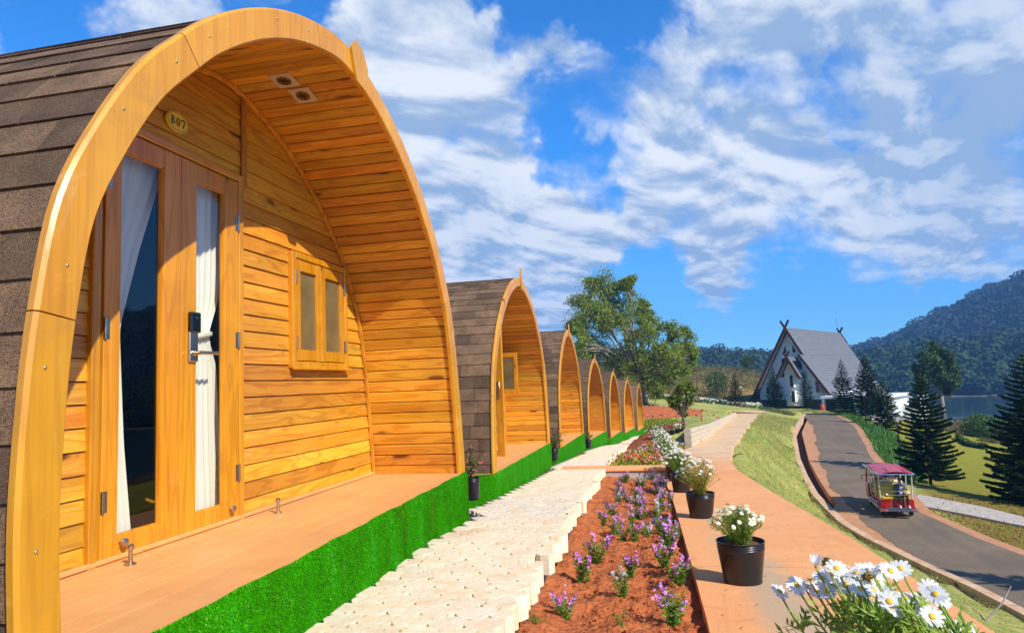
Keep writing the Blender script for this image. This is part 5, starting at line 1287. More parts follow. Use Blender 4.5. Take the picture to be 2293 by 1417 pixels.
for i in range(230):   # leafy shoots: lobed thread leaves
    if i < len(sl_)*2:
        pts = sl_[i % len(sl_)]; k0 = .88
    else:
        a = random.uniform(0, 2*PI); rr_ = random.uniform(.05,.26); e = np.array([math.cos(a)*rr_*1.05 - .02, math.sin(a)*rr_*.8, .24 + random.uniform(.08,.30)]); t = np.linspace(0,1,12)[:,None]; b = np.array([0,0,.24]); pts = (1-t)**2*b + 2*t*(1-t)*np.array([e[0]*.5, e[1]*.5, e[2]*.85]) + t*t*e; k0 = 1.
        fol.append(stem_quads(pts[:-1], pts[1:], .0035))
    for j in range(13):
        u = random.uniform(.12, k0); P = np.array([np.interp(u, np.linspace(0,1,len(pts)), pts[:,k]) for k in range(3)]); d = pts[min(len(pts)-1,int(u*11)+1)] - pts[int(u*11)]; d /= np.linalg.norm(d)+1e-9
        o_ = rng.normal(size=3); o_ -= d*o_.dot(d); o_ /= np.linalg.norm(o_); ax = d*.75 + o_*.75; ax /= np.linalg.norm(ax); L = random.uniform(.03,.055)
        Ps = np.array([P + ax*L*f for f in (0,.25,.4,.55,.7,.8)]); sd = np.cross(ax, rng.normal(size=3)); sd /= np.linalg.norm(sd)
        fol.append(leaves(np.array([P]), np.array([ax]), L*1.05, .0075))
        Nn = np.array([ax*.9 + sd*.8*(1 if q % 2 else -1) for q in range(5)]); fol.append(leaves(Ps[1:], Nn, L*.42, .0062))
V, F = merge_np(fol); new_ob('foliage', np_mesh('foliage', V, F, M['leaf_daisy']), fg)

# ------------------------------------------------------------------ fuchsia pots between the pods
def fuchsia(loc, label, s=1., n=30, hh=.42, flowers=26):
    t = thing('potted_fuchsia', label, 'potted plant', loc, 0, 'fuchsia pots between the pods'); t.scale = (s,)*3
    new_ob('pot', POT, t).scale = (.62,.62,.95); so2 = new_ob('potting_soil', SOILD, t); so2.scale = (.62,.62,.95)
    fol, P_ = [], []
    for i in range(n):
        a = random.uniform(0,2*PI); q = random.random()**.6; e = np.array([math.cos(a)*.20*q, math.sin(a)*.20*q, .24+hh*random.uniform(.45,1.05)*(1-.3*q)]); b = np.array([0,0,.22]); t_ = np.linspace(0,1,6)[:,None]; pts = (1-t_)*b + t_*e + np.sin(t_*PI)*np.array([0,0,.04]); fol.append(stem_quads(pts[:-1], pts[1:], .004))
        m = 20; u = rng.random(m)*.85+.15; P = np.stack([np.interp(u, t_[:,0], pts[:,k]) for k in range(3)], 1); fol.append(leaves(P, rdir(m,.1), rng.uniform(.02,.036,m), .016)); P_.append(pts[-1])
    V, F = merge_np(fol); new_ob('foliage', np_mesh('foliage', V, F, M['leaf_fuchsia']), t)
    P = np.array([random.choice(P_) for _ in range(flowers)]) + rng.normal(0,.03,(flowers,3)); P[:,2] -= .03; a1, a2 = leaves(np.repeat(P,6,0), np.tile(np.array([0,0,-.5]),(6*flowers,1)) + rng.normal(size=(6*flowers,3))*.6, .026, .012)
    new_ob('blossom', np_mesh('blossom', a1, a2, M['petal_pink']), t); return t
for k, (px, py, z, s, lab) in enumerate([(1058,1118,-1.29,1.0,'tall fuchsia in a narrow black pot between the first and second pods'),(1241,1031,-1.62,1.05,'fuchsia with pink flowers in a black pot between the second and third pods'),(1318,1003,-2.15,1.1,'bushy potted plant in a black pot between the third and fourth pods'),(1362,982,-2.60,.9,'small plant in a pot between the fourth and fifth pods'),(1395,972,-3.02,1.2,'potted fuchsia between the fifth and sixth pods'),(1424,964,-3.40,1.2,'potted plant in the last gap, between the sixth and seventh pods')]):
    p = on_z(px, py, z); fuchsia(p, lab, s, flowers=26 if k != 2 else 6, hh=.42 if k != 2 else .25)
# ------------------------------------------------------------------ low stone wall beside the path
wall = thing('retaining_wall', 'low pale stone block wall along the left side of the orange path', 'wall', (0,0,0))
wy = np.arange(25.6, 71, .3); cm = MB()
wtop = lambda y: float(z_path(y)) + float(np.interp(y, [25.6, 60, 71], [.64, .34, .22]))
for i in range(len(wy)-1):
    y0, y1 = wy[i], wy[i+1]; x0, x1 = float(path_l(y0))-.02, float(path_l(y1))-.02; a, b = float(z_path(y0))-.3, float(z_path(y1))-.3; t0, t1 = wtop(y0)-.02, wtop(y1)-.02
    cm.add([(x0-.22,y0,a),(x0,y0,a),(x0,y0,t0),(x0-.22,y0,t0),(x1-.22,y1,b),(x1,y1,b),(x1,y1,t1),(x1-.22,y1,t1)], [(0,1,2,3)] * (i == 0) + [(1,5,6,2),(2,6,7,3),(0,3,7,4)])
cm.ob('wall_core', M['wall_mortar'], wall, recalc=False)
bm_ = []
y = 25.62; blocks = []
rows_ = 4
for r_ in range(rows_):
    y = 25.6 + (r_ % 2)*.14
    while y < 70.5:
        L = random.uniform(.26, .46); hgt = (wtop(y)-float(z_path(y))+.02)/rows_; x = float(path_l(y+L/2)); z = float(z_path(y+L/2)) + hgt*(r_+.5) - .01
        an = math.atan2(float(path_l(y+L)-path_l(y)), L); sl = math.atan2(float(wtop(y+L) - wtop(y)), L)
        blocks.append((y, L, hgt, x, z, an, sl)); y += L
blocks.sort(); VB = MB(); ub = MB(); ub.bbox((0,0,0), (1,1,1), .06); UB = ub.mesh('stone_block', M['block_stone'])
for i, (y, L, hg, x, z, an, sl) in enumerate(blocks):
    Mx = Matrix.Translation((x-.035+random.uniform(-.012,.012), y+L/2, z)) @ Matrix.Rotation(-an, 4, 'Z') @ Matrix.Rotation(sl, 4, 'X') @ Matrix.Diagonal((.10, L-.012, hg-.012, 1))
    if i < 290: put('stone_block', UB, wall, Mx)
    else: VB.add([Mx @ v.co for v in UB.vertices], [tuple(p.vertices) for p in UB.polygons])
VB.ob('stone_block', M['block_stone'], wall, recalc=False, kind='stuff')
# ------------------------------------------------------------------ low planting and lawn behind the wall
def scatter_leaves(name, fx, n, size, mat, up=.5, w=.4, hgt=.15, **props):
    P = np.array([fx() for _ in range(n)]); P[:,2] = ground(P[:,0], P[:,1]) + rng.random(n)*hgt; V, F = leaves(P, rdir(n, up), size*rng.uniform(.6,1.3,n), size*w); return new_ob(name, np_mesh(name, V, F, mat), kind='stuff', **props)
# ------------------------------------------------------------------ trees
def branch_tree(name, label, base, blobs, trunk_r, leaf, bark, nleaf, lsize, limbs=7, cat='tree', seed=3, tw=1., lw=.5, fork=.22, gap=.0, group=None):
    """blobs: (centre, radius) clumps the limbs reach for"""
    random.seed(seed); t = thing(name, label, cat, base, 0, group); mb = MB(); tips = []; base = Vector(base)
    cen = sum((Vector(b[0]) for b in blobs), Vector())/len(blobs) - base; fk = Vector((cen.x*.25, cen.y*.25, cen.z*fork*2))
    mb.tube([Vector((0,0,-.3)), fk*.5 + Vector((.1,0,0))*trunk_r, fk], [trunk_r*1.25, trunk_r, trunk_r*.8], 8)
    for (c, r) in blobs:
        c = Vector(c) - base; m = fk.lerp(c, .5) + Vector((random.uniform(-.1,.1), random.uniform(-.1,.1), random.uniform(-.02,.12)))*c.length*.5
        mb.tube([fk, fk.lerp(m, .5) + Vector((0,0,-.04))*c.length, m, c], [trunk_r*.62, trunk_r*.42, trunk_r*.28, trunk_r*.14], 6)
        for k in range(limbs):
            d = Vector(rdir(1, .25)[0]); e = c + d*r*random.uniform(.55,.95); s = m.lerp(c, random.uniform(.2,1)); q = s.lerp(e, .5) + Vector(rdir(1)[0])*r*.16
            mb.tube([s, q, e], [trunk_r*.13*tw, trunk_r*.08*tw, trunk_r*.035*tw], 4, cap=False)
            for j in range(3):
                e2 = e + Vector(rdir(1,.2)[0])*r*.4; mb.tube([s.lerp(e,.6), e, e2], [trunk_r*.05*tw, trunk_r*.035*tw, trunk_r*.015*tw], 3, cap=False); tips.append((np.array(e2), r))
            tips.append((np.array(e), r))
    mb.ob('trunk', M[bark], t, smooth='all', recalc=False)
    T = np.array([x[0] for x in tips]); R_ = np.array([x[1] for x in tips]); idx = rng.integers(0, len(T), nleaf); P = T[idx] + rng.normal(size=(nleaf,3))*(R_[idx]*.19)[:,None]*np.array([1,1,.8])
    V, F = leaves(P, rdir(nleaf, .35), lsize*rng.uniform(.6,1.3,nleaf), lsize*lw, out=(P-T[idx])/R_[idx][:,None]*3 + np.array([0,0,.35])); new_ob('crown', np_mesh('crown', V, F, M[leaf]), t)
    return t
def PX(px, py, d): return tuple(at_depth(px, py, d))
d0 = 69.
bl = [((1352,668),50),((1322,705),40),((1385,700),45),((1350,720),40),((1310,760),45),((1300,690),30),((1415,735),38),((1400,770),45),((1345,790),48),((1300,800),35),((1380,660),30),((1330,640),24),((1455,745),28),((1445,715),22),((1460,790),34),((1512,745),26),((1530,770),28),((1500,800),34),((1545,800),22),((1430,830),40),((1480,840),34),((1380,840),40),((1520,830),22),((1470,870),22),((1410,640),18),((1440,690),14),((1290,735),20)]
branch_tree('fig_tree', 'big spreading evergreen tree with bare grey limbs behind the last pod', PX(1447,908,d0), [(PX(x, y, d0 + random.uniform(-2.6,2.6)), r*d0/1529) for (x, y), r in bl], .27, 'leaf_fig', 'bark_grey', 42000, .25, 11, tw=2.2, seed=5)
# bare leaning limbs low on the right of the big tree
p = hit(1531,961); branch_tree('young_tree', 'young slim tree with low leafy branches at the near end of the stone wall', tuple(p), [(PX(x,y,p.length*.985), r*p.length/1560) for x, y, r in ((1528,870,16),(1540,885,16),(1518,890,13),(1550,872,12),(1500,905,12),(1515,915,13),(1530,925,9),(1535,905,11))], .055, 'leaf_fig', 'bark_dark', 2300, .13, 4, seed=11, tw=1.4)
random.seed(21)
# norfolk pines
def norfolk_meshes(seed, H=6., R=1.45, nw=27):
    rr = random.Random(seed); fol, tipq = [], []; tr = MB(); tr.tube([(0,0,-.3),(0,0,H*.5),(0,0,H*.93),(0,0,H)], [.085,.055,.02,.006], 7)
    for w in range(nw):
        u = w/(nw-1); z = H*(.07 + .90*u**.92); L = R*((1-u)**.78)*rr.uniform(.88,1.08) + .05; n = 7 if u < .6 else 6; a0 = rr.uniform(0, 6.28)
        for k in range(n):
            a = a0 + 2*PI*k/n + rr.uniform(-.18,.18); Lk = L*rr.uniform(.68,1.12); d = np.array([math.cos(a), math.sin(a), 0]); s = np.array([-math.sin(a), math.cos(a), 0]); droop = -.10 + .40*u
            q = np.linspace(0, 1, 9); pts = np.array([[0,0,z]]) + np.outer(q*Lk, d) + np.outer(Lk*(droop*q + .15*q*q*q + .04), [0,0,1]); tr.tube([pts[0], pts[4], pts[-1]], [.014,.009,.004], 4, cap=False)
            m = max(8, int(Lk*36)); uu = np.linspace(.12, 1, m); P = np.stack([np.interp(uu, q, pts[:,j]) for j in range(3)], 1); ll = .20*(1-.45*uu)*np.clip(Lk,.35,1.1)
            for sd in (-1, 1):
                for zz in (-.35, .0, .35, .8):
                    N = s*sd*(.85 if zz < .3 else .5) + d*.65 + np.array([0,0,zz]) + rng.normal(0,.12,(m,3)); (tipq if u > .93 else fol).append(leaves(P, N, ll*rng.uniform(.8,1.15,m)*(1 if zz < .3 else .8), .072))
    V, F = merge_np(fol); c = np_mesh('crown', V, F, M['leaf_pine']); V, F = merge_np(tipq); return tr.mesh('trunk', M['bark_dark'], False, False), c, np_mesh('leader', V, F, M['leaf_pine_tip'])
NF = [norfolk_meshes(3), norfolk_meshes(8, R=1.3, nw=23), norfolk_meshes(14, R=1.75), norfolk_meshes(22, R=1.55, nw=24), norfolk_meshes(31, R=1.6, nw=30)]
def norfolk(px, pb, pt, z, label, var=0, wide=1., topx=None, group='norfolk pines by the road'):
    p = on_z(px, pb, z) if z is not None else hit(px, pb); dep = (RC.transposed() @ p).z*-1; H = (pb-pt)/FOC*dep; g = gz(p.x, p.y); base = Vector((p.x, p.y, min(p.z, g)+.02)); H += p.z - base.z
    t = thing('norfolk_pine', label, 'pine tree', base, random.uniform(0,6), group); 
    if topx: t.rotation_euler = (0,0,0)
    t.scale = (H/6.*wide, H/6.*wide, H/6.); tr, c, l = NF[var]; new_ob('trunk', tr, t); new_ob('crown', c, t); new_ob('leader', l, t); return t
norfolk(1737,917,821,-4.25,'norfolk pine in front of the left part of the white house wall',0,1.05)
norfolk(1808,918,828,-4.25,'norfolk pine before the middle of the white gable, left of the lamp post',1,1.15)
norfolk(1893,928,801,-4.45,'tall norfolk pine in front of the grey roof, beside the white garage',3,.9)
norfolk(1947,941,791,-5.0,'tallest norfolk pine by the house, behind the second lamp post',4,.95)
norfolk(1985,972,846,-5.5,'dense norfolk pine at the right corner of the house above the road',2,1.1)
norfolk(2085,1088,826,-6.15,'big dark norfolk pine on the lawn behind the red tour cart',2,1.0)
norfolk(2330,1160,785,-6.75,'large norfolk pine cut off by the right edge of the picture',4,1.1)
for (x_, y_, lab) in ((16.9,15.2,'norfolk pine outside the picture whose shadow crosses the road at lower right'),(17.6,11.5,'norfolk pine outside the picture whose shadow falls on the road near the dead branch')):
    t = thing('norfolk_pine', lab, 'pine tree', (x_, y_, gz(x_, y_)), 1.0, 'norfolk pines by the road'); t.scale = (1.5,1.5,1.7); tr, c, l = NF[2]; new_ob('trunk', tr, t); new_ob('crown', c, t); new_ob('leader', l, t)
norfolk(1649,909,831,None,'lone norfolk pine on the slope left of the white house',1,1.1)
norfolk(1478,894,862,None,'small dark conifer behind the flower border near the big tree',0,1.2)
# round pine by the lake
branch_tree('umbrella_pine', 'tall pine with rounded layered crown and bare trunk in front of the lake', PX(2113,937,95), [(PX(x,y,95+random.uniform(-1,1)), r*95/1529) for x, y, r in ((2098,795,20),(2075,810,18),(2120,805,18),(2062,830,16),(2095,830,20),(2130,828,16),(2072,850,14),(2108,855,16),(2140,850,12),(2060,868,10),(2120,872,10),(2135,868,8),(2098,782,12))], .30, 'leaf_scots', 'bark_grey', 15000, .42, 8, seed=31, fork=.33, tw=1., lw=.35)
# small trees and bushes
def bush(label, px, py, rpx, hpx, leaf='leaf_bush', n=900, name='bush', cat='bush', stemmed=False, z=None, group=None, ls=None, dist=None):
    p = hit(px, py) if z is None else on_z(px, py, z)
    if dist: r_ = ray(px, 850); q_ = r_*(dist/math.hypot(r_.x, r_.y)); p = Vector((q_.x, q_.y, gz(q_.x, q_.y)))
    p = p; dep = -(RC.transposed() @ p).z; r = rpx*dep/FOC; h = hpx*dep/FOC; t = thing(name, label, cat, (p.x, p.y, p.z - .05), 0, group)
    P = rdir(n, .1)*(rng.random((n,1))**.33); lob = rng.normal(size=(9,3)); lob /= np.linalg.norm(lob,axis=1,keepdims=True); P = P*(1 + .28*np.max(P @ lob.T, axis=1, keepdims=True)) * np.array([r, r, h*(.36 if stemmed else .5)]) + np.array([0,0,h*(.64 if stemmed else .42)]); P[:,2] = np.maximum(P[:,2], .02)
    s = ls or max(.09, r*.18); V, F = leaves(P, rdir(n,.4), s*rng.uniform(.6,1.3,n), s*.55); new_ob('crown' if stemmed else 'foliage', np_mesh('foliage', V, F, M[leaf]), t)
    mb = MB(); k = 1 if stemmed else 5
    for i in range(k + 5*stemmed):
        a = random.uniform(0,6.28); e = Vector((math.cos(a)*r*.6, math.sin(a)*r*.6, h*.75)) if (i or not stemmed) else Vector((0,0,h*.8)); s0 = Vector((0,0,0 if not stemmed or i == 0 else h*.35)); mb.tube([s0, s0.lerp(e,.5)+Vector((0,0,.1*h)), e], [max(.02,h*.02)]*2+[.01], 5, cap=False)
    mb.ob('trunk' if stemmed else 'stems', M['bark_grey'], t); return t
bush('dark round tree on the crest of the brown hill left of the house', 1677, 838, 14, 40, 'leaf_scots', 1600, 'hill_tree', 'tree', True)
bush('bright leaved little tree in front of the dark tree on the hill crest', 1672, 842, 7, 20, 'leaf_bush', 500, 'hill_tree', 'tree', True)
bush('pine sapling with pale trunk on the hillside left of the norfolk pine', 1609, 902, 22, 66, 'leaf_scots', 1500, 'hill_tree', 'tree', True)
bush('small dark green bush on the brown slope above the sapling', 1585, 852, 8, 18, 'leaf_bush', 400)
bush('low yellow green bush beside the left corner of the house', 1692, 906, 14, 22, 'leaf_olive', 500)
bush('dry brown thicket beneath the sapling on the slope', 1590, 896, 18, 22, 'leaf_olive', 600)
bush('large glossy green bush at the lake end of the lawn', 2188, 962, 34, 52, 'leaf_bush', 2600, dist=84)
bush('pale bare twiggy bush left of the glossy green one above the lawn', 2140, 950, 20, 34, 'leaf_dry', 500, dist=86)
bush('grey green bush at the right edge above the lawn', 2262, 965, 36, 52, 'leaf_fuchsia', 1500, dist=84)
bush('dry heather coloured scrub on the bank right of the house', 2080, 925, 26, 28, 'leaf_dry', 700, dist=90)
bush('yellow green clump at the foot of the glossy bush', 2205, 968, 24, 11, 'leaf_olive', 500, dist=80)
bush('purple tinged shrub beside the clipped hedge on the lawn', 2250, 972, 20, 12, 'border_leaf', 300, dist=80)
# scrub over the brown hill and along the bank of the lake: a carpet nobody could count
n = 5200; X = rng.uniform(-35, 46, n); Y = rng.uniform(90, 150, n); keep = ~((X > 10.5) & (X < 26) & (Y < 108)); X, Y = X[keep], Y[keep]; Z = ground(X, Y); keep = Z > -9; X, Y, Z = X[keep], Y[keep], Z[keep]
s = rng.uniform(.25, .95, len(X))*(1+ (rng.random(len(X))>.93)*1.0); k = 16; P = np.repeat(np.stack([X, Y, Z], 1), k, 0) + rng.normal(size=(len(X)*k, 3))*np.repeat(s, k)[:,None]*np.array([.6,.6,.34]) + np.repeat(s, k)[:,None]*np.array([0,0,.25]); m3 = np.repeat(rng.integers(0, 6, len(X)), k)
for nm, sel, mt, lab, cat in (('dry_scrub', m3 < 3, 'leaf_dry', 'dry brown grass tussocks covering the hill behind the house', 'dry scrub'), ('green_scrub', m3 >= 3, 'leaf_olive', 'green and olive low scrub growing over the hill behind the house', 'green scrub')):
    V, F = leaves(P[sel], rdir(int(sel.sum()), .8), rng.uniform(.2,.5,int(sel.sum())), .12); new_ob(nm, np_mesh(nm, V, F, M[mt]), kind='stuff', label=lab, category=cat)
n = 1500; X = rng.uniform(24, 75, n); Y = 84 + (X-24)*-.25 + rng.uniform(0, 15, n); Z = ground(X, Y); k = 22; s = rng.uniform(.3, .8, n); P = np.repeat(np.stack([X,Y,Z],1), k, 0) + rng.normal(size=(n*k,3))*np.repeat(s,k)[:,None]*np.array([.7,.7,.45]) + np.repeat(s,k)[:,None]*np.array([0,0,.45]); m3 = np.repeat(rng.integers(0,5,n), k)
for nm, sel, mt, lab, cat in (('lakeside_dry_scrub', m3 < 2, 'leaf_dry', 'dry golden brown scrub on the bank above the lake', 'dry scrub'), ('lakeside_scrub', m3 >= 2, 'leaf_olive', 'olive green scrub on the bank above the lake', 'scrub')):
    V, F = leaves(P[sel], rdir(int(sel.sum()), .6), rng.uniform(.15,.4,int(sel.sum())), .12); new_ob(nm, np_mesh(nm, V, F, M[mt]), kind='stuff', label=lab, category=cat)
# clipped hedge strip
hd = []
for i in range(2600):
    px = random.uniform(2128, 2192); r_ = ray(px, 850); k_ = (78 + random.uniform(-.5,.5) - (px-2128)*.10)/math.hypot(r_.x, r_.y); hd.append((r_.x*k_, r_.y*k_, gz(r_.x*k_, r_.y*k_) + random.random()*.45))
V, F = leaves(np.array(hd), rdir(len(hd), .8), .22, .1); t = thing('hedge', 'clipped bright green hedge at the far edge of the lawn', 'hedge', tuple(hd[0])); o = new_ob('foliage', np_mesh('foliage', V, F, M['leaf_bush']), t); o.matrix_parent_inverse = Matrix.Translation(Vector(hd[0])).inverted()
# strap leaved planting between the road and the trees
P = []
for i in range(9000):
    y = random.uniform(38, 80); u = random.random(); x = float(road_r(y)) + .5 + u*(2.2 if y < 60 else 1.6)*min(1, (y-36)/8); P.append((x, y, 0))
P = np.array(P); P[:,2] = ground(P[:,0], P[:,1]); V, F = leaves(P, rdir(len(P), 1.3), rng.uniform(.3,.62,len(P)), .06); new_ob('strap_leaved_planting', np_mesh('strap_leaved_planting', V, F, M['border_leaf']), kind='stuff', label='strip of dense green strap leaved plants along the right side of the road', category='ground cover')
# dead leaves and weeds on the verge
n = 5200; Y = rng.uniform(15, 34, n); X = np.array([float(road_r(y)) for y in Y]) + .5 + rng.random(n)**1.2*4.5; P = np.stack([X, Y, ground(X, Y)+.02], 1); V, F = leaves(P, rdir(n, .35), rng.uniform(.05,.16,n), .05); new_ob('leaf_litter', np_mesh('leaf_litter', V, F, M['litter']), kind='stuff', label='dead leaves and weeds strewn over the red verge at lower right', category='leaf litter')
n = 520; Y = 2.5 + 30*rng.random(n)**1.4; w_ = rng.random(n); X = np.where(w_ < .55, path_l(Y) + (path_r(Y)-path_l(Y))*rng.random(n), walk_l(Y) + (walk_r(Y)-walk_l(Y))*rng.random(n)); Z = np.where(w_ < .55, z_path(Y), z_walk(Y)) + .006; N = rng.normal(size=(n,3)); N[:,2] *= .1
V, F = leaves(np.stack([X,Y,Z],1), N, rng.uniform(.010,.032,n), .009, out=np.array([0,0,2.])); new_ob('fallen_leaves', np_mesh('fallen_leaves', V, F, M['litter']), kind='stuff', label='tiny dry leaves and crumbs lying on the path and paving', category='leaf litter')
# grass blades on the bank between the path and the kerb
n = 90000; Y = 3.2 + 66*rng.random(n)**1.6; U = rng.random(n); a = path_r(Y); b = kerb_x(Y); X = a + .01 + (b-a-.06)*U; Z = tps(X, Y); sel = rng.random(n) < .5
szz = (.016 + .0013*Y)*rng.uniform(.7,1.4,n); N = rdir(n, .9)
for nm, q, mt in (('grass', sel, 'grass_blades'), ('straw_grass', ~sel, 'grass_straw')):
    V, F = leaves(np.stack([X, Y, Z-.01], 1)[q], N[q], szz[q]*1.7, szz[q]*.22); new_ob(nm, np_mesh(nm, V, F, M[mt]), kind='stuff', label='short green grass on the bank between path and road' if nm == 'grass' else 'dry straw coloured grass on the bank between path and road', category='grass')
# lawn and low red hedge behind the last pod
P = []
for i in range(3600):
    q = hit(random.uniform(1442,1512), random.uniform(946,962), tmin=20); P.append((q.x + random.gauss(0,.1), q.y + random.gauss(0,.2), q.z + random.random()*.28)) if i < 260 else P.append(tuple(np.array(P[random.randrange(260)]) + rng.normal(0,.25,3)*np.array([1,1,.25])))
P = np.array(P); V, F = leaves(P, rdir(len(P), .5), .15, .09); new_ob('low_red_shrubs', np_mesh('low_red_shrubs', V, F, M['leaf_begonia']), kind='stuff', label='low reddish shrubs planted behind the last pod', category='shrubs')
# heap of broken bricks under the big tree
p0 = hit(1475, 924); V, F = lumps(420, lambda y: p0.x + random.gauss(0, 2.4), p0.y-3, p0.y+9, .04, .20, lambda x, y: gz(x, y)); new_ob('brick_rubble', np_mesh('brick_rubble', V, F, M['brick_rubble']), kind='stuff', label='scattered broken red bricks and rubble under the big tree', category='rubble')
mbd = []
for i in range(46):
    for j in range(30): x = p0.x - 5 + 11*i/45; y = p0.y - 4 + 14*j/29; mbd.append((x, y, gz(x, y) + .30*math.exp(-(((x-p0.x+.4)/3.2)**2 + ((y-p0.y-2)/4.2)**2)*1.3) - .03))
new_ob('earth_mound', grid_mesh('earth_mound', np.array(mbd).reshape(46,30,3), M['soil']), kind='structure')
# flower border along the far branch of the path
FB = []
for i in range(4):
    n = 110; P = rdir(n,.3)*np.array([.42,.42,.30])*rng.random((n,1))**.3 + np.array([0,0,.22]); f = np_mesh('foliage', *leaves(P, rdir(n,.6), .15, .07), M['leaf_bush']); m = 34; P = rdir(m,1.0)*np.array([.42,.42,.30]) + np.array([0,0,.24]); P[:,2] = np.abs(P[:,2]); fl = florets(P, .085, 5); FB.append((f, [np_mesh('blossom', *fl, M[c]) for c in ('petal_white','petal_cream','petal_magenta')]))
for i in range(58):
    u = i/57; px = 1440 + u*262; py = 891 + 7*u + 17*u**1.5 + random.uniform(-1,1); p = hit(px, py, tmin=30); f, fl = random.choice(FB); c = random.choice([0,0,1,1,2]) if u < .85 else 1
    cc = c
    if p.length > 140: continue
    lab = '%s flower clump, %s from the left in the border above the far bend' % (('white','cream','pinkish')[c], ordn(i))
    plant('flower_clump', lab, 'plant', [('foliage', f), ('blossom', fl[c])], p, random.uniform(.8,1.15), 'flower border above the far bend')
for i in range(9):
    px = 1706 + i*8.5; py = 917 + i*1.6; bush('%s low shrub, %s from the left where the flower border meets the road crest' % ('purplish' if i > 3 else 'green', ordn(i)), px, py, 7, 10, 'leaf_fuchsia' if i > 3 else 'leaf_bush', 260, 'border_shrub', 'shrub', group='low shrubs at the road crest')
for i in range(16):
    px = 1800 + i*8.2; py = 921 + i*1.0; bush('green low plant at the kerb before the house, %s from the left' % ordn(i), px, py, 7, 7, 'border_leaf' if i % 4 else 'leaf_begonia', 160, 'border_shrub', 'shrub', group='low plants at the kerb in front of the house')
# small pots at the wall end
for (px, py, c, lab) in ((1494,974,'petal_magenta','small black pot with magenta and white flowers, first of the group by the wall end'),(1506,972,'petal_magenta','small black pot with a broad head of purple flowers near the wall end'),(1518,969,'petal_cream','small black pot with cream flowers near the wall end'),(1526,965,'petal_magenta','small black pot with purple flowers closest to the young tree')):
    p = hit(px, py, tmin=18); t = thing('potted_flowers', lab, 'potted plant', p, 0, 'small pots near the wall end'); s = p.length*.0042/.152; t.scale = (s*.85,)*3; new_ob('pot', POT, t); new_ob('potting_soil', SOILD, t)
    n = 160; P = rdir(n,.5)*np.array([.24,.24,.14]) + np.array([0,0,.36]); new_ob('foliage', np_mesh('foliage', *leaves(P, rdir(n,.5), .07, .03), M['leaf_daisy']), t); m = 60; P = rdir(m,.9)*np.array([.25,.25,.14]) + np.array([0,0,.40]); new_ob('blossom', np_mesh('blossom', *florets(P, .04, 5), M[c]), t)
# hose-like rope, red marker stick, blue bag, red hoop
rp = [hit(x, y) for x, y in ((1662,1018),(1650,1020),(1637,1026),(1635,1040),(1641,1058),(1650,1072),(1656,1079))]; mb = MB(); mb.tube([tuple(q + Vector((0,0,.05))) for q in rp], .022, 6); mb.ob('rope', M['rope'], smooth='all', label='brown rope lying along the edge of the grass bank', category='rope')
p = hit(1572,943); mb = MB(); mb.tube([(0,0,-.1),(-.03,0,p.length*16/1529)], p.length*.0011, 6); o = mb.ob('marker_stick', M['plastic_red'], label='thin red marker stick in the lawn behind the stone wall', category='stick'); o.location = p
p = hit(1489,957); mb = MB(); mb.ball((0,0,.12), (.45,.3,.16), 12, 8); [None]; o = mb.ob('plastic_bag', M['plastic_blue'], smooth='all', label='light blue plastic bag lying behind the small flower pots', category='bag'); o.location = p
p = hit(1544,906); mb = MB(); mb.tube([(.45*math.cos(a), 0, .45*math.sin(a)) for a in np.linspace(-.2, PI, 14)], .03, 6); o = mb.ob('hoop', M['plastic_red'], smooth='all', label='red hoop standing in the grass by the far bend', category='hoop'); o.location = p
mb = MB(); q0 = hit(2205,1392, tmin=4, zf=lambda Y: z_road(Y)+.3); mb.tube([q0, q0 + Vector((.5,.3,.32)), q0 + Vector((.78,.5,.62))], [.022,.018,.012], 6); mb.ob('dead_branch', M['bark_grey'], label='short dead branch leaning on the kerb at lower right', category='branch')
p = hit(1962, 946); V, F = lumps(1, lambda y: 0, 0, .001, .8, .8, lambda x, y: 0); o = new_ob('boulder', np_mesh('boulder', V, F, M['stone_pale']), label='pale boulder beside the road among the green planting', category='boulder'); o.location = p
# ------------------------------------------------------------------ lamp posts and bins
def lamp_post(label, px, pb, pt, z=None, h=None, tilt=0):
    p = hit(px, pb) if z is None else on_z(px, pb, z); dep = -(RC.transposed() @ p).z; H = (pb-pt)/FOC*dep if h is None else h; t = thing('lamp_post', label, 'lamp post', p, 0, 'lamp posts along the road'); s = H/3.3; t.scale = (s,)*3
    mb = MB(); mb.lathe([(.14,0),(.14,.06),(.10,.12),(.085,.5),(.06,.56),(.05,.62),(.045,1.2),(.038,2.55),(.055,2.6),(.04,2.66),(.09,2.74),(.10,2.76)], (0,0,0), 14); mb.ob('post', M['iron_black'], t, smooth=True)
    mb = MB(); mb.lathe([(.10,2.765),(.21,3.08),(.21,3.10)], (0,0,0), 6, cap=False); mb.ob('lantern_glass', M['lamp_glass'], t)
    mb = MB(); mb.lathe([(.24,3.10),(.25,3.12),(.16,3.20),(.07,3.26),(.03,3.30),(.001,3.32)], (0,0,0), 6)
    for k in range(6): a = 2*PI*k/6; mb.tube([(.10*math.cos(a),.10*math.sin(a),2.76),(.213*math.cos(a),.213*math.sin(a),3.10)], .009, 4)
    mb.ob('lantern_cap', M['iron_black'], t); return t
lamp_post('black lamp post in front of the house gable, beside the red bin', 1839, 913, 856, -4.35)
lamp_post('black lamp post before the grey roof, between two norfolk pines', 1941, 962, 872, -5.2)
lamp_post('black lamp post nearest the red cart, by the slatted bin', 2019, 1052, 925, -5.95)
lamp_post('distant black lamp post beside the lone norfolk pine on the left', 1661, 911, 861)
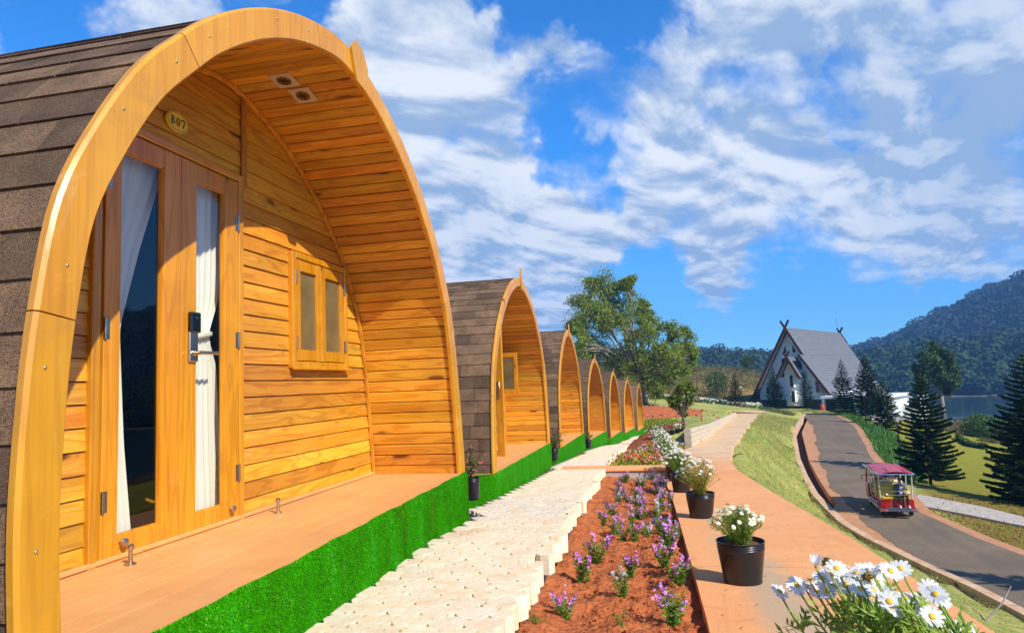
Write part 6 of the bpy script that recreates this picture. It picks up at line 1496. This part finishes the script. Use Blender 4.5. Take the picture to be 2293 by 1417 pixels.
p = on_z(1842,921,-4.4); mb = MB(); mb.lathe([(.22,0),(.26,.08),(.27,.62),(.24,.66),(.25,.70),(.20,.74)], (0,0,0), 20); b = thing('litter_bin', 'orange red round bin at the foot of the lamp post by the house', 'bin', p); mb.ob('bin_body', M['bin_red'], b, smooth=True); mb = MB(); mb.lathe([(.21,.741),(.19,.80),(.05,.84)], (0,0,0), 20); mb.ob('lid', M['bin_red'], b, smooth=True)
p = on_z(2027,1078,-5.95); b = thing('litter_bin', 'brown wooden slatted bin with dark rim behind the red cart', 'bin', p); mb = MB(); mb.lathe([(.24,0),(.24,.8)], (0,0,0), 18); mb.ob('liner', M['iron_black'], b)
for k in range(16):
    a = 2*PI*k/16; R_ = Matrix.Rotation(a, 3, 'Z'); mb = MB(); mb.bbox(R_ @ Vector((.262,0,.42)), (.022,.085,.78), .005, R_); mb.ob('slat', M['bin_slat'], b)
mb = MB(); mb.lathe([(.24,.81),(.29,.81),(.30,.87),(.24,.89),(.22,.84)], (0,0,0), 20); mb.ob('rim', M['iron_black'], b, smooth=True)

# ------------------------------------------------------------------ the white house
HO = Vector((15.1, 88.0, -4.1)); HR = -.50
house = thing('gabled_house', 'white boarded house with steep grey roof and dark red crossed bargeboards', 'house', HO, HR); house.scale = (.86, 1.3, 1)
LH = 15.5
def hob(mb, name, mat, par=None, **k): return mb.ob(name, M[mat], par or house, **k)
zr = 9.5; slR = 1.31; slL = 1.55; slA = 1.60; zk = 8.86
def zl_(x): return zr + slL*x
def zr_(x): return zk - slR*x
def za_(x): return zr - slA*x
# siding: each board a shallow wedge
def siding(y, xa, xb, z0, z1, name='siding', clip=None, bh=.33, face=-1):
    mb = MB(); z = z0
    while z < z1:
        zt = min(z+bh, z1)
        def lim(zz):
            a, b = xa, xb
            if clip: c = clip(zz); a, b = max(a, c[0]), min(b, c[1])
            return a, b
        a0, b0 = lim(z); a1, b1 = lim(zt-.02)
        if b0 - a0 > .05:
            if b1 < a1: a1 = b1 = (a1+b1)/2
            mb.add([(a0,y-.085,z),(b0,y-.085,z),(b1,y-.010,zt-.025),(a1,y-.010,zt-.025),(a0,y+.12,z),(b0,y+.12,z),(b1,y+.12,zt-.025),(a1,y+.12,zt-.025)], [(0,1,2,3),(0,4,5,1),(3,2,6,7),(0,3,7,4),(1,5,6,2)])
        z += bh
    hob(mb, name, 'siding_white', kind='stuff'); return mb
clipg = lambda zz: ((zz-zr)/slL + .2, (zr-zz)/slA - .2)
clipk = lambda zz: (-9, (zk-zz)/slR - .2)
siding(0, -4.75, 2.15, .9, 9.1, clip=clipg); siding(-1.15, 2.15, 5.6, .9, 6.0, clip=clipk)
mb = MB(); mb.prism([(-4.75,.4),(-4.75,1.9),(0,9.15),(2.15,5.8),(2.15,.4)], .02, .3, 'y'); mb.prism([(2.15,.4),(2.15,5.8),(5.6,1.25),(5.6,.4)], -1.13, -.9, 'y'); mb.box((2.1,-.55,3.2), (.16,1.25,5.0)); hob(mb, 'wall', 'siding_white')
mb = MB(); mb.box((-4.7, LH/2, 1.2), (.2, LH, 1.6)); mb.box((5.55, LH/2-.4, .7), (.2, LH, 1.8)); mb.prism([(-4.75,.0),(-4.75,1.9),(0,8.7),(5.6,1.2),(5.6,0)], LH-.3, LH, 'y'); hob(mb, 'wall', 'siding_white')
mb = MB(); mb.box((-1.3,-.02,.2), (6.95,.3,1.38)); mb.box((3.9,-1.2,.0), (3.5,.3,1.7)); mb.box((-4.73,LH/2,.2),(.3,LH,1.38)); hob(mb, 'plinth', 'stone_dark')
# roof: tiles laid in courses of real steps
def roof_plane(p0, p1, q0, q1, name='roof_tile', course=.34, mat='roof_grey', th=.14):
    """p0-p1 ridge edge, q0-q1 eaves edge"""
    p0, p1, q0, q1 = map(Vector, (p0, p1, q0, q1)); n = int((q0-p0).length/course); mb = MB(); nn = (p1-p0).cross(q0-p0).normalized()
    if nn.z < 0: nn = -nn
    for i in range(n):
        a, b = i/n, (i+1)/n; A, B, C_, D_ = p0.lerp(q0, a), p1.lerp(q1, a), p1.lerp(q1, b), p0.lerp(q0, b); k = max(2, int((B-A).length/.55))
        for j in range(k):
            u, v = j/k, (j+1)/k; w = .02; e = nn*(.045 + .012*((i*7+j*13) % 5)/4)
            P4 = [A.lerp(B,u), A.lerp(B,v), D_.lerp(C_,v-w/k), D_.lerp(C_,u+w/k)]; mb.add([P4[0], P4[1], P4[2]+e, P4[3]+e, P4[2], P4[3]], [(0,1,2,3),(3,2,4,5),(0,3,5),(1,4,2)])
    hob(mb, name, mat, kind='stuff', recalc=False)
    mb = MB(); mb.add([p0,p1,q1,q0,p0-nn*th,p1-nn*th,q1-nn*th,q0-nn*th], [(0,1,2,3),(4,7,6,5),(0,4,5,1),(1,5,6,2),(2,6,7,3),(3,7,4,0)]); hob(mb, 'roof', mat)
oh = -.75
roof_plane((0,oh,zr),(0,LH+.6,zr),(-5.45,oh,zl_(-5.45)),(-5.45,LH+.6,zl_(-5.45)))
roof_plane((0,oh,zr),(0,LH+.6,zr),(2.1,oh,za_(2.1)),(2.1,LH+.6,za_(2.1)))
roof_plane((2.08,oh-1.15,zr_(2.08)),(2.08,LH+.6,zr_(2.08)),(6.2,oh-1.15,zr_(6.2)),(6.2,LH+.6,zr_(6.2)))
def barge(x0, z0, x1, z1, y, w=.27, ext=0.):
    d = Vector((x1-x0, z1-z0)).normalized(); n_ = Vector((-d.y, d.x)); a = Vector((x0,z0)) - d*ext; b = Vector((x1,z1)); mb = MB(); mb.prism([tuple(a+n_*w*.3), tuple(b+n_*w*.3), tuple(b-n_*w*.7), tuple(a-n_*w*.7)], y-.09, y+.0, 'y'); hob(mb, 'bargeboard', 'barge_brown')
barge(0, zr, -5.55, zl_(-5.55), oh-.01, ext=1.0); barge(0, zr, 2.2, za_(2.2), oh-.12, ext=1.0); barge(2.05, zr_(2.05), 6.3, zr_(6.3), oh-1.17)
barge(0, zr, -1.0, zl_(-1.0), LH+.8, ext=.9); barge(0, zr, 1.0, za_(1.0), LH+.9, ext=.9)
mb = MB(); mb.tube([(0,LH-.3,zr),(0,LH-.3,zr+2.2)], .03, 6); mb.ball((0,LH-.3,zr+2.1), .09, 8, 6); mb.tube([(-.22,LH-.3,zr+1.7),(.22,LH-.3,zr+1.7)], .02, 5); hob(mb, 'lightning_rod', 'cart_chrome')
# little entrance gable
gx, gy_, gzr = .80, -2.5, 5.95
mb = MB(); mb.prism([(gx-.95,.2),(gx+1.2,.2),(gx+1.2,4.1),(gx,5.75),(gx-.95,4.4)], gy_+.75, .0, 'y'); hob(mb, 'porch_wall', 'siding_white')
mb = MB(); z = .9
while z < 5.6:
    hw0 = min(.95, (gzr-.25-z)/1.6); hw1 = min(1.2, (gzr-.25-z)/1.6); mb.add([(gx-hw0,gy_+.71,z),(gx+hw1,gy_+.71,z),(gx+hw1,gy_+.735,z+.22),(gx-hw0,gy_+.735,z+.22),(gx-hw0,gy_+.75,z),(gx+hw1,gy_+.75,z)], [(0,1,2,3),(0,4,5,1)]); z += .24
hob(mb, 'siding', 'siding_white', kind='stuff')
roof_plane((gx,gy_,gzr),(gx,2.,gzr),(gx-1.45,gy_,gzr-2.3),(gx-1.45,0.2,gzr-2.3)); roof_plane((gx,gy_,gzr),(gx,2.,gzr),(gx+1.5,gy_,gzr-2.45),(gx+1.5,0.,gzr-2.45))
barge(gx, gzr, gx-1.52, gzr-2.42, gy_-.01, w=.28, ext=.7); barge(gx, gzr, gx+1.58, gzr-2.58, gy_-.11, w=.28, ext=.7)
mb = MB(); mb.box((gx+1.52,-1.1,gzr-2.5), (.12,2.8,.12)); hob(mb, 'gutter', 'cart_grey')
mb = MB(); mb.box((gx+1.0,-1.4,.2), (1.6,.3,.8)); 
def hwin(x, z, w, h, y, open_=False):
    f = MB(); t_ = .09
    f.box((x-w/2+t_/2,y-.05,z),(t_,.12,h)); f.box((x+w/2-t_/2,y-.05,z),(t_,.12,h)); f.box((x,y-.05,z+h/2-t_/2),(w-2*t_,.12,t_)); f.box((x,y-.05,z-h/2+t_/2),(w-2*t_,.12,t_)); fo = hob(f, 'window', 'white_paint')
    g = MB(); g.box((x,y-.04,z),(w-2*t_,.03,h-2*t_)); hob(g, 'pane', 'pane_dark', fo)
    if open_:
        g = MB(); g.box((x+w/2-.0,y-.30,z),(.05,.5,h-.1)); g.box((x+w/2+.01,y-.54,z),(.07,.05,h)); hob(g, 'sash', 'white_paint', fo)
hwin(gx+.1, 3.1, .8, 1.5, gy_+.70, True); hwin(gx+.15, 1.3, .8, 1.45, gy_+.70, True); hwin(3.95, 2.35, .9, 1.5, -1.17, True); hwin(-1.0, 5.3, .7, 1.2, -.03); hwin(-3.5, 2.0, .6, 1.1, -.03)
for s_x in (-1, 1):
    mb = MB(); x0 = -1.15 if s_x < 0 else .25; tri = [(x0,6.4),(x0+.72,6.4),(x0+.62 if s_x < 0 else x0+.10,7.6)]; mb.prism(tri, -.075, -.04, 'y'); hob(mb, 'window', 'white_paint'); cx_ = sum(q[0] for q in tri)/3; cz_ = sum(q[1] for q in tri)/3
    mb = MB(); mb.prism([(cx_+(q[0]-cx_)*.72, cz_+(q[1]-cz_)*.76) for q in tri], -.09, -.078, 'y'); hob(mb, 'pane', 'pane_dark')
# flat roofed garage wing to the right
g = MB(); g.box((9.6, 1.0, -.2), (6.6, 6.0, 2.6)); hob(g, 'garage_wall', 'white_paint')
g = MB(); g.box((9.4, -.8, 1.22), (8.2, 6.4, .24)); hob(g, 'garage_roof', 'white_paint')
g = MB(); g.box((5.6,-3.75,-.1),(.3,.3,2.4)); hob(g, 'column', 'white_paint')
g = MB(); g.box((7.6,-2.06,-.15),(1.7,.1,2.2)); hob(g, 'garage_door', 'teal'); g = MB(); g.box((6.35,-2.5,-.2),(.25,.2,2.4)); hob(g, 'door_post', 'teal')
g = MB(); g.box((9.6,-3.4,-.4),(1.0,.7,2.0)); hob(g, 'meter_cabinet', 'siding_white')
for k in range(3): g = MB(); g.box((14.6, -3.0+k*1.6, 1.05), (3.6,.12,.14)); hob(g, 'pergola_beam', 'white_paint')
g = MB(); g.box((16.2,-1.4,.9),(.14,4.4,.16)); hob(g, 'pergola_beam', 'white_paint')
g = MB(); g.box((16.2,-3.3,-.6),(.22,.22,3.0)); hob(g, 'column', 'white_paint'); g = MB(); g.box((16.2,-3.3,-1.5),(.5,.5,1.3)); hob(g, 'column_base', 'stone_pale'); g = MB(); g.box((13.6,1.2,-1.0),(4.6,.3,1.8)); hob(g, 'garden_wall', 'white_paint')

# ------------------------------------------------------------------ tour cart with its riders
cart = thing('tour_cart', 'red open sided electric tour cart with yellow benches seen from behind on the road', 'cart', CT, CR); cart.scale = (CS,)*3
def cob(mb, name, mat, par=None, **k): return mb.ob(name, M[mat], par or cart, **k)
W2 = .70; LC = 3.7
mb = MB()   # tub: tapering tail, floor, side sills
mb.prism([(-.70,.34),(.70,.34),(.66,.78),(-.66,.78)], .0, .10, 'y'); mb.prism([(-.66,.78),(.66,.78),(.62,.80),(-.62,.80)], .0, .55, 'y')
mb.bbox((0, 1.85, .40), (1.36, 3.6, .12), .03); mb.bbox((-.66, .45, .55), (.06, .90, .42), .02); mb.bbox((.66, .45, .55), (.06, .90, .42), .02)
cob(mb, 'body', 'cart_red')
mb = MB(); mb.prism([(3.05,.36),(3.72,.36),(3.80,.62),(3.70,.98),(3.42,1.10),(3.05,1.08)], -.68, .68, 'x'); cob(mb, 'bonnet', 'cart_red')
for s in (-1, 1):
    mb = MB(); mb.prism([(3.42,1.08),(3.58,1.06),(3.50,1.55),(3.30,1.93),(3.16,1.95),(3.32,1.55)], s*.66-.03, s*.66+.03, 'x'); cob(mb, 'windscreen_pillar', 'cart_red')
mb = MB(); mb.bbox((-.69,1.9,.30),(.03,2.4,.11),.01); mb.bbox((.69,1.9,.30),(.03,2.4,.11),.01); cob(mb, 'side_strip', 'cart_white')
# roof: shallow crown with silver rim
rf = []; ny, nx_ = 14, 10
for i in range(ny+1):
    row = []
    for j in range(nx_+1):
        u = i/ny; v = j/nx_*2-1; y = -.22 + 3.78*u; z = 1.95 + .11*(1-v**2)*1.0 + .06*math.sin(u*PI) - (.10*max(0,u-.86)/.14); row.append((v*.74, y, z))
    rf.append(row)
new_ob('roof', grid_mesh('roof', np.array(rf), M['cart_roof']), cart)
mb = MB(); mb.tube([(-.74,-.22,1.945),(.74,-.22,1.945),(.76,-.1,1.945),(.76,3.5,1.95),(.70,3.6,1.90),(-.70,3.6,1.90),(-.76,3.5,1.95),(-.76,-.1,1.945),(-.74,-.22,1.945)], .034, 8); cob(mb, 'roof_rim', 'cart_chrome', smooth=True)
mb = MB(); mb.box((-.28,1.2,2.075+.02),(.03,2.4,.012)); mb.box((.42,1.6,2.07),(.03,3.,.012)); cob(mb, 'roof_seam', 'cart_grey')
mb = MB(); mb.box((0,1.7,1.925),(1.40,3.5,.02)); cob(mb, 'headliner', 'cart_white')
for x, y, dx_ in ((-.64,.30,0),(.64,.10,0),(-.66,1.35,0),(.66,1.35,0),(-.66,2.45,0),(.66,2.45,0)):
    mb = MB(); mb.tube([(x,y,.62),(x*1.02,y-.03,1.2),(x*1.05,y-.12,1.94)], .026, 8); cob(mb, 'roof_post', 'cart_white')
# benches
def bench(y, face):   # face +1 looks forward
    mb = MB(); mb.bbox((0,y,.80),(1.22,.42,.11),.03); s = cob(mb, 'seat', 'seat_yellow')
    mb = MB(); Rx = Matrix.Rotation(face*.14, 3, 'X')
    for k in (-1, 1): mb.bbox((k*.305, y-face*.24, 1.08), (.60,.10,.52), .03, Rx)
    cob(mb, 'backrest', 'seat_yellow')
    mb = MB(); mb.tube([(-.61,y-face*.27,.72),(-.61,y-face*.30,1.33),(-.56,y-face*.31,1.37),(.56,y-face*.31,1.37),(.61,y-face*.30,1.33),(.61,y-face*.27,.72)], .016, 7); cob(mb, 'seat_rail', 'cart_chrome', smooth=True)
    for k in (-1,1):
        mb = MB(); mb.tube([(k*.63,y+.16,.76),(k*.63,y+.16,1.0),(k*.63,y-.12,1.02)], .014, 6); cob(mb, 'armrest', 'cart_chrome', smooth=True)
bench(.27, -1); bench(.95, 1); bench(1.75, 1); bench(2.55, 1)
mb = MB(); mb.bbox((0,-.20,.335),(1.56,.22,.10),.02); cob(mb, 'bumper', 'cart_grey')
mb = MB(); mb.bbox((0,-.20,.42),(1.1,.20,.03),.01); cob(mb, 'footstep', 'cart_grey')
for s in (-1, 1):
    mb = MB(); mb.bbox((s*.62,-.315,.335),(.30,.03,.105),.012); lo = cob(mb, 'tail_lamp', 'cart_chrome')
    for k in range(3):
        mb = MB(); mb.lathe([(.040,0),(.040,.012),(.02,.022)], (s*(.62 + (k-1)*.092),-.331,.335), 14, Matrix.Rotation(PI/2,3,'X')); cob(mb, 'lens', 'lens_orange' if k == (2 if s > 0 else 0) else 'lens_red', lo)
for x, y in ((-.60,.42),(.60,.42),(-.60,3.05),(.60,3.05)):
    mb = MB(); Mw = Matrix.Rotation(PI/2,3,'Y'); mb.lathe([(.14,-.075),(.235,-.07),(.25,-.045),(.25,.045),(.235,.07),(.14,.075)], (x,y,.25), 22, Mw); wo_ = cob(mb, 'wheel', 'rubber', smooth=True)
    mb = MB(); mb.lathe([(.135,-.078),(.14,.078)], (x,y,.25), 18, Mw); cob(mb, 'rim', 'cart_white', wo_)
mb = MB(); mb.tube([(-.30,-.20,.42),(-.27,-.18,1.02)], .014, 6); mb.tube([(.27,-.20,.42),(.27,-.18,1.02)], .014, 6)
lp = [(.50*math.copysign(abs(math.cos(a))**.5, math.cos(a)), -.20, 1.09 + .09*math.sin(a)) for a in np.linspace(0, 2*PI, 25)]; mb.tube(lp, .018, 6, cap=False); cob(mb, 'guard_rail', 'steel', smooth=True)
mb = MB(); mb.tube([(-.70,3.3,1.40),(-.86,3.30,1.42)], .012, 6); mb.bbox((-.90,3.3,1.36),(.06,.16,.24),.02); cob(mb, 'mirror', 'black_gloss')
mb = MB(); mb.box((-.90,3.215,1.36),(.05,.004,.2)); cob(mb, 'mirror_glass', 'cart_chrome')
mb = MB(); mb.lathe([(.055,0),(.05,.01)], (.42,-.012,.62), 16, Matrix.Rotation(PI/2,3,'X') @ Matrix.Diagonal((1,.5,1)).to_3x3()); cob(mb, 'badge', 'cart_white')
mb = MB(); mb.tube([(.18*math.cos(a), 3.0+.05*math.sin(a), 1.22+.16*math.sin(a)) for a in np.linspace(0,2*PI,17)], .016, 6, cap=False); o = cob(mb, 'steering_wheel', 'rubber', smooth='all'); o.location = (-.3,-.1,0)
mb = MB(); mb.box((0,3.36,1.5),(1.26,.012,.75)); cob(mb, 'windscreen', 'glass')

# ------------------------------------------------------------------ forest hills over the lake
def hill(name, cl, ang0, ang1, r0, r1, prof, kind='structure', n=110, m=26):
    """ring sector hill: angle (radians from +Y to the right), distances r0..r1, prof(angle) -> height of the crest"""
    A = np.linspace(ang0, ang1, n); U = np.linspace(0, 1, m); P = np.zeros((n, m, 3))
    for i, a in enumerate(A):
        top = prof(a); rr_ = r0(a) + (r1(a)-r0(a))*U; z = LAKE_Z - 1 + (top - LAKE_Z + 1)*np.sin(np.minimum(U*1.12,1)*PI/2)**1.15; P[i,:,0] = np.sin(a)*rr_; P[i,:,1] = np.cos(a)*rr_; P[i,:,2] = z
    P[:,:,2] += smooth_noise(P[:,:,0], P[:,:,1], .02, 5)*2.0*np.sin(U*PI)[None]
    new_ob(name, grid_mesh(name, P, M['hill_floor']), kind=kind); return P
def az(px): r = ray(px, 820); return math.atan2(r.x, r.y)
def elev_z(px, py, R_): r = ray(px, py); return r.z/math.hypot(r.x, r.y)*R_
def crest(tab, R_):
    a = [az(x) for x, y in tab]; z = [elev_z(x, y, R_(az(x))) for x, y in tab]; return lambda q: float(np.interp(q, a, z))
def blob_forest(name, label, P, count, s0, s1, mat, ntri=14, cat='forest', conifer=0.):
    n, m, _ = P.shape; i = (rng.random(count)**1.9 if name != 'far_forest' else rng.random(count))*(n-1.001); j = (rng.random(count)**.8)*(m-1.001); i0, j0 = i.astype(int), j.astype(int); fi, fj = (i-i0)[:,None], (j-j0)[:,None]
    C = P[i0,j0]*(1-fi)*(1-fj)+P[i0+1,j0]*fi*(1-fj)+P[i0,j0+1]*(1-fi)*fj+P[i0+1,j0+1]*fi*fj; S_ = rng.uniform(s0, s1, count)*(1+ (rng.random(count)>.9)*.35)
    k = ntri; L = rdir(count*k, .25)*np.array([1,1,.85]); q = np.repeat(C, k, 0) + L*np.repeat(S_, k)[:,None]*.62 + np.repeat(S_, k)[:,None]*np.array([0,0,.75])
    V, F = leaves(q, np.cross(L, rdir(len(q))), np.repeat(S_, k)*rng.uniform(.20,.34,len(q)), (np.repeat(S_, k)*.24), out=L + np.array([0,0,.25])); return new_ob(name, np_mesh(name, V, F, M[mat]), kind='stuff', label=label, category=cat)
# near wooded shore
R0 = lambda a: 372.; tab = [(1560,830),(1700,826),(1900,822),(1950,816),(2040,806),(2100,797),(2160,796),(2215,793),(2240,786),(2293,776),(2600,740),(3300,760),(5200,780)]
Rm = lambda a: 470.; P = hill('shore_hill', M, az(1560), 1.75, lambda a: 372., lambda a: 480., crest(tab, Rm)); 
blob_forest('shore_forest', 'green wooded shore on the far side of the lake', P, 3800, 4.0, 7.5, 'forest_shore', 74)
sb_ = MB(); A = np.linspace(az(1560), 1.7, 60); pts = [(math.sin(a)*371, math.cos(a)*371, LAKE_Z+.05) for a in A]; pts2 = [(math.sin(a)*374, math.cos(a)*374, LAKE_Z+.45) for a in A]; sb_.add(pts+pts2, [(i,i+1,61+i,60+i) for i in range(59)]); sb_.ob('shore', M['shore_sand'], kind='structure', recalc=False)
# big hill
tab = [(1880,818),(1925,801),(1960,790),(1990,783),(2035,760),(2100,729),(2150,711),(2200,682),(2250,662),(2293,644),(2420,598),(2700,500),(3300,520),(5200,640)]
Rm = lambda a: 900.; P = hill('mountain', M, az(1880), 1.75, lambda a: 500., lambda a: 960., crest(tab, Rm), m=40); blob_forest('mountain_forest', 'dark blue green forest covering the mountain at the right', P, 8200, 6., 10., 'forest_far', 50)
# low hills to the left of the house
tab = [(900,800),(1200,806),(1540,810),(1562,806),(1585,803),(1598,801),(1620,806),(1642,811),(1665,813),(1700,812),(1760,816),(1900,820)]
Rm = lambda a: 640.; P = hill('far_hills', M, az(900), az(1900), lambda a: 420., lambda a: 660., crest(tab, Rm)); blob_forest('far_forest', 'distant wooded hills beyond the brown slope', P, 2400, 4.5, 8., 'forest_far', 40)
tab = [(-1500,760),(0,790),(900,812)]
Rm = lambda a: 640.; P = hill('far_hills', M, -1.3, az(905), lambda a: 420., lambda a: 660., lambda a: 18., n=60)
# ------------------------------------------------------------------ haze
hz = MB(); hz.box((350, 250, 60), (2400, 2600, 172)); 
def hazem(t, o):
    v = t.node('ShaderNodeVolumePrincipled'); v.inputs['Color'].default_value = (.22,.52,1,1); v.inputs['Density'].default_value = HAZE; v.inputs['Anisotropy'].default_value = .1
    t.l.new(v.outputs[0], o.inputs['Volume'])
HAZE = .00042
material('haze', hazem)
ho = hz.ob('haze', M['haze'], kind='stuff', label='thin blue air between the camera and the far hills', category='haze')
